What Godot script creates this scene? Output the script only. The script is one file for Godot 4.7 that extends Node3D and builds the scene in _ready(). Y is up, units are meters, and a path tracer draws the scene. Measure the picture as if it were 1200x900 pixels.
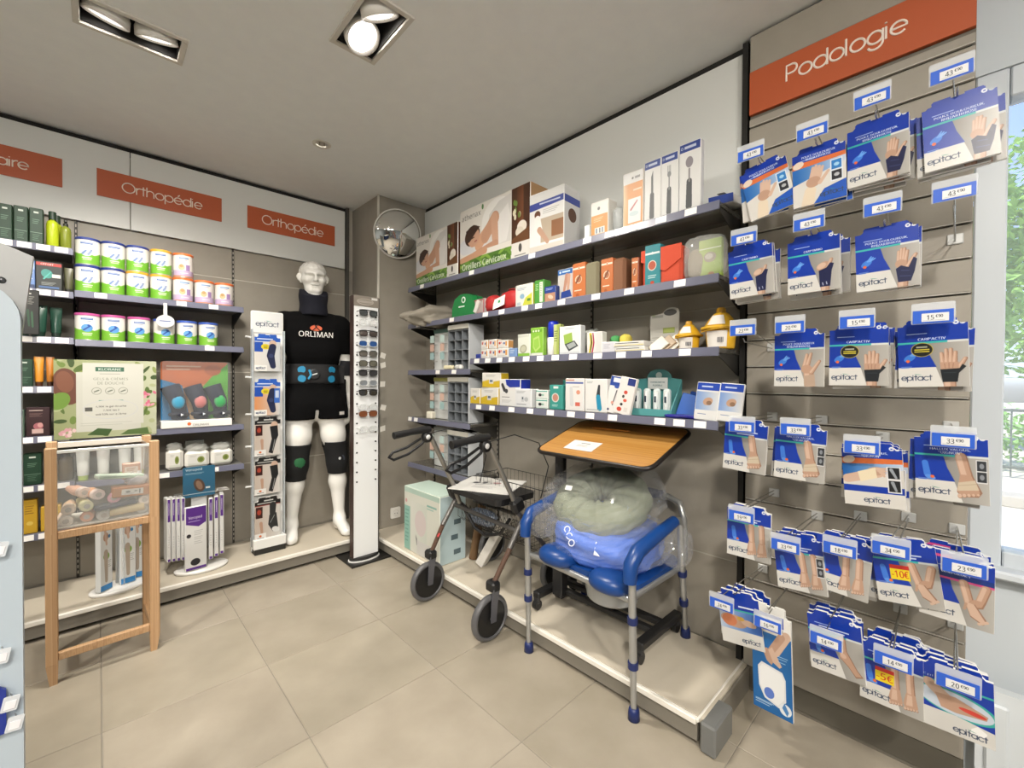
extends Node3D
# A pharmacy corner: shelving along two walls, a slat wall of hanging packs, aids on a plinth.
# World: left wall is the plane z = -3.35 (faces +z), right wall the plane x = 1.87 (faces -x), y up, metres.

const WALL_X := 1.87
const WALL_Z := -3.35
const CEIL := 2.52
const SHELF_X := 1.63      # front of the right-hand shelves
const SHELF_Z := -3.05     # front of the left-hand shelves
const PLINTH := 0.10
const RIGHT := -PI / 2     # turn that makes a thing's front face the room from the right wall

var used := {}
var mats := {}
var meshes := {}
var rng := RandomNumberGenerator.new()

func _ready():
	rng.seed = 7
	camera_and_light()
	structure()
	left_wall_goods()
	middle_displays()
	mannequin()
	right_shelves()
	plinth_goods()
	slat_wall_goods()
	shop_behind()
	outside()
	var done_sheets := []
	for s in sheet: done_sheets.append(ImageTexture.create_from_image(s))
	for q in sheet_users: q[0].albedo_texture = done_sheets[q[1]]

func camera_and_light():
	var cam := Camera3D.new()
	cam.name = "camera"
	add_child(cam)
	cam.position = Vector3(0, 1.2, 0)
	cam.rotation = Vector3(-0.011728, -0.765908, 0.005346)
	cam.fov = rad_to_deg(2.0 * atan(450.0 / 505.5))
	cam.near = 0.02
	cam.current = true
	var sky_mat := ProceduralSkyMaterial.new()
	sky_mat.sky_top_color = Color(0.50, 0.66, 0.92)
	sky_mat.sky_horizon_color = Color(0.86, 0.91, 0.97)
	sky_mat.ground_horizon_color = Color(0.70, 0.72, 0.74)
	sky_mat.ground_bottom_color = Color(0.45, 0.45, 0.44)
	sky_mat.sun_angle_max = 0.0
	sky_mat.energy_multiplier = SKY_ENERGY
	var sky := Sky.new()
	sky.sky_material = sky_mat
	var env := Environment.new()
	env.background_mode = Environment.BG_SKY
	env.sky = sky
	env.tonemap_mode = Environment.TONE_MAPPER_LINEAR
	env.tonemap_exposure = EXPOSURE
	env.sdfgi_enabled = true
	env.ssao_enabled = true
	env.ssil_enabled = true
	var sun := DirectionalLight3D.new()              # the sun stands behind the building and lights the street only
	sun.name = "sun"
	sun.light_color = Color(1.0, 0.97, 0.90)
	sun.light_energy = 14.0
	sun.light_angular_distance = 0.5
	sun.shadow_enabled = true
	add_child(sun)
	sun.look_at_from_position(Vector3.ZERO, Vector3(0.75, -1.0, 0.25))
	var we := WorldEnvironment.new()
	we.name = "world_environment"
	we.environment = env
	add_child(we)

const EXPOSURE := 0.215
const SKY_ENERGY := 8.0
const SPOT_ENERGY := 9.5
const LAMP_COLOUR := Color(1.0, 0.972, 0.93)

# ---------------------------------------------------------------- naming helpers
func numbered(called: String) -> String:
	var n = used.get(called, -1) + 1
	used[called] = n
	return called if n == 0 else "%s_%03d" % [called, n]

func thing(called, label, category, at = Vector3.ZERO, turn = 0.0, group = "") -> Node3D:
	var o := Node3D.new()
	o.name = numbered(called)
	add_child(o)
	o.position = at
	o.rotation.y = turn
	tag(o, label, category, group)
	return o

func tag(o, label, category, group = ""):
	o.set_meta("label", label)
	o.set_meta("category", category)
	if group: o.set_meta("group", group)

func struct(called, label, category = "") -> Node3D:
	var o := Node3D.new()
	o.name = numbered(called)
	add_child(o)
	o.set_meta("kind", "structure")
	o.set_meta("label", label)
	if category: o.set_meta("category", category)
	return o

func obj(called, mesh, m, parent, at = Vector3.ZERO, turn = Vector3.ZERO) -> MeshInstance3D:
	var o := MeshInstance3D.new()
	o.name = called
	o.mesh = mesh
	parent.add_child(o, true)
	o.position = at
	o.rotation = turn
	if m is Array:
		for i in m.size(): o.set_surface_override_material(i, m[i])
	else:
		for i in mesh.get_surface_count(): o.set_surface_override_material(i, m)
	return o

func single(called, label, category, mesh, m, at, turn = Vector3.ZERO, group = "") -> MeshInstance3D:
	var o := obj(numbered(called), mesh, m, self, at, turn)
	tag(o, label, category, group)
	return o

func copy(o: Node3D, label: String, at: Vector3, turn: Vector3) -> Node3D:
	var c: Node3D = o.duplicate()
	c.name = numbered(String(o.name).trim_suffix("_" + String(o.name).right(3)) if String(o.name).right(3).is_valid_int() else String(o.name))
	add_child(c)
	c.position = at
	c.rotation = turn
	c.set_meta("label", label)
	return c

# ---------------------------------------------------------------- materials
func M(hex, rough = 0.6, metal = 0.0, alpha = 1.0) -> StandardMaterial3D:
	var key := "%s %s %s %s" % [hex, rough, metal, alpha]
	if mats.has(key): return mats[key]
	var m := StandardMaterial3D.new()
	var c := Color(hex)
	c.a = alpha
	m.albedo_color = c
	m.roughness = rough
	m.metallic = metal
	if alpha < 1.0:
		m.transparency = BaseMaterial3D.TRANSPARENCY_ALPHA
	mats[key] = m
	return m

func printed(tex, rough = 0.45) -> StandardMaterial3D:
	var m := StandardMaterial3D.new()
	m.roughness = rough
	if tex is Image:                                  # drawn prints share one sheet
		var at := sheet_spot(tex)
		sheet_users.append([m, at.z])
		m.albedo_color = Color(0.9, 0.9, 0.9)             # printing paper is not a perfect white
		var sz := Vector2(tex.get_size()) - Vector2.ONE
		m.uv1_scale = Vector3(sz.x / SHEET, sz.y / SHEET, 1)
		m.uv1_offset = Vector3((at.x + 0.5) / SHEET, (at.y + 0.5) / SHEET, 0)
	else:
		m.albedo_texture = tex
	return m

const SHEET := 2048
var sheet: Array[Image] = []
var sheet_users := []
var sheet_at := {}
var sheet_pen := Vector3i(0, 0, 0)                    # x, y, height of the current row
func sheet_spot(im: Image) -> Vector3i:
	if sheet_at.has(im): return sheet_at[im]
	if sheet_pen.x + im.get_width() > SHEET: sheet_pen = Vector3i(0, sheet_pen.y + sheet_pen.z + 1, 0)
	if sheet.is_empty() or sheet_pen.y + im.get_height() > SHEET:
		sheet.append(Image.create(SHEET, SHEET, false, Image.FORMAT_RGB8))
		sheet_pen = Vector3i.ZERO
	var at := Vector3i(sheet_pen.x, sheet_pen.y, sheet.size() - 1)
	sheet[-1].blit_rect(im, Rect2i(Vector2i.ZERO, im.get_size()), Vector2i(at.x, at.y))
	sheet_pen = Vector3i(sheet_pen.x + im.get_width() + 1, sheet_pen.y, maxi(sheet_pen.z, im.get_height()))
	sheet_at[im] = at
	return at

func glow(hex, energy) -> StandardMaterial3D:
	var m := StandardMaterial3D.new()
	m.albedo_color = Color(hex)
	m.emission_enabled = true
	m.emission = Color(hex)
	m.emission_energy_multiplier = energy
	return m

func noise_tex(c0, c1, freq, size = 512, seed_ = 1, octaves = 4) -> NoiseTexture2D:
	var n := FastNoiseLite.new()
	n.seed = seed_
	n.noise_type = FastNoiseLite.TYPE_SIMPLEX_SMOOTH
	n.frequency = freq
	n.fractal_octaves = octaves
	var g := Gradient.new()
	g.set_color(0, Color(c0))
	g.set_color(1, Color(c1))
	var t := NoiseTexture2D.new()
	t.width = size
	t.height = size
	t.seamless = true
	t.noise = n
	t.color_ramp = g
	return t

func tri(tex, scale, rough, metal = 0.0) -> StandardMaterial3D:
	var m := printed(tex, rough)
	m.metallic = metal
	m.uv1_triplanar = true
	m.uv1_world_triplanar = true
	m.uv1_scale = Vector3.ONE * scale
	return m

# ---------------------------------------------------------------- shape helpers
func begin(smooth = false) -> SurfaceTool:
	var st := SurfaceTool.new()
	st.begin(Mesh.PRIMITIVE_TRIANGLES)
	st.set_smooth_group(0 if smooth else -1)
	return st

func done(st: SurfaceTool, into = null) -> ArrayMesh:
	st.generate_normals()
	return st.commit(into) if into else st.commit()

func tri_out(st, a, b, c, o):      # a triangle whose front looks away from o
	var n: Vector3 = (b - a).cross(c - a)
	if n.dot((a + b + c) / 3.0 - o) > 0.0:
		st.add_vertex(a); st.add_vertex(c); st.add_vertex(b)
	else:
		st.add_vertex(a); st.add_vertex(b); st.add_vertex(c)

func quad_out(st, a, b, c, d, o):
	tri_out(st, a, b, c, o)
	tri_out(st, a, c, d, o)

func quad(st, a, b, c, d):         # counter-clockwise seen from its front
	for p in [a, c, b, a, d, c]: st.add_vertex(p)

func quad_uv(st, a, b, c, d, u0 = Vector2(0, 0), u1 = Vector2(1, 1)):   # a: bottom left, then counter-clockwise
	var uv := [Vector2(u0.x, u1.y), u1, Vector2(u1.x, u0.y), u0]
	var p := [a, b, c, d]
	for i in [0, 2, 1, 0, 3, 2]:
		st.set_uv(uv[i]); st.add_vertex(p[i])

func add_box(st, c: Vector3, s: Vector3, ch = 0.0, basis = Basis(), skip_front = false):
	var h := s / 2.0
	if ch <= 0.0:
		var v := []
		for i in 8: v.append(c + basis * Vector3(h.x * (1 if i & 1 else -1), h.y * (1 if i & 2 else -1), h.z * (1 if i & 4 else -1)))
		for f in [[0, 1, 3, 2], [4, 5, 7, 6], [0, 1, 5, 4], [2, 3, 7, 6], [0, 2, 6, 4], [1, 3, 7, 5]]:
			if skip_front and f[0] == 4: continue
			quad_out(st, v[f[0]], v[f[1]], v[f[2]], v[f[3]], c)
		return
	ch = min(ch, min(h.x, min(h.y, h.z)) * 0.9)
	var P := {}
	for i in 8:
		var sg := Vector3(1 if i & 1 else -1, 1 if i & 2 else -1, 1 if i & 4 else -1)
		for ax in 3:
			var q := Vector3(h.x - ch, h.y - ch, h.z - ch)
			q[ax] = h[ax]
			P[i * 3 + ax] = c + basis * (q * sg)
	for ax in 3:
		var o1 := 1 << ((ax + 1) % 3)
		var o2 := 1 << ((ax + 2) % 3)
		for side in 2:
			var b0 := (1 << ax) if side else 0
			if skip_front and ax == 2 and side == 1: continue
			quad_out(st, P[b0 * 3 + ax], P[(b0 | o1) * 3 + ax], P[(b0 | o1 | o2) * 3 + ax], P[(b0 | o2) * 3 + ax], c)
		var ax1 := (ax + 1) % 3
		var ax2 := (ax + 2) % 3
		for k in 4:                                   # edges along ax
			var e0 := (o1 if k & 1 else 0) | (o2 if k & 2 else 0)
			var e1: int = e0 | (1 << ax)
			quad_out(st, P[e0 * 3 + ax1], P[e1 * 3 + ax1], P[e1 * 3 + ax2], P[e0 * 3 + ax2], c)
	for i in 8: tri_out(st, P[i * 3], P[i * 3 + 1], P[i * 3 + 2], c)

func box(s: Vector3, ch = 0.004) -> ArrayMesh:          # centred
	var key := "box %.4v %.4f" % [s, ch]
	if not meshes.has(key):
		var st := begin()
		add_box(st, Vector3.ZERO, s, ch)
		meshes[key] = done(st)
	return meshes[key]

func print_box(s: Vector3, ch = 0.003) -> ArrayMesh:    # base at y = 0; surface 0 the body, 1 the printed front (+z), 2 the right side (+x)
	var key := "pbox %.4v %.4f" % [s, ch]
	if meshes.has(key): return meshes[key]
	var st := begin()
	var c := Vector3(0, s.y / 2, 0)
	add_box(st, c, s, ch, Basis(), true)
	var m := done(st)
	var f := begin()
	var x = s.x / 2 - ch
	var z := s.z / 2
	quad_uv(f, Vector3(-x, ch, z), Vector3(x, ch, z), Vector3(x, s.y - ch, z), Vector3(-x, s.y - ch, z))
	m = done(f, m)
	var g := begin()
	var zz = s.z / 2 - ch
	var xx := s.x / 2 + 0.0004
	quad_uv(g, Vector3(xx, ch, zz), Vector3(xx, ch, -zz), Vector3(xx, s.y - ch, -zz), Vector3(xx, s.y - ch, zz))
	m = done(g, m)
	meshes[key] = m
	return m

func frame_of(d: Vector3) -> Basis:
	var up := Vector3.UP if abs(d.y) < 0.9 else Vector3.RIGHT
	var x := up.cross(d).normalized()
	return Basis(x, d.cross(x).normalized(), d)

func add_tube(st, pts, r, n = 8, caps = true, squash = 1.0):   # r: one radius or one for each point
	st.set_smooth_group(0)
	var rings := []
	var last_x := Vector3.ZERO
	for i in pts.size():
		var d: Vector3
		if i == 0: d = pts[1] - pts[0]
		elif i == pts.size() - 1: d = pts[i] - pts[i - 1]
		else: d = (pts[i] - pts[i - 1]).normalized() + (pts[i + 1] - pts[i]).normalized()
		d = d.normalized()
		var b := frame_of(d)
		if last_x != Vector3.ZERO:
			var x := (last_x - d * last_x.dot(d)).normalized()
			b = Basis(x, d.cross(x).normalized(), d)
		last_x = b.x
		var rr = r[i] if r is Array else r
		var ring := []
		for k in n:
			var a = TAU * k / n
			ring.append(pts[i] + b.x * cos(a) * rr + b.y * sin(a) * rr * squash)
		rings.append(ring)
	for i in pts.size() - 1:
		for k in n:
			var k2 = (k + 1) % n
			quad(st, rings[i][k], rings[i][k2], rings[i + 1][k2], rings[i + 1][k])
	if caps:
		st.set_smooth_group(-1)
		for k in range(1, n - 1):
			for p in [rings[0][0], rings[0][k], rings[0][k + 1]]: st.add_vertex(p)
			var e = rings[-1]
			for p in [e[0], e[k + 1], e[k]]: st.add_vertex(p)
	st.set_smooth_group(0)

func tube(pts, r, n = 8) -> ArrayMesh:
	var st := begin(true)
	add_tube(st, pts, r, n)
	return done(st)

func add_lathe(st, prof, n = 20, at = Vector3.ZERO, basis = Basis(), smooth = true):   # prof: [radius, height] from bottom to top
	for i in prof.size() - 1:
		st.set_smooth_group(i if not smooth else 0)
		for k in n:
			var a0 = TAU * k / n
			var a1 = TAU * (k + 1) / n
			var p0 = at + basis * Vector3(prof[i][0] * cos(a0), prof[i][1], prof[i][0] * sin(a0))
			var p1 = at + basis * Vector3(prof[i][0] * cos(a1), prof[i][1], prof[i][0] * sin(a1))
			var p2 = at + basis * Vector3(prof[i + 1][0] * cos(a1), prof[i + 1][1], prof[i + 1][0] * sin(a1))
			var p3 = at + basis * Vector3(prof[i + 1][0] * cos(a0), prof[i + 1][1], prof[i + 1][0] * sin(a0))
			if prof[i][0] < 1e-6:
				for p in [p0, p2, p3]: st.add_vertex(p)
			elif prof[i + 1][0] < 1e-6:
				for p in [p0, p1, p2]: st.add_vertex(p)
			else:
				for p in [p0, p1, p2, p0, p2, p3]: st.add_vertex(p)

func lathe(prof, n = 20, smooth = true) -> ArrayMesh:
	var st := begin(true)
	add_lathe(st, prof, n, Vector3.ZERO, Basis(), smooth)
	return done(st)

func wrapped(prof, n = 24) -> ArrayMesh:               # a lathe side with a print wrapped round it: u starts at the back
	var st := begin(true)
	var h0 = prof[0][1]
	var h1 = prof[-1][1]
	for i in prof.size() - 1:
		for k in n:
			var p := []
			var uv := []
			for q in [[i, k], [i, k + 1], [i + 1, k + 1], [i + 1, k]]:
				var a: float = TAU * q[1] / n
				p.append(Vector3(-sin(a) * prof[q[0]][0], prof[q[0]][1], -cos(a) * prof[q[0]][0]))
				uv.append(Vector2(float(q[1]) / n, 1.0 - (prof[q[0]][1] - h0) / (h1 - h0)))
			for j in [0, 2, 1, 0, 3, 2]:
				st.set_uv(uv[j]); st.add_vertex(p[j])
	return done(st)

func prism(poly: PackedVector2Array, depth: float, uv_rect = null) -> ArrayMesh:   # outline in x, y; front at +depth / 2. Surface 0 the rest, 1 the front
	var m: ArrayMesh
	var st := begin()
	var idx := Geometry2D.triangulate_polygon(poly)
	var lo := poly[0]
	var hi := poly[0]
	for p in poly:
		lo = lo.min(p); hi = hi.max(p)
	if uv_rect: lo = uv_rect[0]; hi = uv_rect[1]
	var z := depth / 2
	var ccw := not Geometry2D.is_polygon_clockwise(poly)
	for i in poly.size():
		var a := poly[i]
		var b := poly[(i + 1) % poly.size()]
		if not ccw:
			var t := a
			a = b; b = t
		quad(st, Vector3(a.x, a.y, -z), Vector3(b.x, b.y, -z), Vector3(b.x, b.y, z), Vector3(a.x, a.y, z))
	var f := begin()
	for i in range(0, idx.size(), 3):
		var a := poly[idx[i]]
		var b := poly[idx[i + 1]]
		var c := poly[idx[i + 2]]
		if (b - a).cross(c - a) < 0:
			var t := b
			b = c; c = t
		for p in [a, c, b]:
			f.set_uv(Vector2((p.x - lo.x) / (hi.x - lo.x), (hi.y - p.y) / (hi.y - lo.y)))
			f.add_vertex(Vector3(p.x, p.y, z))
		for p in [a, b, c]: st.add_vertex(Vector3(p.x, p.y, -z))
	m = done(st)
	return done(f, m)

func round_rect(w, h, r, n = 4) -> PackedVector2Array:
	var out := PackedVector2Array()
	for q in 4:
		var cx = (w / 2 - r) * (1 if q == 0 or q == 3 else -1)
		var cy = (h / 2 - r) * (1 if q < 2 else -1)
		for k in n + 1:
			var a = PI / 2 * q + PI / 2 * k / n
			out.append(Vector2(cx + cos(a) * r, cy + sin(a) * r))
	return out

func blob(s: Vector3, amp, freq, seed_, power = 2.6, seg = 22, dent = 0.0) -> ArrayMesh:   # a lumpy superellipsoid, centred
	var nz := FastNoiseLite.new()
	nz.seed = seed_
	nz.noise_type = FastNoiseLite.TYPE_SIMPLEX_SMOOTH
	nz.frequency = freq
	nz.fractal_octaves = 3
	var grid := []
	for i in seg + 1:
		var row := []
		var v = PI * i / seg - PI / 2
		for k in seg * 2:
			var u = TAU * k / (seg * 2)
			var d := Vector3(cos(v) * cos(u), sin(v), cos(v) * sin(u))
			var q := pow(pow(abs(d.x), power) + pow(abs(d.y), power) + pow(abs(d.z), power), 1.0 / power)
			var p := d / q
			p *= 1.0 + amp * nz.get_noise_3dv(p)
			if dent > 0.0: p.y -= dent * exp(-(p.x * p.x + p.z * p.z) * 7.0) * sign(p.y)
			row.append(p * s / 2.0)
		grid.append(row)
	var st := begin(true)
	for i in seg:
		for k in seg * 2:
			var k2 = (k + 1) % (seg * 2)
			if i == 0:
				for p in [grid[0][0], grid[1][k2], grid[1][k]]: st.add_vertex(p)
			elif i == seg - 1:
				for p in [grid[i][k2], grid[seg][0], grid[i][k]]: st.add_vertex(p)
			else: quad(st, grid[i][k2], grid[i][k], grid[i + 1][k], grid[i + 1][k2])
	return done(st)

# ---------------------------------------------------------------- drawn print
class Pic:
	var im: Image
	var w: int
	var h: int
	var kx: float
	var ky: float
	var ys := 1.0                      # the marks' own heights are scaled and moved by these
	var yo := 0.0
	func _init(w_, h_, bg):            # everything is drawn in percent of the width and height, at double size
		w = w_; h = h_
		kx = w * 2 / 100.0; ky = h * 2 / 100.0
		im = Image.create(w * 2, h * 2, false, Image.FORMAT_RGB8)
		im.fill(Color(bg))
	func r(x, y, ww, hh, c):
		im.fill_rect(Rect2i(int(x * kx), int((y * ys + yo) * ky), max(1, int(round(ww * kx))), max(1, int(round(hh * ys * ky)))), Color(c))
	func fade(x, y, ww, hh, c0, c1):   # a printed blend from left to right
		for i in int(ww * kx):
			im.fill_rect(Rect2i(int(x * kx) + i, int(y * ky), 1, int(hh * ky)), Color(c0).lerp(Color(c1), i / (ww * kx)))
	func raw(pts, c):
		var y0 := 1e9
		var y1 := -1e9
		for p in pts:
			y0 = min(y0, p.y); y1 = max(y1, p.y)
		var n: int = pts.size()
		for y in range(max(0, int(y0)), min(h * 2, int(y1) + 1)):
			var yy := y + 0.5
			var xs := []
			for i in n:
				var a: Vector2 = pts[i]
				var b: Vector2 = pts[(i + 1) % n]
				if (a.y <= yy) != (b.y <= yy): xs.append(a.x + (yy - a.y) / (b.y - a.y) * (b.x - a.x))
			xs.sort()
			for k in range(0, xs.size() - 1, 2):
				var x0 := int(round(xs[k]))
				var x1 := int(round(xs[k + 1]))
				if x1 > x0: im.fill_rect(Rect2i(x0, y, x1 - x0, 1), c)
	func p(pts, c):                    # polygon: flat list x, y, x, y ...
		var q := PackedVector2Array()
		for i in range(0, pts.size(), 2): q.append(Vector2(pts[i] * kx, (pts[i + 1] * ys + yo) * ky))
		raw(q, Color(c))
	func e(cx, cy, rx, ry, c, rot = 0.0):
		var q := PackedVector2Array()
		for i in 30:
			var v := Vector2(cos(TAU * i / 30) * rx * kx, sin(TAU * i / 30) * ry * kx).rotated(deg_to_rad(rot))
			q.append(Vector2(cx * kx, (cy * ys + yo) * ky) + v)
		raw(q, Color(c))
	func l(x0, y0, x1, y1, r0, r1, c): # a tapered stroke with round ends; radii in percent of the width
		var a := Vector2(x0 * kx, (y0 * ys + yo) * ky)
		var b := Vector2(x1 * kx, (y1 * ys + yo) * ky)
		var d := (b - a).normalized().orthogonal()
		var ra: float = r0 * kx
		var rb: float = r1 * kx
		raw(PackedVector2Array([a + d * ra, b + d * rb, b - d * rb, a - d * ra]), Color(c))
		for q in [[a, ra], [b, rb]]:
			if q[1] > 0.8:
				var o := PackedVector2Array()
				for i in 18: o.append(q[0] + Vector2.from_angle(TAU * i / 18) * q[1])
				raw(o, Color(c))
	func tex() -> Image:
		im.resize(w, h, Image.INTERPOLATE_BILINEAR)
		return im

var text_cache := {}
func text_tris(s: String) -> Array:
	var key := s
	if text_cache.has(key): return text_cache[key]
	var tm := text_mesh(s, 0.0)
	var arr := tm.get_mesh_arrays()
	var out := [PackedVector2Array(), Vector2.ZERO, Vector2.ZERO]
	if arr.size() and arr[0] != null:
		var vs: PackedVector3Array = arr[Mesh.ARRAY_VERTEX]
		var ix = arr[Mesh.ARRAY_INDEX]
		var lo := Vector2(1e9, 1e9)
		var hi := -lo
		for v in vs:
			lo = lo.min(Vector2(v.x, v.y)); hi = hi.max(Vector2(v.x, v.y))
		var q := PackedVector2Array()
		if ix:
			for i in ix: q.append(Vector2(vs[i].x, vs[i].y))
		else:
			for v in vs: q.append(Vector2(v.x, v.y))
		out = [q, lo, hi]
	text_cache[key] = out
	return out

func text_mesh(s: String, depth: float) -> TextMesh:
	var f := SystemFont.new()
	f.font_names = PackedStringArray(["Droid Sans"])
	var tm := TextMesh.new()
	tm.font = f
	tm.text = s
	tm.font_size = 32
	tm.pixel_size = 0.01
	tm.depth = depth
	tm.curve_step = 2.0
	return tm

func write(pic: Pic, s: String, x, y, ww, hh, c, bold = false, slope = 0.0):   # fits the text's ink into the box x, y, ww, hh
	var t := text_tris(s)
	var q: PackedVector2Array = t[0]
	if q.is_empty(): return
	var lo: Vector2 = t[1]
	var sp: Vector2 = t[2] - lo
	var col := Color(c)
	for i in range(0, q.size(), 3):
		var tr := PackedVector2Array()
		for k in 3:
			var v := (q[i + k] - lo) / sp
			tr.append(Vector2((x + v.x * ww) * pic.kx, (y + (1.0 - v.y) * hh + slope * v.x) * pic.ky))
		pic.raw(tr, col)
		if bold:
			for k in 3: tr[k].x += 1.0
			pic.raw(tr, col)

# thin round letters drawn with strokes (x height 1)
func arc(cx, cy, rad, a0, a1, n = 14) -> Array:
	var out := []
	for i in n + 1:
		var a := deg_to_rad(a0 + (a1 - a0) * i / n)
		out.append(Vector2(cx + cos(a) * rad, cy + sin(a) * rad))
	return out

func pairs(a) -> Array:
	var o := []
	for i in range(0, a.size(), 2): o.append(Vector2(a[i], a[i + 1]))
	return o

func letter(ch: String) -> Array:     # [advance, stroke, stroke ...]
	var V := pairs
	match ch:
		"o": return [1.16, arc(.5, .5, .5, 0, 360, 20)]
		"a": return [1.2, arc(.5, .5, .5, 0, 360, 20), V.call([1, 0, 1, 1])]
		"d": return [1.2, arc(.5, .5, .5, 0, 360, 20), V.call([1, 0, 1, 1.45])]
		"p": return [1.16, arc(.5, .5, .5, 0, 360, 20), V.call([0, 1, 0, -.45])]
		"g": return [1.2, arc(.5, .5, .5, 0, 360, 20), [Vector2(1, 1)] + arc(.5, .0, .5, 0, -155, 10)]
		"e": return [1.14, [Vector2(.02, .5)] + arc(.5, .5, .5, 0, 318, 18)]
		"é": return [1.14, [Vector2(.02, .5)] + arc(.5, .5, .5, 0, 318, 18), V.call([.45, 1.2, .68, 1.45])]
		"c": return [1.05, arc(.5, .5, .5, 45, 315, 14)]
		"r": return [.55, V.call([0, 0, 0, 1]), arc(.42, .58, .42, 180, 75, 6)]
		"t": return [.66, V.call([.25, 1.35, .25, 0]), V.call([0, 1, .52, 1])]
		"h": return [1.05, V.call([0, 0, 0, 1.45]), arc(.42, .58, .42, 180, 0, 10) + [Vector2(.84, 0)]]
		"i": return [.3, V.call([0, 0, 0, 1]), V.call([0, 1.28, 0, 1.36])]
		"l": return [.3, V.call([0, 0, 0, 1.45])]
		"O": return [1.62, arc(.72, .72, .72, 0, 360, 24)]
		"P": return [1.02, V.call([0, 0, 0, 1.45, .45, 1.45]) , arc(.45, 1.05, .4, 90, -90, 10) + [Vector2(0, .65)]]
	return [0.6]

func strokes(s: String) -> Array:     # [total width, list of polylines]
	var x := 0.0
	var out := []
	for ch in s:
		var g := letter(ch)
		for i in range(1, g.size()):
			var pl := []
			for q in g[i]: pl.append(q + Vector2(x, 0))
			out.append(pl)
		x += g[0]
	return [x - 0.15, out]

func sign_letters(s: String, width: float, stroke: float) -> ArrayMesh:   # centred on x, baseline at y = 0
	var t := strokes(s)
	var k: float = width / t[0]
	var st := begin(true)
	for pl in t[1]:
		var pts := []
		for q in pl: pts.append(Vector3((q.x - t[0] / 2) * k, q.y * k, 0))
		add_tube(st, pts, stroke, 6)
	var m := done(st)
	return m

func draw_logo(pic: Pic, x, y, ww, c, r):       # the thin round lettering of the brace packs; y is the base line
	var t := strokes("epitact")
	var k: float = ww / t[0]
	for pl in t[1]:
		for i in pl.size() - 1:
			pic.l(x + pl[i].x * k, y - pl[i].y * k * pic.kx / pic.ky, x + pl[i + 1].x * k, y - pl[i + 1].y * k * pic.kx / pic.ky, r, r, c)
	pic.p([x + ww * .42, y - k * 1.75 * pic.kx / pic.ky, x + ww * .72, y - k * 1.45 * pic.kx / pic.ky, x + ww * .5, y - k * 1.5 * pic.kx / pic.ky], "3f8f7a")

# a print made from a list of marks: [kind, ...numbers, colour]
func art(w, h, bg, marks) -> Image:
	var q := Pic.new(w, h, bg)
	for m in marks:
		match m[0]:
			"r": q.r(m[1], m[2], m[3], m[4], m[5])
			"g": q.fade(m[1], m[2], m[3], m[4], m[5], m[6])
			"e": q.e(m[1], m[2], m[3], m[4], m[5], m[6] if m.size() > 6 else 0.0)
			"l": q.l(m[1], m[2], m[3], m[4], m[5], m[6], m[7])
			"p": q.p(m[1], m[2])
			"t": write(q, m[1], m[2], m[3], m[4], m[5], m[6])
			"b": write(q, m[1], m[2], m[3], m[4], m[5], m[6], true)
			"k": draw_logo(q, m[1], m[2], m[3], m[4], m[5])
			"s":                              # small print: rows of short grey bars
				for i in int(m[5]): q.r(m[1], m[2] + m[4] * i / m[5], m[3] * (0.95 - 0.3 * fmod(i * 0.37, 1.0)), max(0.6, m[4] / m[5] * 0.35), m[6])
	return q.tex()


# ================================================================ the room
func slab(called, label, a: Vector3, b: Vector3, m) -> MeshInstance3D:      # a structure that is one box from a to b
	var o := obj(numbered(called), box((b - a).abs(), 0.0), m, self, (a + b) / 2)
	o.set_meta("kind", "structure")
	o.set_meta("label", label)
	return o

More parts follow.
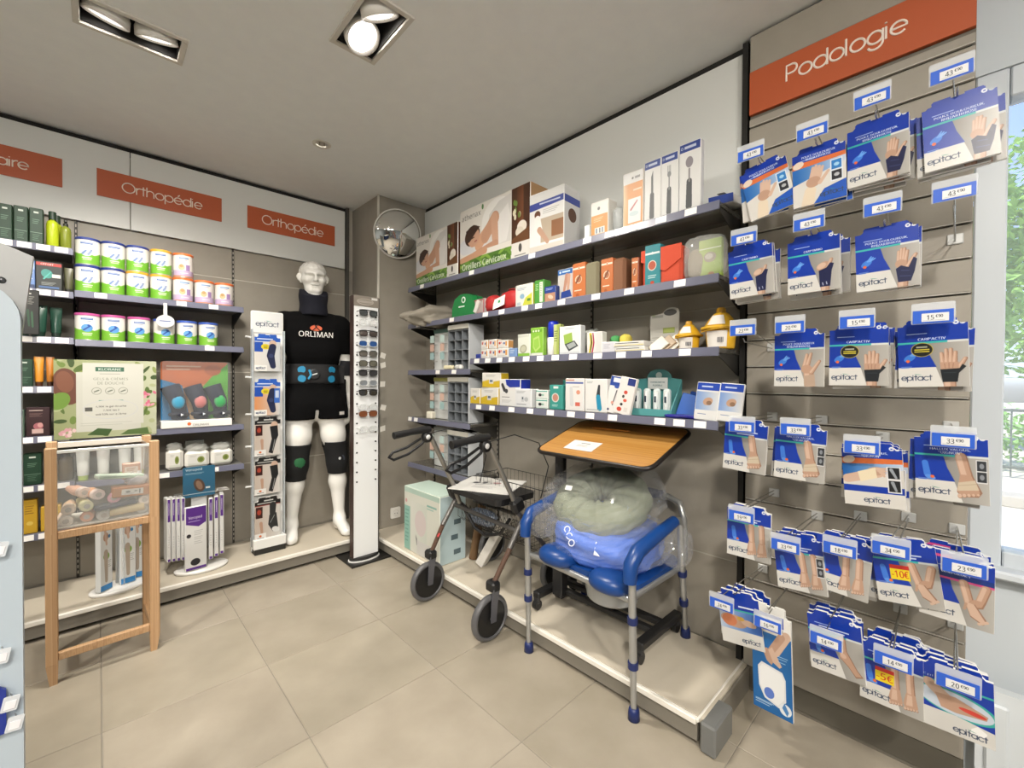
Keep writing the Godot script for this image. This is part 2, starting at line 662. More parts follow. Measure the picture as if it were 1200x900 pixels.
func structure():
	var taupe := tri(noise_tex("958f84", "9b958a", 0.02, 256, 3), 1.5, 0.45)
	mats["taupe"] = taupe
	var white_wall := M("c2c9ce", 0.7)
	mats["white_wall"] = white_wall
	# floor: each tile a piece of its own over a grout bed
	var fl := struct("floor", "beige stone-look tiled floor with thin grey joints", "floor")
	obj("grout", box(Vector3(5.4, 0.08, 6.9), 0.0), M("8b857a", 0.9), fl, Vector3(-0.65, -0.0425, -0.1))
	var tile_mats := []
	for k in 3:
		tile_mats.append(tri(noise_tex(["968e7e", "948c7c", "988f80"][k], ["a69d8d", "a39a8b", "a89f90"][k], 0.006, 512, 20 + k, 5), 1.1, 0.38))
	var tile := box(Vector3(0.4965, 0.03, 0.4965), 0.0015)
	for i in 11:
		for j in 14:
			var o := obj("tile", tile, tile_mats[(i * 5 + j * 3 + (i * j) % 4) % 3], fl, Vector3(-2.995 + 0.503 * i + 0.0, -0.015, -3.243 + 0.5 * j))
			o.position.x = 0.507 + 0.25 - 0.5 * 7 + 0.5 * i
			o.position.z = -2.492 - 0.75 + 0.5 * j
	# ceiling with cut-outs for the recessed lamps
	var ce := CSGBox3D.new()
	ce.name = "ceiling"
	ce.size = Vector3(5.5, 0.2, 7.0)
	ce.position = Vector3(-0.63, CEIL + 0.1, -0.1)
	ce.material = tri(noise_tex("e6e8e9", "eaecec", 0.03, 256, 8), 1.2, 0.85)
	add_child(ce)
	ce.set_meta("kind", "structure")
	ce.set_meta("label", "plain off-white plaster ceiling")
	for f in FIXTURES:
		var h := CSGBox3D.new()
		h.operation = CSGShape3D.OPERATION_SUBTRACTION
		h.size = Vector3(0.29, 0.24, 0.15) if f[2] != 1 else Vector3(0.15, 0.24, 0.29)
		h.position = Vector3(f[0], CEIL + 0.02, f[1]) - ce.position
		ce.add_child(h)
	var hh := CSGCylinder3D.new()
	hh.operation = CSGShape3D.OPERATION_SUBTRACTION
	hh.radius = 0.034
	hh.height = 0.2
	hh.position = Vector3(0.92, CEIL + 0.02, -2.518) - ce.position
	ce.add_child(hh)
	# walls
	wall_left(taupe)
	wall_right(taupe)
	slab("wall_back", "white shop wall behind the viewer", Vector3(-3.3, 0, 3.3), Vector3(1.99, CEIL + 0.1, 3.42), white_wall)
	slab("wall_far_side", "white shop wall opposite the shelving", Vector3(-3.42, 0, -3.47), Vector3(-3.3, CEIL + 0.1, 3.42), white_wall)
	pillar(taupe)
	window_wall(white_wall)
	fixtures()

const FIXTURES := [[0.102, -2.2, 0, "twin recessed spotlight nearer the shelving with baby milk tins"], [0.75, -1.56, 1, "twin recessed spotlight nearer the pillow boxes, one lamp glaring"],
	[-1.5, -1.2, 0, "twin recessed spotlight out of view over the far left aisle"], [-0.5, 0.5, 2, "twin recessed spotlight just behind the viewer"],
	[-1.9, 0.9, 0, "twin recessed spotlight behind the viewer on the left"], [-0.3, 1.7, 2, "twin recessed spotlight behind the viewer on the right"],
	[-1.6, 2.4, 2, "twin recessed spotlight at the back of the shop"]]

func wall_left(taupe):
	var w := struct("wall_left", "taupe laminate panelled wall behind the left shelving", "wall")
	obj("backing", box(Vector3(5.4, 2.7, 0.12), 0.0), M("b9b3a6", 0.8), w, Vector3(-0.65, 1.3, WALL_Z - 0.066))
	for s in [[-3.3, -2.3], [-2.3, -1.52], [-1.52, -0.805], [-0.805, -0.08], [-0.08, 0.65], [0.65, 1.46]]:
		var ys := [0.1, 0.62, 1.235, 1.848, 2.045]
		for i in 4:
			obj("panel", box(Vector3(s[1] - s[0] - 0.004, ys[i + 1] - ys[i] - 0.006, 0.016), 0.001), taupe, w, Vector3((s[0] + s[1]) / 2, (ys[i] + ys[i + 1]) / 2, WALL_Z - 0.003))
			if i > 0: obj("joint_strip", box(Vector3(s[1] - s[0] - 0.004, 0.0056, 0.014), 0.0), M("c6c1b6", 0.4), w, Vector3((s[0] + s[1]) / 2, ys[i], WALL_Z - 0.003))
	# white header boards with the department signs
	var hd := struct("trim_1", "white header board above the left shelving", "trim")
	var white := M("dadcd9", 0.42)
	for s in [[-3.3, -1.5], [-1.5, -0.6], [-0.6, 0.141], [0.143, 1.392]]:
		obj("board", box(Vector3(s[1] - s[0] - 0.002, 0.442, 0.022), 0.001), white, hd, Vector3((s[0] + s[1]) / 2, 2.269, WALL_Z + 0.012))
	obj("gap_strip", box(Vector3(4.7, 0.05, 0.01), 0.0), M("1a1917", 0.8), hd, Vector3(-0.95, 2.49, WALL_Z + 0.008))  # near-black strip painted as the shade in the gap under the ceiling
	obj("end_post", box(Vector3(0.022, 2.42, 0.04), 0.001), M("4a4844", 0.5), hd, Vector3(1.408, 1.31, WALL_Z + 0.02))
	for q in [[0.294, "Orthopédie", 0.372, "orange sign strip reading Orthopédie above the milk tins"], [1.021, "Orthopédie", 0.405, "orange sign strip reading Orthopédie above the mannequin"], [-0.42, "aire", 0.105, "orange sign strip ending in aire, cut by the left picture edge"]]:
		var t := thing("sign_strip", q[3], "sign", Vector3(q[0], 2.205, WALL_Z + 0.0235))
		obj("strip", box(Vector3(0.582, 0.15, 0.004), 0.0008), M("b4562f", 0.5), t, Vector3(0, 0.075, 0.002))
		obj("lettering", sign_letters(q[1], q[2], 0.0033), M("f2e6da", 0.5), t, Vector3(0.0 if q[2] > 0.2 else 0.118, 0.05, 0.0035))
	# slotted uprights
	for x in [-0.805, -0.08, 0.65]:
		upright("black slotted shelf upright %s" % {-0.805: "hidden left of the picture", -0.08: "left of the milk tins", 0.65: "right of the milk tins"}[x], Vector3(x, 0.1, WALL_Z + 0.006), 0.0)
	# plinth
	var pl := struct("baseboard_left", "long low beige plinth with white edge along the left wall", "plinth")
	var pm := tri(noise_tex("c2b9a8", "cac1b0", 0.01, 256, 31), 1.0, 0.5)
	mats["plinth_top"] = pm
	obj("deck", box(Vector3(4.74, 0.02, 0.455), 0.001), pm, pl, Vector3(-0.93, 0.089, -3.105))
	obj("edge", box(Vector3(4.78, 0.022, 0.018), 0.003), M("e6e2d8", 0.4), pl, Vector3(-0.93, 0.09, -2.872))
	obj("fascia", box(Vector3(4.76, 0.06, 0.02), 0.001), M("7d786e", 0.5), pl, Vector3(-0.93, 0.05, -2.886))
	obj("toe_kick", box(Vector3(4.7, 0.04, 0.02), 0.0), M("2b2926", 0.8), pl, Vector3(-0.95, 0.02, -2.93))

func upright(label, at, turn):
	var t := thing("shelf_upright", label, "upright", at, turn, "slotted shelf uprights")
	obj("rail", box(Vector3(0.012, 1.95, 0.012), 0.001), M("35332f", 0.5), t, Vector3(0, 0.975, 0))
	var st := begin()
	for i in 64: add_box(st, Vector3(0, 0.03 + i * 0.03, 0.0061), Vector3(0.005, 0.016, 0.0012))
	obj("slots", done(st), M("b0aaa0", 0.6), t).set_meta("kind", "stuff")

func wall_right(taupe):
	var w := struct("wall_right", "taupe laminate panelled wall behind the right shelving", "wall")
	obj("backing", box(Vector3(0.12, 2.7, 3.4), 0.0), M("b9b3a6", 0.8), w, Vector3(WALL_X + 0.066, 1.3, -1.68))
	for s in [[-2.92, -2.06], [-2.06, -1.335], [-1.335, -0.6]]:
		var ys := [0.1, 0.46, 1.0, 1.5, 2.05]
		for i in 4:
			obj("panel", box(Vector3(0.016, ys[i + 1] - ys[i] - 0.005, s[1] - s[0] - 0.004), 0.001), taupe, w, Vector3(WALL_X + 0.003, (ys[i] + ys[i + 1]) / 2, (s[0] + s[1]) / 2))
			if i > 0: obj("joint_strip", box(Vector3(0.014, 0.0046, s[1] - s[0] - 0.004), 0.0), M("b0aba0", 0.4), w, Vector3(WALL_X + 0.003, ys[i], (s[0] + s[1]) / 2))
	var hd := struct("trim_2", "white header board above the right shelving", "trim")
	obj("board", box(Vector3(0.022, 0.6, 2.3), 0.001), M("dadcd9", 0.42), hd, Vector3(WALL_X - 0.012, 2.19, -1.762))
	obj("gap_strip", box(Vector3(0.01, 0.05, 2.3), 0.0), M("1a1917", 0.8), hd, Vector3(WALL_X - 0.006, 2.5, -1.765))  # dark colour stands in for the shade between header board and ceiling
	obj("end_post", box(Vector3(0.05, 2.5, 0.02), 0.0), M("14130f", 0.7), hd, Vector3(WALL_X - 0.026, 1.26, -0.594))
	for z in [-2.785, -2.06, -1.335]:
		upright("black slotted shelf upright on the right wall %s" % {-2.785: "beside the taupe pillar", -2.06: "beside the grey bin organisers", -1.335: "behind the middle of the shelves"}[z], Vector3(WALL_X - 0.01, 0.1, z), RIGHT)
	var pl := struct("baseboard_right", "low beige plinth with white edge along the right wall", "plinth")
	var pm: Material = mats["plinth_top"]
	obj("deck", box(Vector3(0.45, 0.02, 2.36), 0.001), pm, pl, Vector3(1.64, 0.089, -1.742))
	obj("edge", box(Vector3(0.018, 0.022, 2.34), 0.003), M("e6e2d8", 0.4), pl, Vector3(1.402, 0.09, -1.752))
	obj("edge", box(Vector3(0.47, 0.012, 0.008), 0.002), M("e6e2d8", 0.4), pl, Vector3(1.63, 0.096, -0.578))
	obj("fascia", box(Vector3(0.02, 0.06, 2.34), 0.001), M("7d786e", 0.5), pl, Vector3(1.416, 0.05, -1.752))
	obj("toe_kick", box(Vector3(0.02, 0.04, 2.3), 0.0), M("2b2926", 0.8), pl, Vector3(1.46, 0.02, -1.76))
	obj("end_cap", box(Vector3(0.15, 0.098, 0.05), 0.006), M("6e6f6d", 0.25), pl, Vector3(1.47, 0.05, -0.545))
	obj("end_panel", box(Vector3(0.31, 0.09, 0.02), 0.002), M("7d786e", 0.4), pl, Vector3(1.70, 0.046, -0.563))
	slat_wall(taupe)

func slat_wall(taupe):
	var w := struct("wall_slatted", "taupe slat wall with horizontal grooves beside the window", "wall")
	obj("core", box(Vector3(0.05, 2.5, 0.592), 0.0), M("6f6a60", 0.6), w, Vector3(1.843, 1.25, -0.277))
	var z0 := -0.573
	var z1 := 0.019
	var y := 0.341
	while y < 2.17:                       # slats 10 cm apart with a bright insert lip in each groove
		var top: float = min(y + 0.0935, 2.196)
		obj("slat", box(Vector3(0.018, top - y, z1 - z0), 0.002), taupe, w, Vector3(1.815, (top + y) / 2, (z0 + z1) / 2))
		obj("groove_lip", box(Vector3(0.012, 0.003, z1 - z0 - 0.004), 0.0005), M("c6c2ba", 0.3, 0.2), w, Vector3(1.8075, y - 0.0015, (z0 + z1) / 2))
		y += 0.1015
	obj("lower_panel", box(Vector3(0.018, 0.235, z1 - z0), 0.002), taupe, w, Vector3(1.815, 0.218, (z0 + z1) / 2))
	obj("kick_panel", box(Vector3(0.012, 0.085, z1 - z0), 0.002), M("5d594f", 0.5), w, Vector3(1.82, 0.0545, (z0 + z1) / 2))
	obj("top_panel", box(Vector3(0.018, 0.135, z1 - z0), 0.002), taupe, w, Vector3(1.815, 2.443, (z0 + z1) / 2))
	var t := thing("sign_strip", "large orange sign reading Podologie above the brace packs", "sign", Vector3(1.8245, 2.212, -0.277), RIGHT)
	obj("strip", box(Vector3(0.592, 0.162, 0.022), 0.001), M("b4562f", 0.5), t, Vector3(0, 0.081, 0.011))
	obj("lettering", sign_letters("Podologie", 0.322, 0.0036), M("f2e6da", 0.5), t, Vector3(-0.012, 0.069, 0.0225))

func pillar(taupe):
	var w := struct("wall_corner", "square taupe boxed-in pillar in the corner", "pillar")
	obj("left_face", box(Vector3(0.03, 2.42, 0.43), 0.0), taupe, w, Vector3(1.479, 1.31, -3.14))
	obj("right_face", box(Vector3(0.40, 2.42, 0.03), 0.0), taupe, w, Vector3(1.668, 1.31, -2.935))
	obj("edge_strip", box(Vector3(0.014, 2.42, 0.014), 0.002), M("cfcbc2", 0.4), w, Vector3(1.464, 1.31, -2.92))
	# convex mirror
	var t := thing("convex_mirror", "round convex security mirror on the taupe pillar", "mirror", Vector3(1.59, 2.255, -2.918))
	var prof := []
	var R := 0.30
	for i in 15:
		var a := deg_to_rad(34.0) * (1.0 - i / 14.0)
		prof.append([R * sin(a), R * (cos(a) - cos(deg_to_rad(34.0)))])
	var dome := obj("mirror_dome", lathe(prof, 36), M("e8e8e6", 0.02, 1.0), t, Vector3(0, 0, 0.05))
	dome.rotation = Vector3(PI / 2 + 0.2, -0.25, 0)
	obj("rim", lathe([[0.172, -0.006], [0.176, 0.0], [0.172, 0.008], [0.166, 0.008]], 36), M("d6d4cf", 0.4), t, dome.position, dome.rotation)
	obj("bracket", tube([Vector3(0, 0, 0), Vector3(0, 0, 0.05)], 0.03, 12), M("3a3a38", 0.5), t)
	# socket
	var s := thing("wall_socket", "white double wall socket low on the pillar", "socket", Vector3(1.602, 0.197, -2.9205))
	obj("plate", prism(round_rect(0.078, 0.078, 0.008), 0.012), M("e9e7e1", 0.4), s, Vector3(0, 0, 0.006))
	obj("insert", lathe([[0.0, 0.0], [0.021, 0.0], [0.021, 0.003], [0.024, 0.003]], 16), M("d2cfc7", 0.5), s, Vector3(0, 0, 0.0105), Vector3(PI / 2, 0, 0))
	for q in [-0.009, 0.009]: obj("pin_hole", box(Vector3(0.005, 0.005, 0.002), 0.0), M("22211f", 0.6), s, Vector3(q, -0.003, 0.0146))

func window_wall(white_wall):
	var x0 := WALL_X + 0.0
	var w := struct("wall_window", "white wall around the shop window", "wall")
	obj("parapet", box(Vector3(0.12, 0.66, 3.42), 0.0), white_wall, w, Vector3(x0 + 0.06, 0.33, 1.73))
	obj("lintel", box(Vector3(0.12, 0.53, 3.42), 0.0), white_wall, w, Vector3(x0 + 0.06, 2.36, 1.73))
	obj("pier", box(Vector3(0.12, 1.44, 0.6), 0.0), white_wall, w, Vector3(x0 + 0.06, 1.38, 3.1))
	var n := struct("window_1", "white framed shop window looking onto trees and a pavement", "window")
	var fm := M("c6cdd3", 0.35)
	var za := 0.021
	var zb := 2.8
	for q in [[za, 0.066], [1.40, 0.07], [zb - 0.07, 0.07]]:
		obj("frame_post", box(Vector3(0.075, 1.44, q[1]), 0.004), fm, n, Vector3(x0 + 0.045, 1.38, q[0] + q[1] / 2))
	obj("frame_rail", box(Vector3(0.075, 0.085, zb - za - 0.136), 0.004), fm, n, Vector3(x0 + 0.045, 2.055, (za + zb) / 2))
	obj("frame_rail", box(Vector3(0.075, 0.05, zb - za - 0.136), 0.004), fm, n, Vector3(x0 + 0.045, 0.685, (za + zb) / 2))
	obj("window_sill", box(Vector3(0.16, 0.025, 3.3), 0.006), M("c8ced3", 0.4), n, Vector3(x0 + 0.03, 0.655, 1.67))
	for q in [[0.087, 1.40], [1.47, 2.73]]:
		obj("pane", box(Vector3(0.006, 1.31, q[1] - q[0]), 0.0), M("e8f2f4", 0.02, 0.0, 0.12), n, Vector3(x0 + 0.05, 1.36, (q[0] + q[1]) / 2))
	# radiator
	var r := thing("radiator", "white panel radiator under the window", "radiator", Vector3(1.80, 0.0, 0.0))
	var wm := M("ccd2d6", 0.4)
	obj("panel", prism(round_rect(1.1, 0.26, 0.03), 0.03), wm, r, Vector3(0, 0.215, 0.59), Vector3(0, RIGHT, 0))
	for i in 14: obj("rib", box(Vector3(0.012, 0.19, 0.045), 0.005), wm, r, Vector3(-0.018, 0.215, 0.08 + 0.078 * i))
	for i in 2: obj("leg", box(Vector3(0.03, 0.09, 0.03), 0.002), wm, r, Vector3(0.005, 0.045, 0.2 + 0.7 * i))
	var d := thing("detector", "small white detector high on the wall beside the orange sign", "detector", Vector3(1.868, 2.345, 0.05), RIGHT)
	obj("housing", lathe([[0.0, 0.0], [0.026, 0.0], [0.026, 0.012], [0.02, 0.022], [0.0, 0.024]], 18), M("d8d6cf", 0.5), d, Vector3.ZERO, Vector3(PI / 2, 0, 0))
	obj("lens", lathe([[0.009, 0.0], [0.007, 0.006], [0.0, 0.008]], 12), M("b5b3ac", 0.3), d, Vector3(0, 0, 0.023), Vector3(PI / 2, 0, 0))

func fixtures():
	for f in FIXTURES:
		var t := thing("recessed_spotlight", f[3], "ceiling light", Vector3(f[0], CEIL, f[1]), 0.0 if f[2] != 1 else PI / 2, "twin recessed spotlights")
		var rim := M("c9c5bd", 0.4)
		for s in [-1, 1]:
			obj("rim", box(Vector3(0.325, 0.01, 0.02), 0.002), rim, t, Vector3(0, -0.004, s * 0.084))
			obj("rim", box(Vector3(0.02, 0.01, 0.148), 0.002), rim, t, Vector3(s * 0.1525, -0.004, 0))
		var st := begin()
		for s in [-1, 1]:
			add_box(st, Vector3(0, 0.065, s * 0.073), Vector3(0.29, 0.13, 0.004))
			add_box(st, Vector3(s * 0.143, 0.065, 0), Vector3(0.004, 0.13, 0.146))
		add_box(st, Vector3(0, 0.132, 0), Vector3(0.29, 0.004, 0.146))
		obj("housing", done(st), M("1d1c1b", 0.6), t)
		for s in [-1, 1]:
			var aim: Vector3
			if f[2] == 0: aim = Vector3(0.15 * s, -1, -0.42)
			elif f[2] == 2: aim = Vector3(0.9, -1, -0.9 - 0.3 * s)
			else: aim = Vector3(0.5, -1, 0.3 * s)
			if f[2] == 1 and s == 1: aim = Vector3(0.25, -1, 0.6)
			aim = (t.basis.inverse() * aim).normalized()
			lamp(t, Vector3(s * 0.072, 0.012, 0), aim, 1.02 if f[1] < -1.3 else 1.3)
	var d := thing("downlight", "small round recessed downlight in the ceiling above the mannequin", "ceiling light", Vector3(0.92, CEIL, -2.518))
	obj("trim_ring", lathe([[0.030, 0.004], [0.030, -0.003], [0.047, -0.002], [0.05, 0.0]], 24), M("cfcbc2", 0.4), d)
	obj("can", lathe([[0.033, 0.0], [0.033, 0.09], [0.0, 0.09]], 20), M("8a8780", 0.4), d)
	obj("lamp", lathe([[0.0, -0.002], [0.016, 0.0], [0.019, 0.012], [0.008, 0.03], [0.0, 0.03]], 16), glow("ffe0b0", 1.5), d, Vector3(0, 0.03, 0))
	var l := SpotLight3D.new()
	l.name = "downlight_beam"
	l.light_color = LAMP_COLOUR
	l.light_energy = SPOT_ENERGY * 0.12
	l.spot_angle = 55
	l.spot_range = 8
	l.spot_attenuation = 2
	l.light_size = 0.02
	l.shadow_enabled = true
	l.rotation.x = -PI / 2
	l.position.y = 0.02
	d.add_child(l)

func lamp(t, at, aim, power):
	var b := frame_of(aim)                              # z along the beam
	var basis := Basis(b.x, b.z, -b.y)                  # lathe axis y along the beam
	var g := Node3D.new()
	g.name = "lamp_head"
	t.add_child(g, true)
	g.position = at
	g.basis = basis
	obj("ring", lathe([[0.05, -0.05], [0.066, -0.018], [0.068, 0.012], [0.062, 0.014], [0.058, 0.004]], 28), M("e3e1dc", 0.35), g)
	obj("bulb", lathe([[0.0585, 0.0], [0.045, 0.008], [0.0, 0.010]], 28), glow("fff8f0", 9.0), g)
	var l := SpotLight3D.new()
	l.name = "beam"
	l.light_color = LAMP_COLOUR
	l.light_energy = SPOT_ENERGY * power
	l.spot_angle = 56 if power < 1.1 else 72
	l.spot_angle_attenuation = 1.0
	l.spot_range = 10
	l.spot_attenuation = 2
	l.light_size = 0.055
	l.shadow_enabled = true
	g.add_child(l)
	l.position = Vector3(0, 0.02, 0)
	l.rotation = Vector3(PI / 2, 0, 0)


# ================================================================ shelves and goods of the left wall
func shelf(label, at: Vector3, turn, w: float, depth: float, tags, board_mat, group):
	var t := thing("wall_shelf", label, "shelf", at, turn, group)
	obj("board", box(Vector3(w, 0.016, depth), 0.001), board_mat, t, Vector3(0, 0.022, -depth / 2 - 0.004))
	obj("price_rail", box(Vector3(w, 0.034, 0.007), 0.0015), M("646678", 0.3), t, Vector3(0, 0.017, -0.001), Vector3(-0.12, 0, 0))
	var br := prism(PackedVector2Array([Vector2(0, 0), Vector2(depth * 0.92, 0), Vector2(depth * 0.92, -0.014), Vector2(0.02, -0.085), Vector2(0, -0.085)]), 0.003)
	for s in [-1, 1]: obj("bracket", br, M("2f2e2b", 0.5), t, Vector3(s * (w / 2 - 0.006), 0.012, -depth), Vector3(0, -PI / 2, 0))
	for x in tags: obj("price_label", box(Vector3(0.046, 0.026, 0.0012), 0.0), price_strip(), t, Vector3(x, 0.018, 0.0036), Vector3(-0.12, 0, 0))
	return t

func price_strip() -> Material:
	if not mats.has("price_strip"):
		var m := M("eceae6", 0.4)
		mats["price_strip"] = m
	return mats["price_strip"]

func carton(called, label, cat, at: Vector3, turn, s: Vector3, tex, body, side = "", group = "", tilt = Vector3.ZERO, rough = 0.4):   # at: middle of the base
	var front = printed(tex, rough) if tex is Image else (tex if tex is Material else M(body, rough))
	return single(called, label, cat, print_box(s), [M(body, rough), front, M(side if side else body, rough)], at, Vector3(tilt.x, turn + tilt.y, tilt.z), group)

func tube_pack(called, label, cat, at: Vector3, w, h, body_mat, cap_mat, turn = 0.0, group = ""):     # a squeeze tube standing on its cap
	var t := thing(called, label, cat, at, turn, group)
	obj("cap", lathe([[0.0, 0.0], [w * 0.36, 0.0], [w * 0.38, h * 0.16], [0.0, h * 0.16]], 16, false), cap_mat, t)
	var st := begin(true)
	var n := 16
	var rows := []
	for i in 7:
		var f := i / 6.0
		var ring := []
		for k in n:
			var a := TAU * k / n
			ring.append(Vector3(cos(a) * w * lerp(0.42, 0.5, f), h * (0.16 + 0.84 * f), -sin(a) * w * lerp(0.42, 0.03, f * f)))
		rows.append(ring)
	for i in 6:
		for k in n: quad(st, rows[i][k], rows[i][(k + 1) % n], rows[i + 1][(k + 1) % n], rows[i + 1][k])
	obj("body", done(st), body_mat, t)
	return t

func bottle(called, label, cat, at: Vector3, r, h, body_mat, cap_mat, pump = false, group = ""):
	var t := thing(called, label, cat, at, 0.0, group)
	obj("body", lathe([[0.0, 0.0], [r * 0.9, 0.0], [r, h * 0.03], [r, h * 0.62], [r * 0.85, h * 0.72], [r * 0.4, h * 0.77], [r * 0.4, h * 0.79], [0, h * 0.79]], 18), body_mat, t)
	if pump:
		obj("collar", lathe([[r * 0.45, h * 0.78], [r * 0.45, h * 0.86], [r * 0.3, h * 0.88], [0, h * 0.88]], 14, false), cap_mat, t)
		obj("nozzle", box(Vector3(r * 0.6, h * 0.1, r * 1.3), 0.003), cap_mat, t, Vector3(0, h * 0.94, r * 0.2))
	else:
		obj("cap", lathe([[r * 0.62, h * 0.775], [r * 0.62, h * 0.985], [r * 0.56, h], [0, h]], 16, false), cap_mat, t)
	return t

func milk_tin(label, at: Vector3, face: Material, lid: String):
	var t := thing("milk_tin", label, "tin", at, rng.randf_range(-0.12, 0.12), "baby milk tins on the left shelves")
	obj("can", wrapped([[0.0465, 0.003], [0.0465, 0.128]], 28), face, t)
	obj("rim", lathe([[0.0, 0.0], [0.0475, 0.0], [0.0475, 0.004], [0.0465, 0.005]], 28), M("b9b9b4", 0.3, 0.7), t)
	obj("lid", lathe([[0.0465, 0.1255], [0.0485, 0.126], [0.0485, 0.136], [0.0465, 0.138], [0.0, 0.1375]], 28, false), M(lid, 0.35), t)

func left_wall_goods():
	var grey := M("6f6e6c", 0.4)
	var g := "shelves on the left wall"
	var names := ["holding dark green boxes and lime bottles", "holding the black gift box", "holding dark green tubes", "holding orange tubes", "holding the dark box with pink picture", "behind the wooden stand, upper", "behind the wooden stand, lower"]
	var ys := [1.799, 1.585, 1.358, 1.119, 0.88, 0.648, 0.416]
	for i in 7:
		shelf("grey shelf at the left picture edge %s" % names[i], Vector3(-0.443, ys[i], SHELF_Z), 0, 0.722, 0.29, [0.14, 0.2, 0.26, 0.32], grey, g)
	shelf("grey shelf carrying two layers of baby milk tins", Vector3(0.285, 1.596, SHELF_Z), 0, 0.728, 0.29, [-0.27, 0.06, 0.21], grey, g)
	shelf("grey shelf carrying one row of baby milk tins", Vector3(0.285, 1.352, SHELF_Z), 0, 0.728, 0.29, [-0.2, 0.19], grey, g)
	shelf("grey shelf under the knee brace display", Vector3(0.285, 0.88, SHELF_Z), 0, 0.728, 0.29, [-0.08], grey, g)
	shelf("grey shelf carrying soft white packs", Vector3(0.285, 0.638, SHELF_Z), 0, 0.728, 0.29, [-0.02, 0.21], grey, g)
	# top left: dark green boxes, lime bottles
	var green_box := art(64, 200, "1d3d2b", [["r", 30, 8, 40, 5, "d8dfd6"], ["s", 20, 30, 60, 16, 3, "6f8f78"], ["r", 0, 66, 100, 1.5, "7f9a86"], ["s", 20, 72, 60, 20, 4, "56755f"]])
	for k in 3:
		carton("shampoo_box", "dark green carton %s on the top left shelf" % ["cut by the picture edge", "in the middle of three", "beside the lime bottle"][k], "box", Vector3(-0.305 + 0.049 * k, 1.829, -3.10), 0, Vector3(0.046, 0.17 + 0.003 * k, 0.05), green_box, "17321f", "", "dark green cartons")
	bottle("shampoo_bottle", "lime green bottle with dark cap on the top left shelf", "bottle", Vector3(-0.155, 1.829, -3.10), 0.022, 0.178, M("a9b81f", 0.3), M("1d3324", 0.4), false, "green bottles")
	bottle("shampoo_bottle", "lime green bottle half hidden behind the front one", "bottle", Vector3(-0.143, 1.829, -3.155), 0.022, 0.178, M("a9b81f", 0.3), M("1d3324", 0.4), false, "green bottles")
	bottle("spray_bottle", "olive spray bottle with black nozzle on the top left shelf", "bottle", Vector3(-0.110, 1.829, -3.10), 0.02, 0.152, M("77812a", 0.25), M("20221c", 0.4), true, "green bottles")
	# second shelf
	carton("gift_box", "light blue promotional box beside the black gift box", "box", Vector3(-0.233, 1.615, -3.10), 0, Vector3(0.044, 0.14, 0.04), art(64, 160, "6f8fc8", [["r", 0, 0, 100, 30, "a9c3ea"], ["s", 10, 40, 80, 30, 4, "dfe8f6"], ["r", 0, 84, 100, 16, "2f3f66"]]), "5f7fb8")
	carton("gift_box", "black gift box with red band on the second left shelf", "box", Vector3(-0.166, 1.615, -3.10), 0, Vector3(0.09, 0.142, 0.06), art(128, 200, "2c2f2e", [["r", 0, 3, 100, 11, "b23a36"], ["b", "OFFERT", 18, 5.5, 50, 6, "f0e6e2"], ["e", 42, 42, 22, 26, "3f8f86", -30], ["l", 30, 60, 58, 34, 4, 2, "54b3a6"], ["r", 62, 42, 34, 12, "ded9cf"], ["s", 20, 72, 60, 12, 3, "9aa19c"], ["r", 10, 86, 80, 7, "44679a"]]), "262827")
	tube_pack("cream_tube", "dark olive tube beside the black gift box", "tube", Vector3(-0.1, 1.615, -3.09), 0.034, 0.125, M("4a4a33", 0.35), M("252622", 0.4))
	carton("price_board", "small black card standing in front of the second left shelf", "card", Vector3(-0.226, 1.395, -3.02), 0, Vector3(0.062, 0.21, 0.004), art(96, 200, "171816", [["r", 10, 6, 50, 3, "c8c8c0"], ["s", 10, 14, 70, 20, 5, "8c8c84"], ["l", 40, 46, 46, 80, 7, 6, "234a33"], ["l", 62, 50, 66, 82, 6, 6, "2f5a3c"]]), "171816")
	# third shelf: dark green tubes
	var dg := printed(art(96, 128, "24463a", [["r", 10, 20, 60, 6, "c6d6c8"], ["s", 20, 36, 50, 20, 4, "7fa08c"], ["r", 0, 74, 100, 3, "8aa794"]]), 0.25)
	bottle("hair_bottle", "clear green bottle at the left picture edge", "bottle", Vector3(-0.256, 1.39, -3.10), 0.021, 0.19, M("4f6f5f", 0.2), M("1f3a2c", 0.3), false)
	tube_pack("hair_tube", "broad dark green tube on the third left shelf", "tube", Vector3(-0.205, 1.39, -3.10), 0.064, 0.155, M("22473a", 0.3), M("183226", 0.4))
	tube_pack("hair_tube", "narrow dark green tube with white pattern on the third left shelf", "tube", Vector3(-0.145, 1.39, -3.10), 0.044, 0.15, dg, M("16261f", 0.4))
	# fourth shelf
	carton("shampoo_box", "green carton on the shelf with orange tubes", "box", Vector3(-0.248, 1.151, -3.10), 0, Vector3(0.05, 0.13, 0.05), green_box, "2a4a38")
	tube_pack("sun_tube", "orange tube with brown cap, left of two", "tube", Vector3(-0.203, 1.151, -3.10), 0.034, 0.145, M("c9862a", 0.3), M("4a2a18", 0.4), 0, "orange tubes")
	tube_pack("sun_tube", "darker orange tube with brown cap, right of two", "tube", Vector3(-0.166, 1.151, -3.10), 0.03, 0.145, M("b0702a", 0.3), M("40261a", 0.4), 0, "orange tubes")
	# fifth, sixth and seventh shelves
	carton("hair_kit", "dark carton with pink picture behind the wooden stand", "box", Vector3(-0.205, 0.912, -3.10), 0, Vector3(0.08, 0.14, 0.05), art(110, 180, "3a2326", [["r", 10, 8, 60, 4, "b9a49c"], ["s", 12, 20, 60, 14, 4, "8a6f6a"], ["e", 50, 66, 22, 20, "b06a72"], ["e", 58, 62, 12, 14, "d9a09c"], ["r", 22, 76, 50, 16, "d8b8b0"]]), "2f1d20")
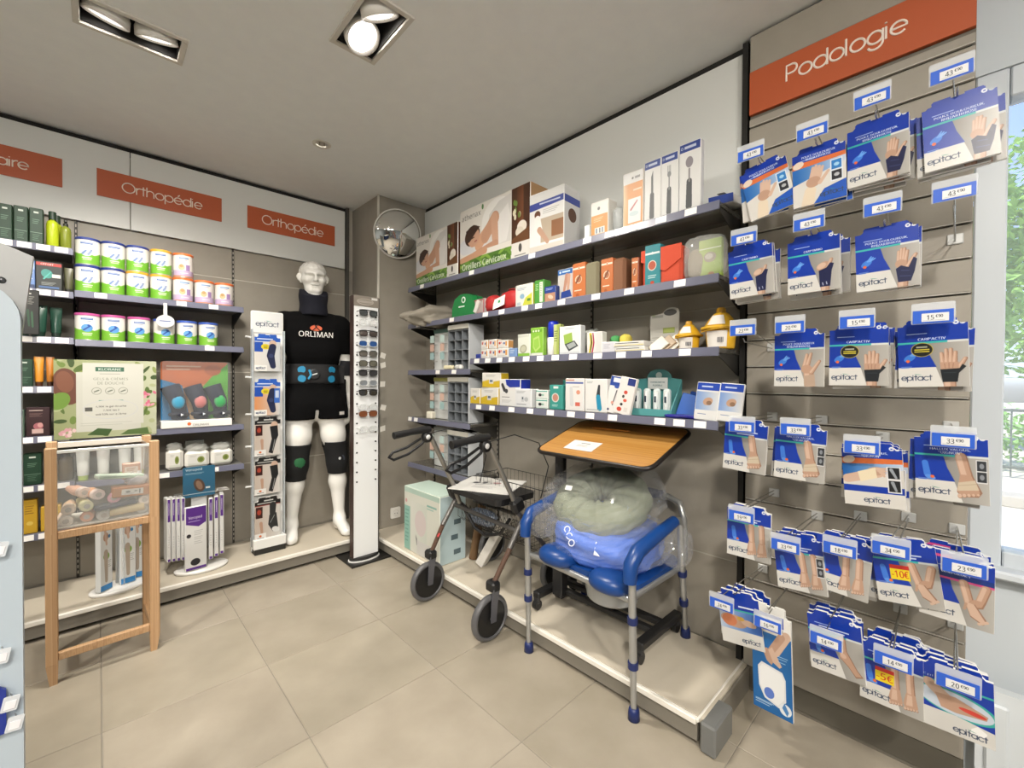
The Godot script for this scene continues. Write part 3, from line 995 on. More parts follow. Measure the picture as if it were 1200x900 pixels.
	carton("soap_box", "grey green carton at the left picture edge above the wooden stand", "box", Vector3(-0.265, 0.912, -3.10), 0, Vector3(0.03, 0.13, 0.05), art(48, 160, "5f7466", [["s", 15, 20, 70, 40, 6, "a9b8ac"]]), "55695c")
	carton("shampoo_box", "dark green carton low at the left picture edge", "box", Vector3(-0.225, 0.68, -3.10), 0, Vector3(0.06, 0.15, 0.05), green_box, "17321f")
	bottle("oil_bottle", "brown bottle with gold label behind the acrylic front", "bottle", Vector3(-0.115, 0.68, -3.12), 0.028, 0.155, M("4a3a20", 0.15), M("2c2418", 0.4))
	carton("sun_box", "tall yellow carton low behind the wooden stand", "box", Vector3(-0.235, 0.448, -3.10), 0, Vector3(0.05, 0.16, 0.05), art(64, 160, "d0a52e", [["s", 15, 16, 70, 30, 4, "8a6420"], ["e", 50, 70, 24, 16, "e8c860"]]), "c0962a", "", "yellow cartons")
	carton("sun_box", "second yellow carton beside the tall one behind the stand", "box", Vector3(-0.165, 0.448, -3.10), 0, Vector3(0.07, 0.12, 0.05), art(96, 128, "d8ae3a", [["s", 15, 16, 70, 40, 4, "8a6420"]]), "c0962a", "", "yellow cartons")
	# milk tins
	var tin := func(low, fig, ring):
		var q := Pic.new(320, 144, "f1efe9")
		q.r(0, 52, 100, 48, low)
		q.p([30, 52, 40, 60, 50, 56, 60, 62, 70, 52, 70, 46, 30, 46], "f1efe9")
		q.e(50, 52, 7.5, 7.0, fig)
		if ring: q.l(46, 60, 54, 44, 1.4, 1.0, "2c4f9e"); q.e(52, 42, 1.6, 1.6, "2c4f9e")
		else: q.l(45, 58, 49, 46, 1.6, 1.2, "6f86b8"); q.l(52, 60, 56, 44, 1.5, 1.0, "8a9ac0"); q.e(56, 42, 1.6, 1.6, "8a9ac0")
		q.r(42, 12, 16, 8, "4f6fae"); q.r(43, 14, 14, 1.5, "dfe4ee"); q.r(45, 23, 10, 3, "9aa6bc")
		q.r(44, 72, 13, 3, "f3f6ea"); q.r(45, 79, 11, 3, "e3efcf"); q.r(5, 60, 20, 28, "e8ecd8"); q.r(78, 60, 18, 28, "e8ecd8")
		return printed(q.tex(), 0.35)
	var gm: Material = tin.call("78b83a", "c4cfe4", false)
	var cm: Material = tin.call("7cba3c", "5f9fdc", true)
	var pq := Pic.new(320, 144, "f2ece6")
	pq.r(0, 70, 100, 30, "c9b2d2"); pq.e(46, 56, 5, 6, "d9b98a"); pq.e(46, 50, 3, 3.4, "b8925c"); pq.r(53, 44, 7, 26, "a888bc"); pq.r(42, 12, 16, 7, "7fa0c8"); pq.r(44, 22, 11, 3, "b8a6b8"); pq.r(44, 80, 13, 3, "efe6f0"); pq.r(0, 94, 100, 6, "d9895c")
	var pm := printed(pq.tex(), 0.35)
	var bx := [-0.033, 0.063, 0.160, 0.259, 0.358, 0.458, 0.558]
	var where := ["leftmost", "second", "third", "fourth", "fifth", "sixth", "rightmost"]
	var low_lids := ["27387e", "27387e", "d9a032", "d9a032", "d8703a", "d8703a", "d8703a"]
	var lid_say := {"27387e": "navy", "d9a032": "yellow", "d8703a": "orange", "b4508c": "pink", "3a57a8": "blue"}
	for i in 7: milk_tin("%s milk tin with %s lid in the lower layer of the upper shelf" % [where[i], lid_say[low_lids[i]]], Vector3(bx[i], 1.627, -3.105), gm if i < 4 else pm, low_lids[i])
	var top_lids := ["27387e", "27387e", "27387e", "d9a032", "d8703a"]
	for i in 5: milk_tin("%s milk tin with %s lid stacked on the upper layer" % [where[i] if i < 4 else "rightmost", lid_say[top_lids[i]]], Vector3(bx[i] + 0.001, 1.7645, -3.104), gm if i < 4 else pm, top_lids[i])
	var cx := [-0.035, 0.063, 0.165, 0.272, 0.375, 0.477]
	for i in 6: milk_tin("%s milk tin with %s lid on the single-row shelf" % [where[i] if i < 5 else "rightmost", "pink" if i < 3 else "blue"], Vector3(cx[i], 1.383, -3.10), cm, "b4508c" if i < 3 else "3a57a8")
	# oval shelf wobbler
	var wb := thing("shelf_wobbler", "white oval shelf talker hanging in front of the milk tins", "sign", Vector3(0.272, 1.592, SHELF_Z + 0.012))
	obj("strip", box(Vector3(0.016, 0.07, 0.001), 0.0), M("e9e9e6", 0.2, 0.0, 0.7), wb, Vector3(0, -0.02, 0))
	var ov := PackedVector2Array()
	for i in 28: ov.append(Vector2(cos(TAU * i / 28) * 0.04, sin(TAU * i / 28) * 0.034))
	obj("oval_card", prism(ov, 0.002), [M("e6e6e4", 0.4), printed(art(128, 112, "e9e9e8", [["s", 25, 18, 50, 14, 2, "9aa0b4"], ["r", 18, 44, 60, 10, "6a78a8"], ["s", 25, 66, 50, 16, 2, "a8acb8"]]), 0.4)], wb, Vector3(0, -0.085, 0.001))
	poster()
	brace_display()
	# soft white packs
	var pad_art := art(160, 128, "e6e5de", [["s", 10, 14, 40, 20, 3, "b4b6ac"], ["e", 70, 52, 20, 22, "8f9a54", 10], ["e", 70, 52, 12, 14, "6a7a34", 10], ["r", 0, 84, 100, 16, "d8dace"]])
	for k in 3:
		var q = [[0.318, 0.08, 0.115, "left soft white pack, partly behind the wooden stand"], [0.421, 0.118, 0.098, "middle soft white pack with green oval above the blue sign"], [0.541, 0.112, 0.095, "right soft white pack with green oval"]][k]
		var t := thing("cotton_pack", q[3], "pack", Vector3(q[0], 0.672, -3.12), rng.randf_range(-0.1, 0.1), "soft white packs on the left shelf")
		obj("pack", print_box(Vector3(q[1], q[2], 0.075), 0.016), [M("dedcd4", 0.35), printed(pad_art, 0.35), M("dedcd4", 0.35)], t)
		obj("wrapper_top", blob(Vector3(q[1] * 0.9, 0.05, 0.06), 0.35, 2.5, 40 + k, 2.4, 10), M("e4e6e0", 0.1, 0.0, 0.45), t, Vector3(0, q[2] + 0.012, 0))
	carton("cotton_box", "small grey bag standing behind the middle soft white pack", "bag", Vector3(0.42, 0.672, -3.19), 0, Vector3(0.09, 0.15, 0.04), "", "7d7f78", "", "", Vector3.ZERO, 0.2)
	# bottles seen through the acrylic front of the wooden stand
	var bl := printed(art(160, 128, "e7e8e2", [["r", 30, 30, 40, 50, "8cb04a"], ["e", 50, 44, 10, 12, "3f4a30"], ["r", 34, 66, 32, 3, "e7e8e2"]]), 0.3)
	for k in 4:
		var x: float = [-0.054, 0.022, 0.105, 0.167][k]
		tube_pack("wash_tube", "%s white tube with green label behind the acrylic front" % ["leftmost", "second", "third", "rightmost"][k], "tube", Vector3(x, 0.672, -3.11), 0.052, 0.145, bl, M("d9dad4" if k % 2 else "a8c060", 0.4), 0, "white tubes behind the stand")

func poster():
	var q := Pic.new(300, 312, "d9dcc4")
	q.fade(0, 0, 100, 100, "98a070", "c4c8ac")
	for i in 60:                                   # printed foliage round the rim
		var x := rng.randf() * 100.0
		var y := rng.randf() * 100.0
		if x > 26 and x < 80 and y < 86: continue
		q.e(x, y, rng.randf_range(3, 8), rng.randf_range(1.5, 4), ["6f8640", "8f9c5c", "556c30", "b0b68c", "3f5428"][i % 5], rng.randf() * 180.0)
	for i in 14: q.e(86 + rng.randf() * 12, 40 + rng.randf() * 20, 2.6, 1.6, ["d86f8c", "e4a0b0"][i % 2], rng.randf() * 180.0)
	for i in 10: q.e(6 + rng.randf() * 14, 88 + rng.randf() * 10, 2.6, 1.8, ["d8a0a8", "e8c8c8"][i % 2], rng.randf() * 180.0)
	q.e(12, 34, 13, 24, "6b4030", -8); q.e(10, 28, 8, 14, "82523c", -8); q.e(5, 52, 9, 12, "6f9238", 30)
	q.r(20, 16, 63, 76, "cfcfc4"); q.r(26, 4, 60, 80, "d4d4ca")
	q.p([30, 96, 40, 88, 54, 90, 50, 98], "3c5a2a"); q.p([62, 98, 70, 92, 90, 90, 92, 99], "55703a")
	q.r(38, 9, 28, 5.6, "3f6a55"); write(q, "KLORANE", 41, 10.2, 22, 3.2, "e6ece4", true)
	q.r(42, 17.5, 20, 0.8, "a8aaa0")
	write(q, "GELS & CRÈMES", 36, 22, 34, 3.8, "8d9284"); write(q, "DE DOUCHE", 40, 28, 26, 3.6, "8d9284")
	for i in 3:
		q.e(39 + i * 13, 40, 4.8, 4.8, "8d9284"); q.e(39 + i * 13, 40, 4.2, 4.2, "d4d4ca"); q.l(37 + i * 13, 41, 41 + i * 13, 39, 0.8, 0.8, "7a8072")
	q.r(41, 52, 24, 3.4, "5f9a80"); q.e(53, 64, 27, 13, "c9cbd2"); q.e(53, 64, 26.4, 12.4, "d4d4ca")
	q.r(28, 61, 7, 5, "5a5a55")
	write(q, "4,90€ le gel douche", 38, 59, 30, 3, "4a4a48"); write(q, "7,90€ les 2", 45, 64, 16, 2.6, "4a4a48"); write(q, "soit 50% sur le 2ème", 38, 69, 30, 2.6, "4a4a48")
	q.r(24, 81, 50, 0.7, "b8baae"); q.r(24, 83.5, 40, 0.7, "b8baae")
	var t := thing("poster_board", "botanical cardboard poster for shower gel above the wooden stand", "poster", Vector3(0.04, 0.892, -3.035))
	obj("card", prism(PackedVector2Array([Vector2(-0.192, 0), Vector2(0.192, 0), Vector2(0.192, 0.392), Vector2(-0.192, 0.392)]), 0.004), [M("e4e4dc", 0.5), printed(q.tex(), 0.5)], t)
	obj("strut", box(Vector3(0.06, 0.25, 0.003), 0.0), M("d8d4c8", 0.7), t, Vector3(0, 0.125, -0.03), Vector3(0.2, 0, 0))

func brace_display():
	var t := thing("brace_display", "counter display case with three knee braces under orange and green print", "display", Vector3(0.419, 0.913, -3.10))
	var back := art(240, 230, "c98a5c", [["p", [0, 0, 100, 0, 78, 34, 36, 44, 0, 30], "c06a3e"], ["p", [100, 2, 74, 26, 58, 46, 66, 100, 100, 100], "5cab3c"], ["p", [0, 30, 30, 40, 42, 100, 0, 100], "2f7fb4"], ["p", [36, 44, 58, 46, 66, 60, 60, 100, 42, 100], "d3b48c"], ["e", 76, 14, 13, 9, "a85a38"], ["r", 8, 7, 50, 2.4, "ddb8a0"], ["r", 8, 12, 34, 2.4, "ddb8a0"], ["p", [66, 60, 74, 50, 70, 84, 64, 92], "8fd04a"]])
	obj("back_panel", prism(round_rect(0.322, 0.345, 0.012), 0.004), [M("cfd4d6", 0.3), printed(back, 0.35)], t, Vector3(0, 0.205, -0.03))
	obj("front_shield", prism(round_rect(0.322, 0.345, 0.012), 0.003), M("f0f4f4", 0.04, 0.0, 0.04), t, Vector3(0, 0.205, 0.052))
	var base := obj("base", box(Vector3(0.335, 0.042, 0.09), 0.003), M("e6e5e1", 0.4), t, Vector3(0, 0.021, 0.012))
	obj("lettering", text_fit("ORLIMAN", 0.075, 0.012, 0.0008), M("8a8884", 0.5), base, Vector3(0.012, -0.006, 0.046))
	obj("emblem", lathe([[0.0, 0.0], [0.009, 0.0], [0.009, 0.001], [0.0, 0.001]], 14, false), M("d8682f", 0.5), base, Vector3(-0.042, 0.0, 0.045), Vector3(PI / 2, 0, 0))
	for k in 3:
		var c: String = ["3f95b8", "b87878", "3f9a5c"][k]
		var x: float = [-0.09, 0.012, 0.108][k]
		var kn := obj("knee_brace", tube([Vector3(x + 0.01, 0.05, 0.0), Vector3(x + 0.008, 0.10, 0.004), Vector3(x, 0.15, 0.012), Vector3(x - 0.02, 0.20, 0.006), Vector3(x - 0.032, 0.235, 0.0)], [0.037, 0.036, 0.041, 0.044, 0.046], 16), M("1b2138", 0.8), t)
		kn.name = "knee_brace" if k == 0 else "knee_brace_%03d" % k
		obj("kneecap_patch", blob(Vector3(0.06, 0.072, 0.02), 0.15, 6.0, k, 2.0, 8), M(c, 0.7), kn, Vector3(x, 0.145, 0.046))
		obj("strap", tube([Vector3(x - 0.03, 0.075, 0.0), Vector3(x - 0.028, 0.075, 0.036), Vector3(x + 0.008, 0.075, 0.046), Vector3(x + 0.044, 0.075, 0.036), Vector3(x + 0.046, 0.075, 0.0)], 0.012, 6), M("15182a", 0.7), kn)
		obj("arrow_mark", prism(PackedVector2Array([Vector2(-0.006, -0.008), Vector2(0.008, 0), Vector2(-0.006, 0.008)]), 0.002), M("dfe3ea", 0.5), kn, Vector3(x + 0.016, 0.075, 0.059))

func text_fit(s: String, w: float, h: float, depth: float) -> ArrayMesh:        # solid lettering of a given size, its lower left corner at (-w / 2, -h / 2)
	var arr := text_mesh(s, 0.02).get_mesh_arrays()
	var vs: PackedVector3Array = arr[Mesh.ARRAY_VERTEX]
	var lo := vs[0]
	var hi := vs[0]
	for v in vs:
		lo = lo.min(v); hi = hi.max(v)
	var sp := hi - lo
	for i in vs.size():
		var v := (vs[i] - lo) / sp
		vs[i] = Vector3((v.x - 0.5) * w, (v.y - 0.5) * h, v.z * depth)
	arr[Mesh.ARRAY_VERTEX] = vs
	var m := ArrayMesh.new()
	m.add_surface_from_arrays(Mesh.PRIMITIVE_TRIANGLES, arr)
	return m


# ================================================================ stands in front of the left wall
func middle_displays():
	gondola()
	wooden_stand()
	insole_stand()
	insert_stand()
	brace_tower()
	sunglasses_stand()

func gondola():
	var t := thing("display_gondola", "pale blue-white display unit cut by the left picture edge", "display unit", Vector3(-0.396, 0, -1.4))
	var pane := M("a9b5be", 0.4)
	var pts := PackedVector2Array([Vector2(-0.3, 0.02), Vector2(0.279, 0.02)])
	for i in 7:
		var a := PI / 2 * i / 6
		pts.append(Vector2(0.199 + 0.08 * cos(a), 1.32 + 0.08 * sin(a)))
	pts.append(Vector2(-0.3, 1.44))
	obj("end_panel", prism(pts, 0.025), pane, t)
	obj("header_cheek", prism(PackedVector2Array([Vector2(-0.3, 1.2), Vector2(0.272, 1.24), Vector2(0.296, 1.464), Vector2(0.255, 1.482), Vector2(-0.3, 1.62)]), 0.02), M("9a9c9c", 0.35), t, Vector3(0, 0, -0.03))
	obj("screw", lathe([[0.0, 0.0], [0.007, 0.0], [0.006, 0.003], [0.0, 0.004]], 12), M("55575a", 0.3, 0.7), t, Vector3(0.25, 1.405, -0.019), Vector3(PI / 2, 0, 0))
	obj("side_panel", box(Vector3(0.02, 1.22, 0.10), 0.002), pane, t, Vector3(0.245, 0.67, -0.063))
	obj("plinth", box(Vector3(0.5, 0.06, 0.40), 0.002), M("6d6f70", 0.5), t, Vector3(-0.05, 0.03, -0.22))
	var tags := [[0.248, 0.843], [0.262, 0.515], [0.268, 0.470], [0.250, 0.62]]
	for q in tags:
		var h := obj("tag_holder", prism(round_rect(0.024, 0.03, 0.002, 2), 0.0015), M("e8ecf0", 0.1, 0.0, 0.6), t, Vector3(q[0], q[1], 0.03), Vector3(0, 0.2, -0.2))
		obj("price_card", box(Vector3(0.016, 0.016, 0.001), 0.0), M("e9e7ea", 0.5), h, Vector3(0, -0.002, 0.0015))
		obj("tag_wire", tube([Vector3(0, 0.013, 0.0), Vector3(0, 0.013, -0.018)], 0.001, 5), M("b9b9b6", 0.3, 0.9), h)
	single("brace_pack", "dark blue pack hanging at the very left edge of the picture", "pack", pack_mesh(0.05, 0.10, 0.010), [M("1b2f86", 0.4), M("1b2f86", 0.35)], Vector3(-0.165, 0.555, -1.375), Vector3(0, 0.1, 0))

func wooden_stand():
	var t := thing("wooden_stand", "light wooden bin stand with acrylic front full of tubes", "display stand", Vector3(0.024, 0, -2.43), 0.04)
	var q := Pic.new(128, 512, "c29c74")
	for i in 46:
		var x := rng.randf() * 100.0
		q.l(x, -2, x + rng.randf_range(-6, 6), 102, rng.randf_range(0.3, 1.0), rng.randf_range(0.3, 1.0), ["ba926a", "caa47c", "b68e66", "c8a47e"][i % 4])
	var wood := printed(ImageTexture.create_from_image(q.tex()), 0.5)
	wood.uv1_triplanar = true
	wood.uv1_scale = Vector3(7, 1.7, 7)
	mats["beech"] = wood
	for s in [-1, 1]:
		for d in [0, 1]:
			var st := begin()
			var z = -0.014 - d * 0.245
			add_box(st, Vector3(s * 0.155, 0.50, z), Vector3(0.034, 0.845, 0.03), 0.003)
			for k in 1:                                   # foot tapering to the ground
				var top := Vector3(0.034, 0, 0.03)
				var a := []
				for c in [[-1, -1], [1, -1], [1, 1], [-1, 1]]:
					a.append([Vector3(s * 0.155 + c[0] * 0.017, 0.08, z + c[1] * 0.015), Vector3(s * 0.155 + c[0] * 0.011 - s * 0.004, 0.0, z + c[1] * 0.012)])
				for i in 4: quad_out(st, a[i][0], a[(i + 1) % 4][0], a[(i + 1) % 4][1], a[i][1], Vector3(s * 0.155, 0.05, z))
				quad_out(st, a[0][1], a[1][1], a[2][1], a[3][1], Vector3(s * 0.155, 0.05, z))
			obj("post", done(st), wood, t)
		obj("side_rail", box(Vector3(0.024, 0.03, 0.216), 0.002), wood, t, Vector3(s * 0.155, 0.105, -0.136))
		obj("side_rail", box(Vector3(0.024, 0.03, 0.216), 0.002), wood, t, Vector3(s * 0.155, 0.58, -0.136))
		obj("side_pane", box(Vector3(0.004, 0.30, 0.21), 0.0), M("eef3f2", 0.03, 0.0, 0.12), t, Vector3(s * 0.139, 0.755, -0.136))
	obj("stretcher", box(Vector3(0.276, 0.03, 0.022), 0.002), wood, t, Vector3(0, 0.105, -0.014))
	obj("bin_rail", box(Vector3(0.276, 0.03, 0.022), 0.002), wood, t, Vector3(0, 0.58, -0.014))
	obj("bin_rail", box(Vector3(0.276, 0.03, 0.022), 0.002), wood, t, Vector3(0, 0.58, -0.259))
	obj("bin_floor", box(Vector3(0.276, 0.008, 0.222), 0.001), M("d8d4ca", 0.5), t, Vector3(0, 0.6, -0.136))
	obj("top_rail", box(Vector3(0.276, 0.024, 0.02), 0.002), M("dcd6ca", 0.4), t, Vector3(0, 0.905, -0.259))
	obj("front_pane", box(Vector3(0.276, 0.30, 0.004), 0.0), M("eef3f2", 0.03, 0.0, 0.12), t, Vector3(0, 0.755, -0.006))
	obj("front_rim", box(Vector3(0.276, 0.012, 0.010), 0.001), M("e2e3df", 0.2), t, Vector3(0, 0.906, -0.006))
	# the tubes piled in the bin
	var pile := [[-0.115, 0.624, -0.03, 0.05, "e3cdb8", "e8e2d8", "cream tube at the bottom left of the bin"], [-0.108, 0.668, -0.034, -0.06, "d7b08c", "e6d4c2", "pale peach tube above the bottom left one"],
		[-0.055, 0.672, -0.03, 0.12, "cfcf8c", "dedbb0", "pale yellow-green tube in the bin"], [-0.055, 0.625, -0.05, -0.2, "c9653f", "e0a080", "orange-red tube in the bin"], [-0.005, 0.624, -0.03, 0.1, "dcdcd8", "d2d2ce", "white tube low in the bin"],
		[-0.02, 0.712, -0.034, 0.25, "e0a070", "ecd8d2", "white-capped peach tube high in the pile"], [0.026, 0.69, -0.03, -0.15, "b84a5c", "e4a8b4", "crimson tube with pink cap"], [0.125, 0.664, -0.03, -0.05, "d8c8c0", "e0d6cc", "pale tube at the right of the bin"],
		[0.12, 0.625, -0.04, 0.15, "c0c4c4", "cccccc", "grey tube at the bottom right of the bin"], [-0.06, 0.722, -0.07, 0.3, "d8a890", "e6d0c4", "rose tube behind the pile"]]
	for p in pile:
		var o := thing("shower_tube", p[6], "tube", t.transform * Vector3(p[0], p[1], p[2]), p[3] + 0.04, "tubes in the wooden stand")
		obj("cap", lathe([[0.0, 0.0], [0.019, 0.0], [0.022, 0.004], [0.022, 0.026], [0.0, 0.026]], 18, false), M(p[5], 0.35), o, Vector3.ZERO, Vector3(-PI / 2, 0, 0))
		obj("dimple", lathe([[0.0, 0.0], [0.010, 0.0], [0.010, 0.002], [0.0, 0.002]], 14, false), M("b9b2aa", 0.5), o, Vector3(0, 0, 0.0005), Vector3(-PI / 2, 0, 0))
		obj("body", tube([Vector3(0, 0, -0.026), Vector3(0, 0, -0.08), Vector3(0, 0, -0.15)], [0.0205, 0.021, 0.012], 16), M(p[4], 0.35), o)
	var lab := art(160, 96, "c07f42", [["r", 22, 18, 62, 66, "e4e2dc"], ["e", 40, 50, 7, 7, "7a7a78"], ["e", 62, 46, 5, 5, "8a8a86"], ["r", 72, 26, 3, 50, "4a4a48"], ["s", 30, 66, 30, 14, 2, "9a9a96"]])
	carton("shower_carton", "orange carton with white label lying on the pile", "box", t.transform * Vector3(0.078, 0.69, -0.045), 0.04, Vector3(0.12, 0.042, 0.06), lab, "b8753a", "", "", Vector3(0, 0.05, -0.06))
	carton("shower_carton", "dark navy flat carton lying in the pile", "box", t.transform * Vector3(0.03, 0.652, -0.04), 0.04, Vector3(0.13, 0.02, 0.05), art(128, 32, "2c3048", [["s", 10, 30, 60, 50, 2, "8a90a8"]]), "262a40", "", "", Vector3(0, 0.1, 0.06))
	carton("shower_carton", "pale green flat carton on top of the pile", "box", t.transform * Vector3(0.045, 0.768, -0.06), 0.04, Vector3(0.15, 0.016, 0.06), art(128, 24, "b9d0b8", [["s", 10, 30, 60, 50, 2, "6a907a"]]), "c4d8c4", "", "", Vector3(0, 0.2, -0.12))
	carton("shower_carton", "small pink carton standing at the back of the pile", "box", t.transform * Vector3(0.09, 0.745, -0.14), 0.04, Vector3(0.06, 0.07, 0.03), art(64, 64, "d8a890", [["r", 10, 20, 80, 40, "e8d8cc"], ["s", 20, 28, 60, 26, 3, "a87860"]]), "d0a088")
	single("shower_tube", "long beige tube lying across the front of the pile", "tube", tube([Vector3(-0.055, 0, 0), Vector3(0.03, 0, 0), Vector3(0.055, 0, 0)], [0.016, 0.018, 0.018], 14), M("cdbb92", 0.4), t.transform * Vector3(0.067, 0.634, -0.036), Vector3(0, 0.1, 0.05), "tubes in the wooden stand")
	single("plastic_wrap", "crumpled clear wrapping on the right of the pile", "wrapping", blob(Vector3(0.07, 0.06, 0.07), 0.5, 2.0, 77, 2.2, 12), M("eceaea", 0.08, 0.0, 0.35), t.transform * Vector3(0.10, 0.752, -0.07))

func oval_base(t, rx, rz):
	var st := begin(true)
	var prof := [[0.0, 0.0], [0.96, 0.0], [1.0, 0.006], [1.0, 0.012], [0.93, 0.018], [0.0, 0.020]]
	add_lathe(st, prof, 32, Vector3.ZERO, Basis(Vector3(rx, 0, 0), Vector3(0, 1, 0), Vector3(0, 0, rz)), false)
	obj("base", done(st), M("e9e8e4", 0.3), t)

func insole_stand():
	var t := thing("insole_stand", "white oval display foot holding insole packs behind the wooden stand", "display stand", Vector3(0.084, PLINTH, -3.03), 0.35)
	oval_base(t, 0.125, 0.085)
	obj("pole", tube([Vector3(0, 0.018, -0.03), Vector3(0, 0.36, -0.03)], 0.009, 10), M("c9cac8", 0.3, 0.5), t)
	obj("divider", box(Vector3(0.004, 0.33, 0.07), 0.0), M("dfe6ea", 0.1, 0.0, 0.35), t, Vector3(0.0, 0.19, 0.005))
	var a := art(96, 320, "e6e7e4", [["e", 46, 12, 22, 24, SKIN, 20], ["l", 40, 0, 52, 24, 10, 8, SKIN_L], ["e", 76, 12, 10, 10, "3f7fae"], ["e", 50, 44, 26, 22, "7fae3c"], ["l", 46, 38, 50, 84, 18, 12, "b4a594"], ["s", 66, 52, 26, 14, 4, "a8aaa6"], ["r", 0, 91, 100, 9, "2f86c8"]])
	for k in 3:
		carton("insole_pack", ["narrow white insole pack seen past the left post", "white insole pack in the middle of the oval foot", "white insole pack with green leaf at the right of the foot"][k], "pack", t.transform * Vector3([-0.075, 0.02, 0.075][k], 0.022, [0.02, 0.02, -0.012][k]), [0.75, 0.25, 0.1][k], Vector3(0.064, 0.31 + 0.008 * k, 0.028), a, "dcdfdf", "2f86c8" if k == 0 else "", "insole packs on the oval foot")

func insert_stand():
	var t := thing("insert_stand", "white oval display foot with blue header and purple-topped packs", "display stand", Vector3(0.43, PLINTH, -3.02), 0.0)
	oval_base(t, 0.128, 0.09)
	obj("pole", box(Vector3(0.075, 0.5, 0.012), 0.003), M("e2e3e1", 0.35), t, Vector3(-0.01, 0.268, -0.015))
	obj("header_card", prism(round_rect(0.15, 0.172, 0.006), 0.006), [M("2f6f8f", 0.4), printed(art(160, 184, "2a6484", [["b", "Veroped", 8, 5, 50, 10, "e9eef0"], ["s", 8, 20, 60, 6, 2, "a8c4d0"], ["e", 50, 62, 16, 26, "5a4438", -20], ["e", 50, 62, 9, 18, "8a6f5c", -20], ["r", 70, 70, 14, 6, "d8dfe0"], ["r", 0, 88, 100, 2, "c8d4d8"]]), 0.35)], t, Vector3(-0.012, 0.505, 0.01))
	for s in [-1, 1]:
		for k in 3: obj("peg", tube([Vector3(s * 0.06, 0.44, -0.03 + 0.03 * k), Vector3(s * 0.125, 0.445, -0.01 + 0.03 * k)], 0.002, 6), M("b9b9b6", 0.3, 0.9), t)
	var face := art(112, 400, "ebebe8", [["p", [0, 0, 100, 0, 100, 26, 62, 32, 0, 26], "5a2a8c"], ["b", "Veroped", 12, 14, 66, 6, "e6def0"], ["s", 12, 22, 60, 3, 1, "b8a0d4"], ["e", 14, 45, 11, 11, "2c2a30"], ["s", 40, 38, 46, 24, 7, "c4c4c2"], ["e", 46, 88, 24, 20, "26242a"], ["r", 0, 96, 100, 4, "5a2a8c"]])
	var spine := art(32, 400, "ebebe8", [["r", 0, 0, 100, 36, "5a2a8c"], ["r", 40, 6, 20, 20, "d8cce8"], ["s", 30, 60, 40, 20, 5, "c0c0be"], ["r", 0, 96, 100, 4, "5a2a8c"]])
	var p0 := Vector3(0.43, PLINTH + 0.022, -3.02)
	carton("insert_pack", "purple-topped shoe insert pack in the centre of the oval foot", "pack", p0 + Vector3(-0.035, 0, 0.05), 0.12, Vector3(0.1, 0.355, 0.024), face, "e4e4e2", "d8d4e0")
	for k in 4: carton("insert_pack", "%s purple-topped pack in the left row of the display foot" % ["outermost", "second", "third", "innermost"][k], "pack", p0 + Vector3(-0.152 + 0.0205 * k, 0.055, -0.035 + 0.006 * k), 0.1, Vector3(0.017, 0.35, 0.08), spine, "e4e4e2", "", "purple packs, left row")
	for k in 3: carton("insert_pack", "%s purple-topped pack in the right row of the display foot" % ["innermost", "middle", "outermost"][k], "pack", p0 + Vector3(0.043 + 0.028 * k, 0.03 + 0.006 * k, 0.0 - 0.008 * k), -0.12, Vector3(0.02, 0.35, 0.075), spine, "e4e4e2", "", "purple packs, right row")

func knee_art(kind) -> Image:
	var q := Pic.new(150, 240, "e9e8e4")
	if kind < 2:
		q.r(0, 0, 100, 20, "2c5fc0"); q.r(10, 12, 60, 3, "dfe8f8"); q.r(0, 20, 100, 2, "e8e8ea")
		q.fade(0, 22, 100, 78, "e2ddd6" if kind == 0 else "d9905c", "cfd2d4")
		q.r(0, 22, 32, 26, "2450b0"); q.e(42, 34, 17, 12, "e3cf2e"); q.r(34, 32, 16, 2, "8a7a20"); q.r(35, 36, 14, 2, "8a7a20")
		q.l(70, 24, 66, 46, 14, 13, SKIN_L); q.l(70, 34, 62, 58, 14, 15, "232a4a"); q.l(62, 58, 72, 86, 15, 11, "232a4a"); q.e(64, 58, 9, 9, "39426a")
		q.r(0, 84, 48, 16, "efeeea"); draw_logo(q, 6, 94, 36, "4a5670", 0.9)
		if kind == 1: q.r(76, 26, 22, 40, "3f6fc8"); q.r(80, 32, 14, 20, "c8d4ea")
	else:
		q.r(0, 0, 100, 18, "1b1b1c"); q.r(35, 7, 36, 3, "d8d8d4"); q.r(10, 13, 70, 2.4, "bfbfbb"); q.r(0, 18, 100, 2.4, "8a3028" if kind == 3 else "2a2a2a")
		q.fade(0, 20, 100, 80, "c9b9ac", "d8d6d2")
		q.r(4, 22, 26, 26, "3a1a18"); q.e(17, 34, 8, 10, "a84030")
		if kind == 2:
			q.l(76, 22, 78, 46, 14, 13, SKIN_L); q.p([58, 26, 88, 24, 92, 50, 84, 62, 70, 96, 54, 92, 66, 58], "1f2022"); q.l(70, 88, 78, 60, 1.4, 1.2, "a8a8a6")
			q.l(28, 60, 30, 82, 6, 4, SKIN)
		else:
			q.l(70, 22, 68, 54, 13, 10, "2a2c2e"); q.p([56, 44, 84, 40, 92, 78, 70, 84, 52, 66], "2a2c2e"); q.e(82, 80, 16, 10, "e6e6e4", 20); q.l(60, 62, 76, 46, 1.5, 1.5, "8a8c8c")
			q.l(24, 60, 28, 82, 6, 5, SKIN)
		q.r(0, 84, 44, 16, "eeece8"); q.e(22, 90, 5, 4, "d8682f"); q.r(10, 94, 26, 2, "9a9894")
	return q.tex()

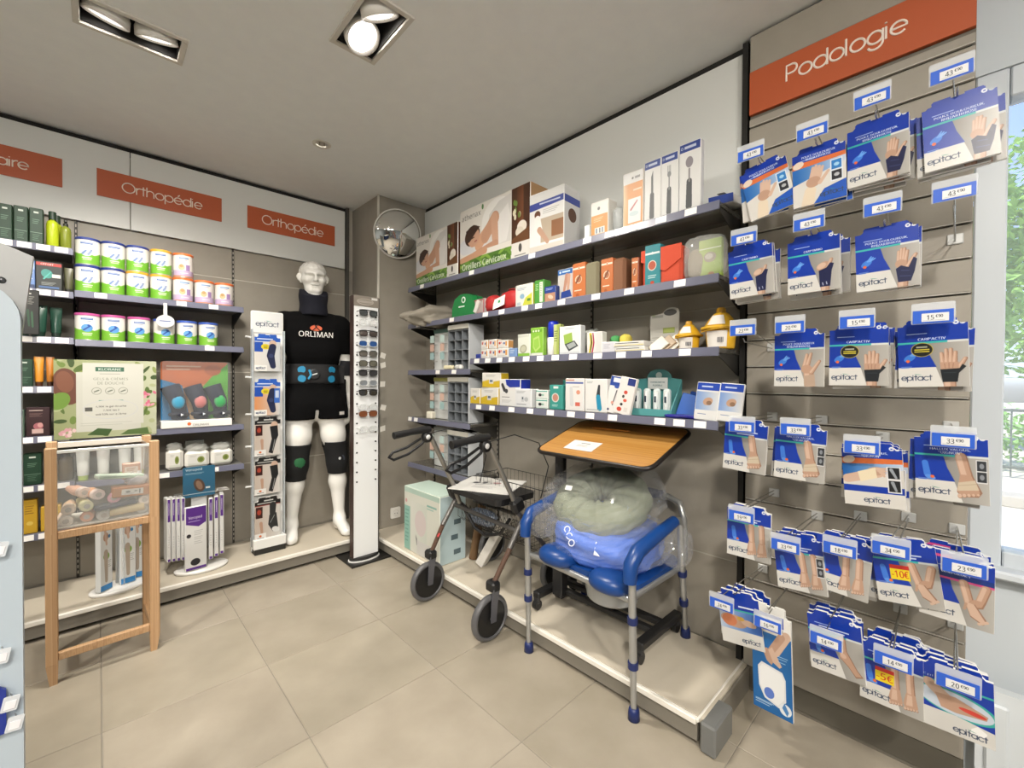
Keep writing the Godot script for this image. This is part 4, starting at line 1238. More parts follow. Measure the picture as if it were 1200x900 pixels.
func brace_tower():
	var t := thing("brace_tower", "tall narrow white display tower of knee braces left of the mannequin", "display tower", Vector3(0.783, PLINTH, -3.06))
	var wm := M("e6e6e3", 0.35)
	obj("back_panel", prism(round_rect(0.184, 1.515, 0.01), 0.012), wm, t, Vector3(0, 0.762, -0.01))
	var hq := Pic.new(160, 128, "eceeee")
	draw_logo(hq, 12, 66, 76, "5a6478", 1.2)
	obj("header", print_box(Vector3(0.172, 0.13, 0.004), 0.0005), [wm, printed(hq.tex(), 0.4), wm], t, Vector3(0, 1.382, -0.002))
	for s in [-1, 1]: obj("side_rail", box(Vector3(0.006, 1.36, 0.04), 0.001), M("c9d2d8", 0.12, 0.0, 0.6), t, Vector3(s * 0.09, 0.72, 0.012))
	obj("foot", box(Vector3(0.186, 0.06, 0.09), 0.003), wm, t, Vector3(0, 0.062, 0.012))
	obj("kick", box(Vector3(0.176, 0.034, 0.09), 0.002), M("23221f", 0.5), t, Vector3(0, 0.017, 0.014))
	for y in [1.35, 1.10, 0.87, 0.67, 0.42]:
		obj("side_peg", tube([Vector3(-0.09, y, 0.0), Vector3(-0.125, y + 0.003, 0.012)], 0.006, 8), M("e2e2e0", 0.4), t)
	var kinds := [0, 1, 2, 2, 3]
	var arts := [knee_art(0), knee_art(1), knee_art(2), knee_art(3)]
	var spans := [[1.472, 1.235], [1.192, 0.956], [0.956, 0.703], [0.703, 0.461], [0.45, 0.175]]
	var say := ["blue pack with navy knee brace and yellow roundel, topmost on the white tower", "blue and orange pack with navy knee brace, second on the white tower", "black pack with black knee sleeve, third on the white tower", "black pack with black knee sleeve, fourth on the white tower", "black and red ankle brace pack, lowest on the white tower"]
	for i in 5:
		var h: float = spans[i][0] - spans[i][1]
		obj("hook", tube([Vector3(0, spans[i][0] - 0.112, -0.002), Vector3(0, spans[i][0] - 0.112, 0.05)], 0.002, 6), M("c9c9c6", 0.3, 0.9), t)
		single("brace_box", say[i], "pack", pack_mesh(0.145, h - 0.006, 0.01), [M("dedcd6", 0.4), printed(arts[kinds[i]], 0.3)], Vector3(0.772, spans[i][0], -3.02), Vector3(0.03, 0, 0), "packs on the white tower")

func sunglasses_stand():
	var t := thing("sunglasses_stand", "tall white sunglasses column on a black square base", "display stand", Vector3(1.267, 0, -2.72))
	obj("base_plate", box(Vector3(0.27, 0.012, 0.26), 0.002), M("1c1b1a", 0.35), t, Vector3(0.017, 0.006, -0.045))
	var st := begin(true)
	add_lathe(st, [[0.0, 0.012], [1.0, 0.012], [1.0, 0.02], [0.0, 0.02]], 32, Vector3.ZERO, Basis(Vector3(0.105, 0, 0), Vector3.UP, Vector3(0, 0, 0.06)), false)
	obj("foot_disc", done(st), M("dededb", 0.3), t)
	var st2 := begin(true)
	add_lathe(st2, [[0.0, 0.02], [1.0, 0.02], [1.0, 0.04], [0.0, 0.04]], 32, Vector3.ZERO, Basis(Vector3(0.098, 0, 0), Vector3.UP, Vector3(0, 0, 0.055)), false)
	obj("foot_riser", done(st2), M("2a2a2a", 0.4), t)
	obj("panel", box(Vector3(0.168, 1.68, 0.02), 0.002), M("e7e9ea", 0.35), t, Vector3(0, 0.88, 0.02))
	for s in [-1, 1]: obj("edge_strip", box(Vector3(0.005, 1.69, 0.05), 0.001), M("3a2a26" if s < 0 else "4a4643", 0.4), t, Vector3(s * 0.0875, 0.885, 0.008))
	obj("back_body", box(Vector3(0.168, 1.68, 0.03), 0.002), M("55514c", 0.5), t, Vector3(0, 0.88, -0.008))
	var q := Pic.new(160, 64, "8d857b")
	q.e(45, 55, 34, 12, "b8b0a6"); q.e(45, 55, 30, 9, "8d857b"); q.e(45, 55, 34, 5, "b0a89e"); q.r(70, 10, 24, 22, "e6e4e0")
	obj("header_print", print_box(Vector3(0.17, 0.068, 0.004), 0.0005), [M("8d857b", 0.4), printed(q.tex(), 0.4), M("8d857b", 0.4)], t, Vector3(0, 1.665, 0.031))
	for i in 18:
		for s in [-1, 1]: obj("peg", lathe([[0.0, 0.0], [0.0055, 0.0], [0.0055, 0.004], [0.0, 0.004]], 10, false), M("1d1d1d", 0.5), t, Vector3(s * 0.064, 0.53 + 0.063 * i, 0.03), Vector3(PI / 2, 0, 0))
	var ys := [1.621, 1.559, 1.489, 1.423, 1.359, 1.295, 1.234, 1.169, 1.108, 1.013, 0.969, 0.871]
	var rim := ["1c1c1c", "d5d8d8", "262220", "c8ccd0", "3a3632", "33302c", "1d1b1a", "c4c6c6", "181716", "d0d2d2", "6a4434", "cfd2d2"]
	var lens := ["4a4e50", "e4e8e8", "4c4440", "2f4f86", "55524c", "5a584c", "3a3a3c", "7c8288", "2c2c2e", "e0e4e4", "7a4a30", "dfe2e2"]
	var say := ["black sunglasses, topmost on the white column", "clear-framed glasses, second on the white column", "dark brown sunglasses, third on the white column", "sunglasses with blue lenses on the white column", "grey sunglasses with white tag, fifth on the white column", "olive-grey sunglasses with white tag, sixth on the column", "black half-rim sunglasses, seventh on the white column", "silver-rimmed grey glasses with white tag, eighth on the column", "black sunglasses, ninth on the white column", "clear glasses in a sleeve, tenth on the white column", "brown-lensed sunglasses low on the white column", "clear glasses, lowest on the white column"]
	for i in 12: glasses(say[i], Vector3(1.267, ys[i], -2.683), rim[i], lens[i], i in [4, 5, 7, 9, 11], i)

func glasses(label, at, rim, lens, tagged, i):
	var t := thing("sunglasses", label, "sunglasses", at, rng.randf_range(-0.06, 0.06), "sunglasses on the white column")
	var rm := M(rim, 0.3)
	var clear: bool = lens[0] in ["d", "e"]
	var lm := M(lens, 0.06, 0.0, 0.25 if clear else 0.94)
	for s in [-1, 1]:
		var pts := PackedVector2Array()
		var loop := []
		for k in 16:
			var a := TAU * k / 16
			var c := Vector2(sign(cos(a)) * pow(abs(cos(a)), 0.7) * 0.027, sign(sin(a)) * pow(abs(sin(a)), 0.75) * 0.019)
			pts.append(c)
			loop.append(Vector3(c.x + s * 0.034, c.y, 0.022))
		loop.append(loop[0])
		obj("lens", prism(pts, 0.002), lm, t, Vector3(s * 0.034, 0, 0.022))
		obj("rim", tube(loop, 0.0024, 6), rm, t)
		obj("temple", tube([Vector3(s * 0.062, 0.008, 0.022), Vector3(s * 0.066, 0.008, 0.010), Vector3(s * 0.066, 0.006, -0.012)], 0.0022, 6), rm, t)
	obj("bridge", tube([Vector3(-0.01, 0.007, 0.022), Vector3(0, 0.010, 0.025), Vector3(0.01, 0.007, 0.022)], 0.0024, 6), rm, t)
	if not clear and i in [0, 2, 6, 8]: obj("brow_bar", tube([Vector3(-0.063, 0.014, 0.022), Vector3(-0.03, 0.018, 0.024), Vector3(0.03, 0.018, 0.024), Vector3(0.063, 0.014, 0.022)], 0.0035, 6), rm, t)
	if tagged: obj("price_tag", box(Vector3(0.045, 0.036, 0.0012), 0.0), M("e8e4dc", 0.5), t, Vector3(0.108, -0.008, 0.012), Vector3(0.1, 0.3, 0.25 - 0.12 * (i % 5)))


# ================================================================ the mannequin: a field of tapered bones meshed as surface nets
class Bones:
	var a := PackedVector3Array()
	var ba := PackedVector3Array()
	var l2 := PackedFloat32Array()
	var r0 := PackedFloat32Array()
	var dr := PackedFloat32Array()
	var zs := PackedFloat32Array()
	var k := 0.03
	func add(p: Vector3, q: Vector3, ra: float, rb: float, z := 1.0):
		a.append(p); ba.append(Vector3(q.x - p.x, q.y - p.y, (q.z - p.z) * z)); l2.append(max(1e-9, ba[-1].length_squared())); r0.append(ra); dr.append(rb - ra); zs.append(z)
	func d(p: Vector3) -> float:
		var out := 1e3
		for i in a.size():
			var pa := p - a[i]
			pa.z *= zs[i]
			var h := clampf(pa.dot(ba[i]) / l2[i], 0.0, 1.0)
			var e := (pa - ba[i] * h).length() - r0[i] - dr[i] * h
			var t := k - absf(out - e)
			out = minf(out, e)
			if t > 0.0: out -= t * t / (4.0 * k)
		return out

func iso(lo: Vector3, hi: Vector3, cell: float, f: Callable) -> ArrayMesh:
	var n := Vector3i(((hi - lo) / cell).ceil()) + Vector3i.ONE
	var vals := PackedFloat32Array()
	vals.resize(n.x * n.y * n.z)
	vals.fill(1.0)
	var B := 5
	var reach := cell * B * 0.87 * 1.4 + cell
	for bz in range(0, n.z, B):
		for by in range(0, n.y, B):
			for bx in range(0, n.x, B):
				var c: float = f.call(lo + Vector3(bx + B * 0.5 - 0.5, by + B * 0.5 - 0.5, bz + B * 0.5 - 0.5) * cell)
				var far := absf(c) > reach
				if far and c > 0.0: continue
				for z in range(bz, mini(bz + B, n.z)):
					for y in range(by, mini(by + B, n.y)):
						var row := (z * n.y + y) * n.x
						for x in range(bx, mini(bx + B, n.x)):
							vals[row + x] = c if far else f.call(lo + Vector3(x, y, z) * cell)
	var cells := {}
	var sx := 1
	var sy := n.x
	var sz := n.x * n.y
	var corner := [0, sx, sy, sx + sy, sz, sx + sz, sy + sz, sx + sy + sz]
	var offs := [Vector3(0, 0, 0), Vector3(1, 0, 0), Vector3(0, 1, 0), Vector3(1, 1, 0), Vector3(0, 0, 1), Vector3(1, 0, 1), Vector3(0, 1, 1), Vector3(1, 1, 1)]
	var edges := [[0, 1], [2, 3], [4, 5], [6, 7], [0, 2], [1, 3], [4, 6], [5, 7], [0, 4], [1, 5], [2, 6], [3, 7]]
	for z in n.z - 1:
		for y in n.y - 1:
			var row := (z * n.y + y) * n.x
			for x in n.x - 1:
				var i := row + x
				var m := 0
				for c in 8:
					if vals[i + corner[c]] < 0.0: m += 1
				if m == 0 or m == 8: continue
				var s := Vector3.ZERO
				var w := 0
				for e in edges:
					var v0 := vals[i + corner[e[0]]]
					var v1 := vals[i + corner[e[1]]]
					if (v0 < 0.0) != (v1 < 0.0):
						s += offs[e[0]].lerp(offs[e[1]], v0 / (v0 - v1))
						w += 1
				cells[i] = lo + (Vector3(x, y, z) + s / w) * cell
	var st := begin(true)
	for i in cells:
		for ax in 3:                                  # the grid edge that leaves this cell's first corner along ax
			var d: int = [sx, sy, sz][ax]
			var u: int = [sy, sz, sx][ax]
			var v: int = [sz, sx, sy][ax]
			var v0 := vals[i]
			var v1 := vals[i + d]
			if (v0 < 0.0) == (v1 < 0.0): continue
			if not (cells.has(i - u) and cells.has(i - v) and cells.has(i - u - v)): continue
			if v0 < 0.0: quad(st, cells[i - u - v], cells[i - v], cells[i], cells[i - u])
			else: quad(st, cells[i - u - v], cells[i - u], cells[i], cells[i - v])
	return done(st)

func mannequin():
	var t := thing("mannequin", "white male mannequin in black sports shirt and shorts with braces", "mannequin", Vector3(1.09, PLINTH, -3.14), -0.16)
	var b := Bones.new()
	b.k = 0.035
	# torso (flattened front to back), neck
	b.add(Vector3(-0.05, 0.93, 0), Vector3(0.05, 0.93, 0), 0.125, 0.125, 1.2)
	b.add(Vector3(-0.03, 1.10, 0.005), Vector3(0.03, 1.10, 0.005), 0.115, 0.115, 1.3)
	b.add(Vector3(-0.05, 1.30, 0.0), Vector3(0.05, 1.30, 0.0), 0.135, 0.135, 1.35)
	b.add(Vector3(-0.10, 1.41, 0.0), Vector3(0.10, 1.41, 0.0), 0.105, 0.105, 1.2)
	b.add(Vector3(-0.165, 1.475, -0.01), Vector3(0.165, 1.475, -0.01), 0.062, 0.062)
	b.add(Vector3(-0.06, 1.51, -0.01), Vector3(0.06, 1.51, -0.01), 0.055, 0.055)
	b.add(Vector3(0, 1.50, -0.005), Vector3(0, 1.72, 0.012), 0.06, 0.056)
	# legs
	for s in [[-1, -0.088, -0.102, -0.135, 0.0], [1, 0.105, 0.155, 0.172, 0.03]]:
		b.add(Vector3(s[1], 0.90, 0), Vector3(s[1] * 0.5 + s[2] * 0.5, 0.70, 0.012), 0.098, 0.078)
		b.add(Vector3(s[1] * 0.5 + s[2] * 0.5, 0.70, 0.012), Vector3(s[2], 0.50, 0.018), 0.078, 0.056)
		b.add(Vector3(s[2], 0.50, 0.018), Vector3(s[2] * 0.6 + s[3] * 0.4, 0.36, -0.012 + s[4] * 0.4), 0.054, 0.055)
		b.add(Vector3(s[2] * 0.6 + s[3] * 0.4, 0.36, -0.012 + s[4] * 0.4), Vector3(s[3], 0.10, -0.02 + s[4]), 0.055, 0.033)
		b.add(Vector3(s[3], 0.10, -0.02 + s[4]), Vector3(s[3], 0.04, -0.045 + s[4]), 0.034, 0.036)
		b.add(Vector3(s[3], 0.075, 0.0 + s[4]), Vector3(s[3] - s[0] * -0.006, 0.03, 0.115 + s[4]), 0.036, 0.028)
		b.add(Vector3(s[3] + s[0] * 0.02, 0.035, 0.05 + s[4]), Vector3(s[3] + s[0] * 0.028, 0.024, 0.13 + s[4]), 0.03, 0.022)
	# arms and hands
	for s in [-1, 1]:
		b.add(Vector3(s * 0.19, 1.46, -0.01), Vector3(s * 0.222, 1.19, -0.03), 0.056, 0.042)
		b.add(Vector3(s * 0.222, 1.19, -0.03), Vector3(s * 0.232, 0.96, -0.01), 0.042, 0.028)
		var hb := Vector3(s * 0.232, 0.94, -0.005)
		b.add(hb, hb + Vector3(s * 0.002, -0.07, 0.01), 0.024, 0.026)
		for k in 4:
			var root: Vector3 = hb + Vector3(s * 0.004, -0.082, -0.022 + 0.019 * k)
			var ln: float = [0.055, 0.07, 0.076, 0.066][k]
			b.add(root, root + Vector3(-s * 0.004, -ln * 0.55, 0.004), 0.0095, 0.009)
			b.add(root + Vector3(-s * 0.004, -ln * 0.55, 0.004), root + Vector3(-s * 0.016, -ln, 0.004), 0.009, 0.008)
		b.add(hb + Vector3(-s * 0.002, -0.03, 0.022), hb + Vector3(-s * 0.006, -0.07, 0.05), 0.012, 0.010)
		b.add(hb + Vector3(-s * 0.006, -0.07, 0.05), hb + Vector3(-s * 0.012, -0.1, 0.055), 0.010, 0.009)
	var white := M("e9e8e3", 0.22)
	obj("body", iso(Vector3(-0.32, -0.01, -0.17), Vector3(0.32, 1.74, 0.20), 0.0105, func(p): return maxf(b.d(p), 0.004 - p.y)), white, t)
	# clothing: the same body, a little larger, cut at the hems
	var knit := M("0b0b0c", 0.95)
	knit.metallic_specular = 0.25
	var fold := FastNoiseLite.new()
	fold.frequency = 6.0
	fold.seed = 5
	var shirt := func(p):
		var d: float = b.d(p) - 0.013 - 0.006 * fold.get_noise_3d(p.x * 0.4, p.y * 2.2, p.z * 0.5)
		var hem: float = maxf(1.035 - p.y, p.y - 1.555)
		var sleeve: float = 1.27 - p.y + 0.0 if absf(p.x) > 0.175 else -1.0
		return maxf(maxf(d, hem), sleeve)
	var sh := obj("shirt", iso(Vector3(-0.34, 1.0, -0.2), Vector3(0.34, 1.58, 0.2), 0.0115, shirt), knit, t)
	var body_z := func(x, y, off):
		var z := 0.2
		for i in 40:
			var d: float = b.d(Vector3(x, y, z)) - off
			if d < 0.0015: break
			z -= maxf(d * 0.7, 0.001)
		return z
	# printed chest mark: laid on the curve of the chest
	var lett := text_fit("ORLIMAN", 0.215, 0.036, 0.002)
	for part in [["chest_lettering", lett, 1.395, "eceae6", 0.0]]:
		var arr: Array = part[1].surface_get_arrays(0)
		var vs: PackedVector3Array = arr[Mesh.ARRAY_VERTEX]
		for i in vs.size(): vs[i] = Vector3(vs[i].x, vs[i].y + part[2], body_z.call(vs[i].x, vs[i].y + part[2], 0.021) + vs[i].z)
		arr[Mesh.ARRAY_VERTEX] = vs
		var mm := ArrayMesh.new()
		mm.add_surface_from_arrays(Mesh.PRIMITIVE_TRIANGLES, arr)
		obj(part[0], mm, M(part[3], 0.6), sh)
	var zc: float = body_z.call(0.0, 1.44, 0.022)
	var em := PackedVector2Array()
	for i in 24: em.append(Vector2(cos(TAU * i / 24) * 0.038, sin(TAU * i / 24) * 0.02))
	obj("chest_emblem", prism(em, 0.003), M("d2603a", 0.6), sh, Vector3(0.0, 1.437, zc), Vector3(-0.12, 0, 0))
	obj("emblem_figure", tube([Vector3(-0.022, 1.421, zc + 0.006), Vector3(-0.004, 1.44, zc + 0.004), Vector3(0.004, 1.456, zc + 0.003), Vector3(0.012, 1.464, zc + 0.003)], 0.003, 5), M("1a1513", 0.7), sh)
	obj("emblem_figure", tube([Vector3(0.024, 1.421, zc + 0.006), Vector3(0.004, 1.44, zc + 0.004), Vector3(-0.012, 1.462, zc + 0.003)], 0.003, 5), M("1a1513", 0.7), sh)
	# collar, belt, shorts, knee braces, arm brace
	obj("neck_collar", iso(Vector3(-0.12, 1.51, -0.12), Vector3(0.12, 1.74, 0.13), 0.007, func(p): return maxf(Vector2(p.x, p.z - 0.01).length() - 0.091 - 0.003 * sin(p.y * 50.0), maxf(1.53 - p.y, p.y - 1.712 + 0.05 * smoothstep(0.0, 0.085, p.z)))), M("080a1a", 0.9), t)
	var belt := obj("lumbar_belt", iso(Vector3(-0.2, 1.03, -0.16), Vector3(0.2, 1.21, 0.17), 0.009, func(p): return maxf(b.d(p) - 0.024, absf(p.y - 1.125) - 0.068)), M("0f0f11", 0.8), t)
	var zb: float = body_z.call(0.0, 1.12, 0.024)
	for q in [[-0.088, 1.155, 0.3], [-0.088, 1.095, -0.3], [0.105, 1.155, -0.3], [0.1, 1.092, 0.3]]:
		var zz: float = body_z.call(q[0], q[1], 0.025)
		obj("blue_patch", prism(round_rect(0.05, 0.045, 0.02), 0.005), M("1f7fa8", 0.6), belt, Vector3(q[0], q[1], zz), Vector3(0, q[0] * 4.5, q[2]))
	obj("blue_pull", tube([Vector3(-0.05, 1.09, zb + 0.006), Vector3(-0.034, 1.12, zb + 0.008), Vector3(-0.046, 1.155, zb + 0.006)], 0.008, 8), M("2a8cb8", 0.5), belt)
	obj("buckle", lathe([[0.0, 0.0], [0.035, 0.0], [0.035, 0.006], [0.028, 0.01], [0.0, 0.01]], 20, false), M("26282a", 0.4), belt, Vector3(-0.012, 1.125, zb), Vector3(PI / 2, 0, 0))
	obj("buckle_mark", box(Vector3(0.034, 0.008, 0.003), 0.001), M("c9cccc", 0.4), belt, Vector3(-0.012, 1.125, zb + 0.011), Vector3(0, 0, 0.3))
	var shorts := func(p):
		var d: float = b.d(p) - 0.02 - 0.05 * clampf(0.98 - p.y, 0.0, 0.25) - 0.005 * fold.get_noise_3d(p.x * 2.0, p.y * 0.5, p.z)
		return maxf(maxf(d, absf(p.y - 0.955) - 0.14), -1.0 if p.y > 0.88 else 0.012 - absf(p.x - 0.008))
	var so := obj("shorts", iso(Vector3(-0.25, 0.79, -0.2), Vector3(0.26, 1.12, 0.2), 0.011, func(p): return maxf(shorts.call(p), (absf(p.x - 0.01) - 0.205))), knit, t)
	obj("shorts_mark", box(Vector3(0.04, 0.022, 0.002), 0.0), M("cfcac4", 0.6), so, Vector3(0.165, 0.855, body_z.call(0.165, 0.855, 0.03)), Vector3(0, 0.5, 0))
	var kl := obj("knee_sleeve", iso(Vector3(-0.2, 0.36, -0.12), Vector3(-0.02, 0.68, 0.14), 0.008, func(p): return maxf(b.d(p) - 0.009, absf(p.y - 0.52) - 0.125)), M("0c0d0e", 0.9), t)
	obj("green_kneecap", blob(Vector3(0.085, 0.12, 0.06), 0.06, 5.0, 3, 2.0, 12), M("1c5a34", 0.8), kl, Vector3(-0.1, 0.525, 0.064))
	var kr := obj("knee_sleeve", iso(Vector3(0.06, 0.36, -0.12), Vector3(0.26, 0.70, 0.14), 0.008, func(p): return maxf(b.d(p) - 0.011, absf(p.y - 0.535) - 0.115)), M("0d0e10", 0.9), t)
	obj("kneecap_ring", lathe([[0.02, 0.0], [0.03, 0.004], [0.038, 0.0]], 20), M("2a2e38", 0.6), kr, Vector3(0.155, 0.53, 0.082), Vector3(PI / 2, 0, 0))
	obj("kneecap_patch", blob(Vector3(0.034, 0.045, 0.016), 0.1, 4.0, 4, 2.0, 8), M("b9bcbc", 0.5), kr, Vector3(0.155, 0.53, 0.084))
	obj("arm_brace", iso(Vector3(0.17, 1.08, -0.1), Vector3(0.3, 1.25, 0.06), 0.008, func(p): return maxf(b.d(p) - 0.009, absf(p.y - 1.17) - 0.055)), M("15161c", 0.8), t)
	# head, on a finer grid
	var hb2 := Bones.new()
	hb2.k = 0.018
	hb2.add(Vector3(0, 1.825, -0.018), Vector3(0, 1.822, 0.008), 0.081, 0.075)                # skull
	for s in [-1, 1]: hb2.add(Vector3(s * 0.024, 1.775, 0.016), Vector3(s * 0.022, 1.722, 0.026), 0.050, 0.036)                   # cheeks and jaw
	hb2.add(Vector3(-0.016, 1.70, 0.052), Vector3(0.016, 1.70, 0.052), 0.022, 0.022)          # chin
	hb2.add(Vector3(0, 1.62, 0.005), Vector3(0, 1.74, 0.0), 0.055, 0.055)                     # neck
	for s in [-1, 1]:
		hb2.add(Vector3(s * 0.012, 1.813, 0.083), Vector3(s * 0.05, 1.814, 0.066), 0.012, 0.011)  # brow
		hb2.add(Vector3(s * 0.045, 1.77, 0.055), Vector3(s * 0.058, 1.775, 0.03), 0.022, 0.022)  # cheek bone
	var face := Bones.new()
	face.k = 0.007
	face.add(Vector3(0, 1.808, 0.090), Vector3(0, 1.765, 0.110), 0.008, 0.0115)                 # nose
	for s in [-1, 1]:
		face.add(Vector3(s * 0.009, 1.761, 0.098), Vector3(s * 0.012, 1.761, 0.092), 0.0075, 0.006)
		face.add(Vector3(s * 0.024, 1.791, 0.069), Vector3(s * 0.038, 1.791, 0.064), 0.009, 0.008) # lids
		face.add(Vector3(s * 0.083, 1.80, -0.008), Vector3(s * 0.078, 1.76, 0.002), 0.012, 0.008)  # ears
	face.add(Vector3(-0.02, 1.738, 0.070), Vector3(0.02, 1.738, 0.070), 0.0065, 0.0065)          # lips
	face.add(Vector3(-0.015, 1.7265, 0.069), Vector3(0.015, 1.7265, 0.069), 0.0075, 0.0075)
	var curl := FastNoiseLite.new()
	curl.frequency = 38.0
	curl.seed = 9
	var head := func(p):
		var d: float = hb2.d(p)
		var e: float = face.d(p)
		var h := maxf(0.009 - absf(d - e), 0.0)
		d = minf(d, e) - h * h / 0.036
		d += 0.006 * exp(-pow((p.y - 1.7325) / 0.0025, 2.0)) * exp(-pow(p.x / 0.022, 2.0)) * (1.0 if p.z > 0.06 else 0.0)      # mouth line
		for s in [-1.0, 1.0]: d += 0.010 * exp(-(pow((p.x - s * 0.031) / 0.017, 2.0) + pow((p.y - 1.794) / 0.011, 2.0))) * (1.0 if p.z > 0.04 else 0.0) * (0.0 if e < hb2.d(p) and absf(p.x) < 0.014 else 1.0)      # eye sockets
		var line := 1.838 - (0.045 if p.z < 0.0 else 0.0) - 0.03 * clampf(0.06 - p.z, 0.0, 0.06) / 0.06
		if p.y > line: d -= (0.009 + 0.006 * curl.get_noise_3dv(p)) * clampf((p.y - line) / 0.012, 0.0, 1.0)               # moulded hair
		return maxf(d, 1.66 - p.y)
	obj("head", iso(Vector3(-0.115, 1.65, -0.125), Vector3(0.115, 1.925, 0.13), 0.0048, head), white, t)


# ================================================================ shelves and goods of the right wall
const FRONT := 1.66       # where the fronts of the goods stand

func on(called, label, cat, top, z, w, h, d, tex, body, side = "", group = "", tilt = Vector3.ZERO, x = FRONT):
	return carton(called, label, cat, Vector3(x + d / 2, top, z), RIGHT, Vector3(w, h, d), tex, body, side, group, tilt)

func right_shelves():
	var glass := M("5f5d56", 0.12, 0.0, 0.72)
	var g := "shelves on the right wall"
	var mid := -1.698
	shelf("topmost long shelf on the right wall, carrying pillow boxes", Vector3(SHELF_X, 1.821, mid), RIGHT, 2.17, 0.235, [-0.9, -0.35, 0.15, 0.5, 0.62, 0.74, 0.86, 0.98], glass, g)
	shelf("second long shelf on the right wall, carrying pouches and cases", Vector3(SHELF_X, 1.556, mid), RIGHT, 2.17, 0.235, [-0.95, -0.55, -0.22, -0.08, 0.1, 0.2, 0.35, 0.55, 0.72, 0.94], glass, g)
	shelf("third shelf on the right wall, carrying yellow sharps bins", Vector3(SHELF_X, 1.288, -1.335), RIGHT, 1.45, 0.235, [-0.66, -0.56, -0.46, -0.36, -0.25, -0.15, -0.05, 0.06, 0.2, 0.32, 0.44, 0.6], glass, g)
	shelf("lowest long shelf on the right wall, carrying thermometers", Vector3(SHELF_X, 1.015, -1.335), RIGHT, 1.45, 0.235, [-0.64, -0.52, -0.36, -0.22, -0.08, 0.05, 0.16, 0.28, 0.5, 0.58, 0.66], glass, g)
	shelf("upper short shelf beside the pillar under an organiser", Vector3(SHELF_X, 1.225, -2.4225), RIGHT, 0.72, 0.235, [0.02, 0.2], glass, g)
	shelf("middle short shelf beside the pillar under an organiser", Vector3(SHELF_X, 0.89, -2.4225), RIGHT, 0.72, 0.235, [-0.33, -0.25], glass, g)
	shelf("lowest short shelf beside the pillar behind the walker", Vector3(SHELF_X, 0.56, -2.4225), RIGHT, 0.72, 0.235, [], glass, g)
	shelf_one(1.853)
	shelf_two(1.588)
	shelf_three(1.32)
	shelf_four(1.047)
	organiser("upper grey bin organiser with jewellery cards beside the pillar", 1.257, 0.285)
	organiser("middle grey bin organiser with jewellery cards beside the pillar", 0.922, 0.285)
	organiser("lowest grey bin organiser with jewellery cards behind the walker", 0.592, 0.27)

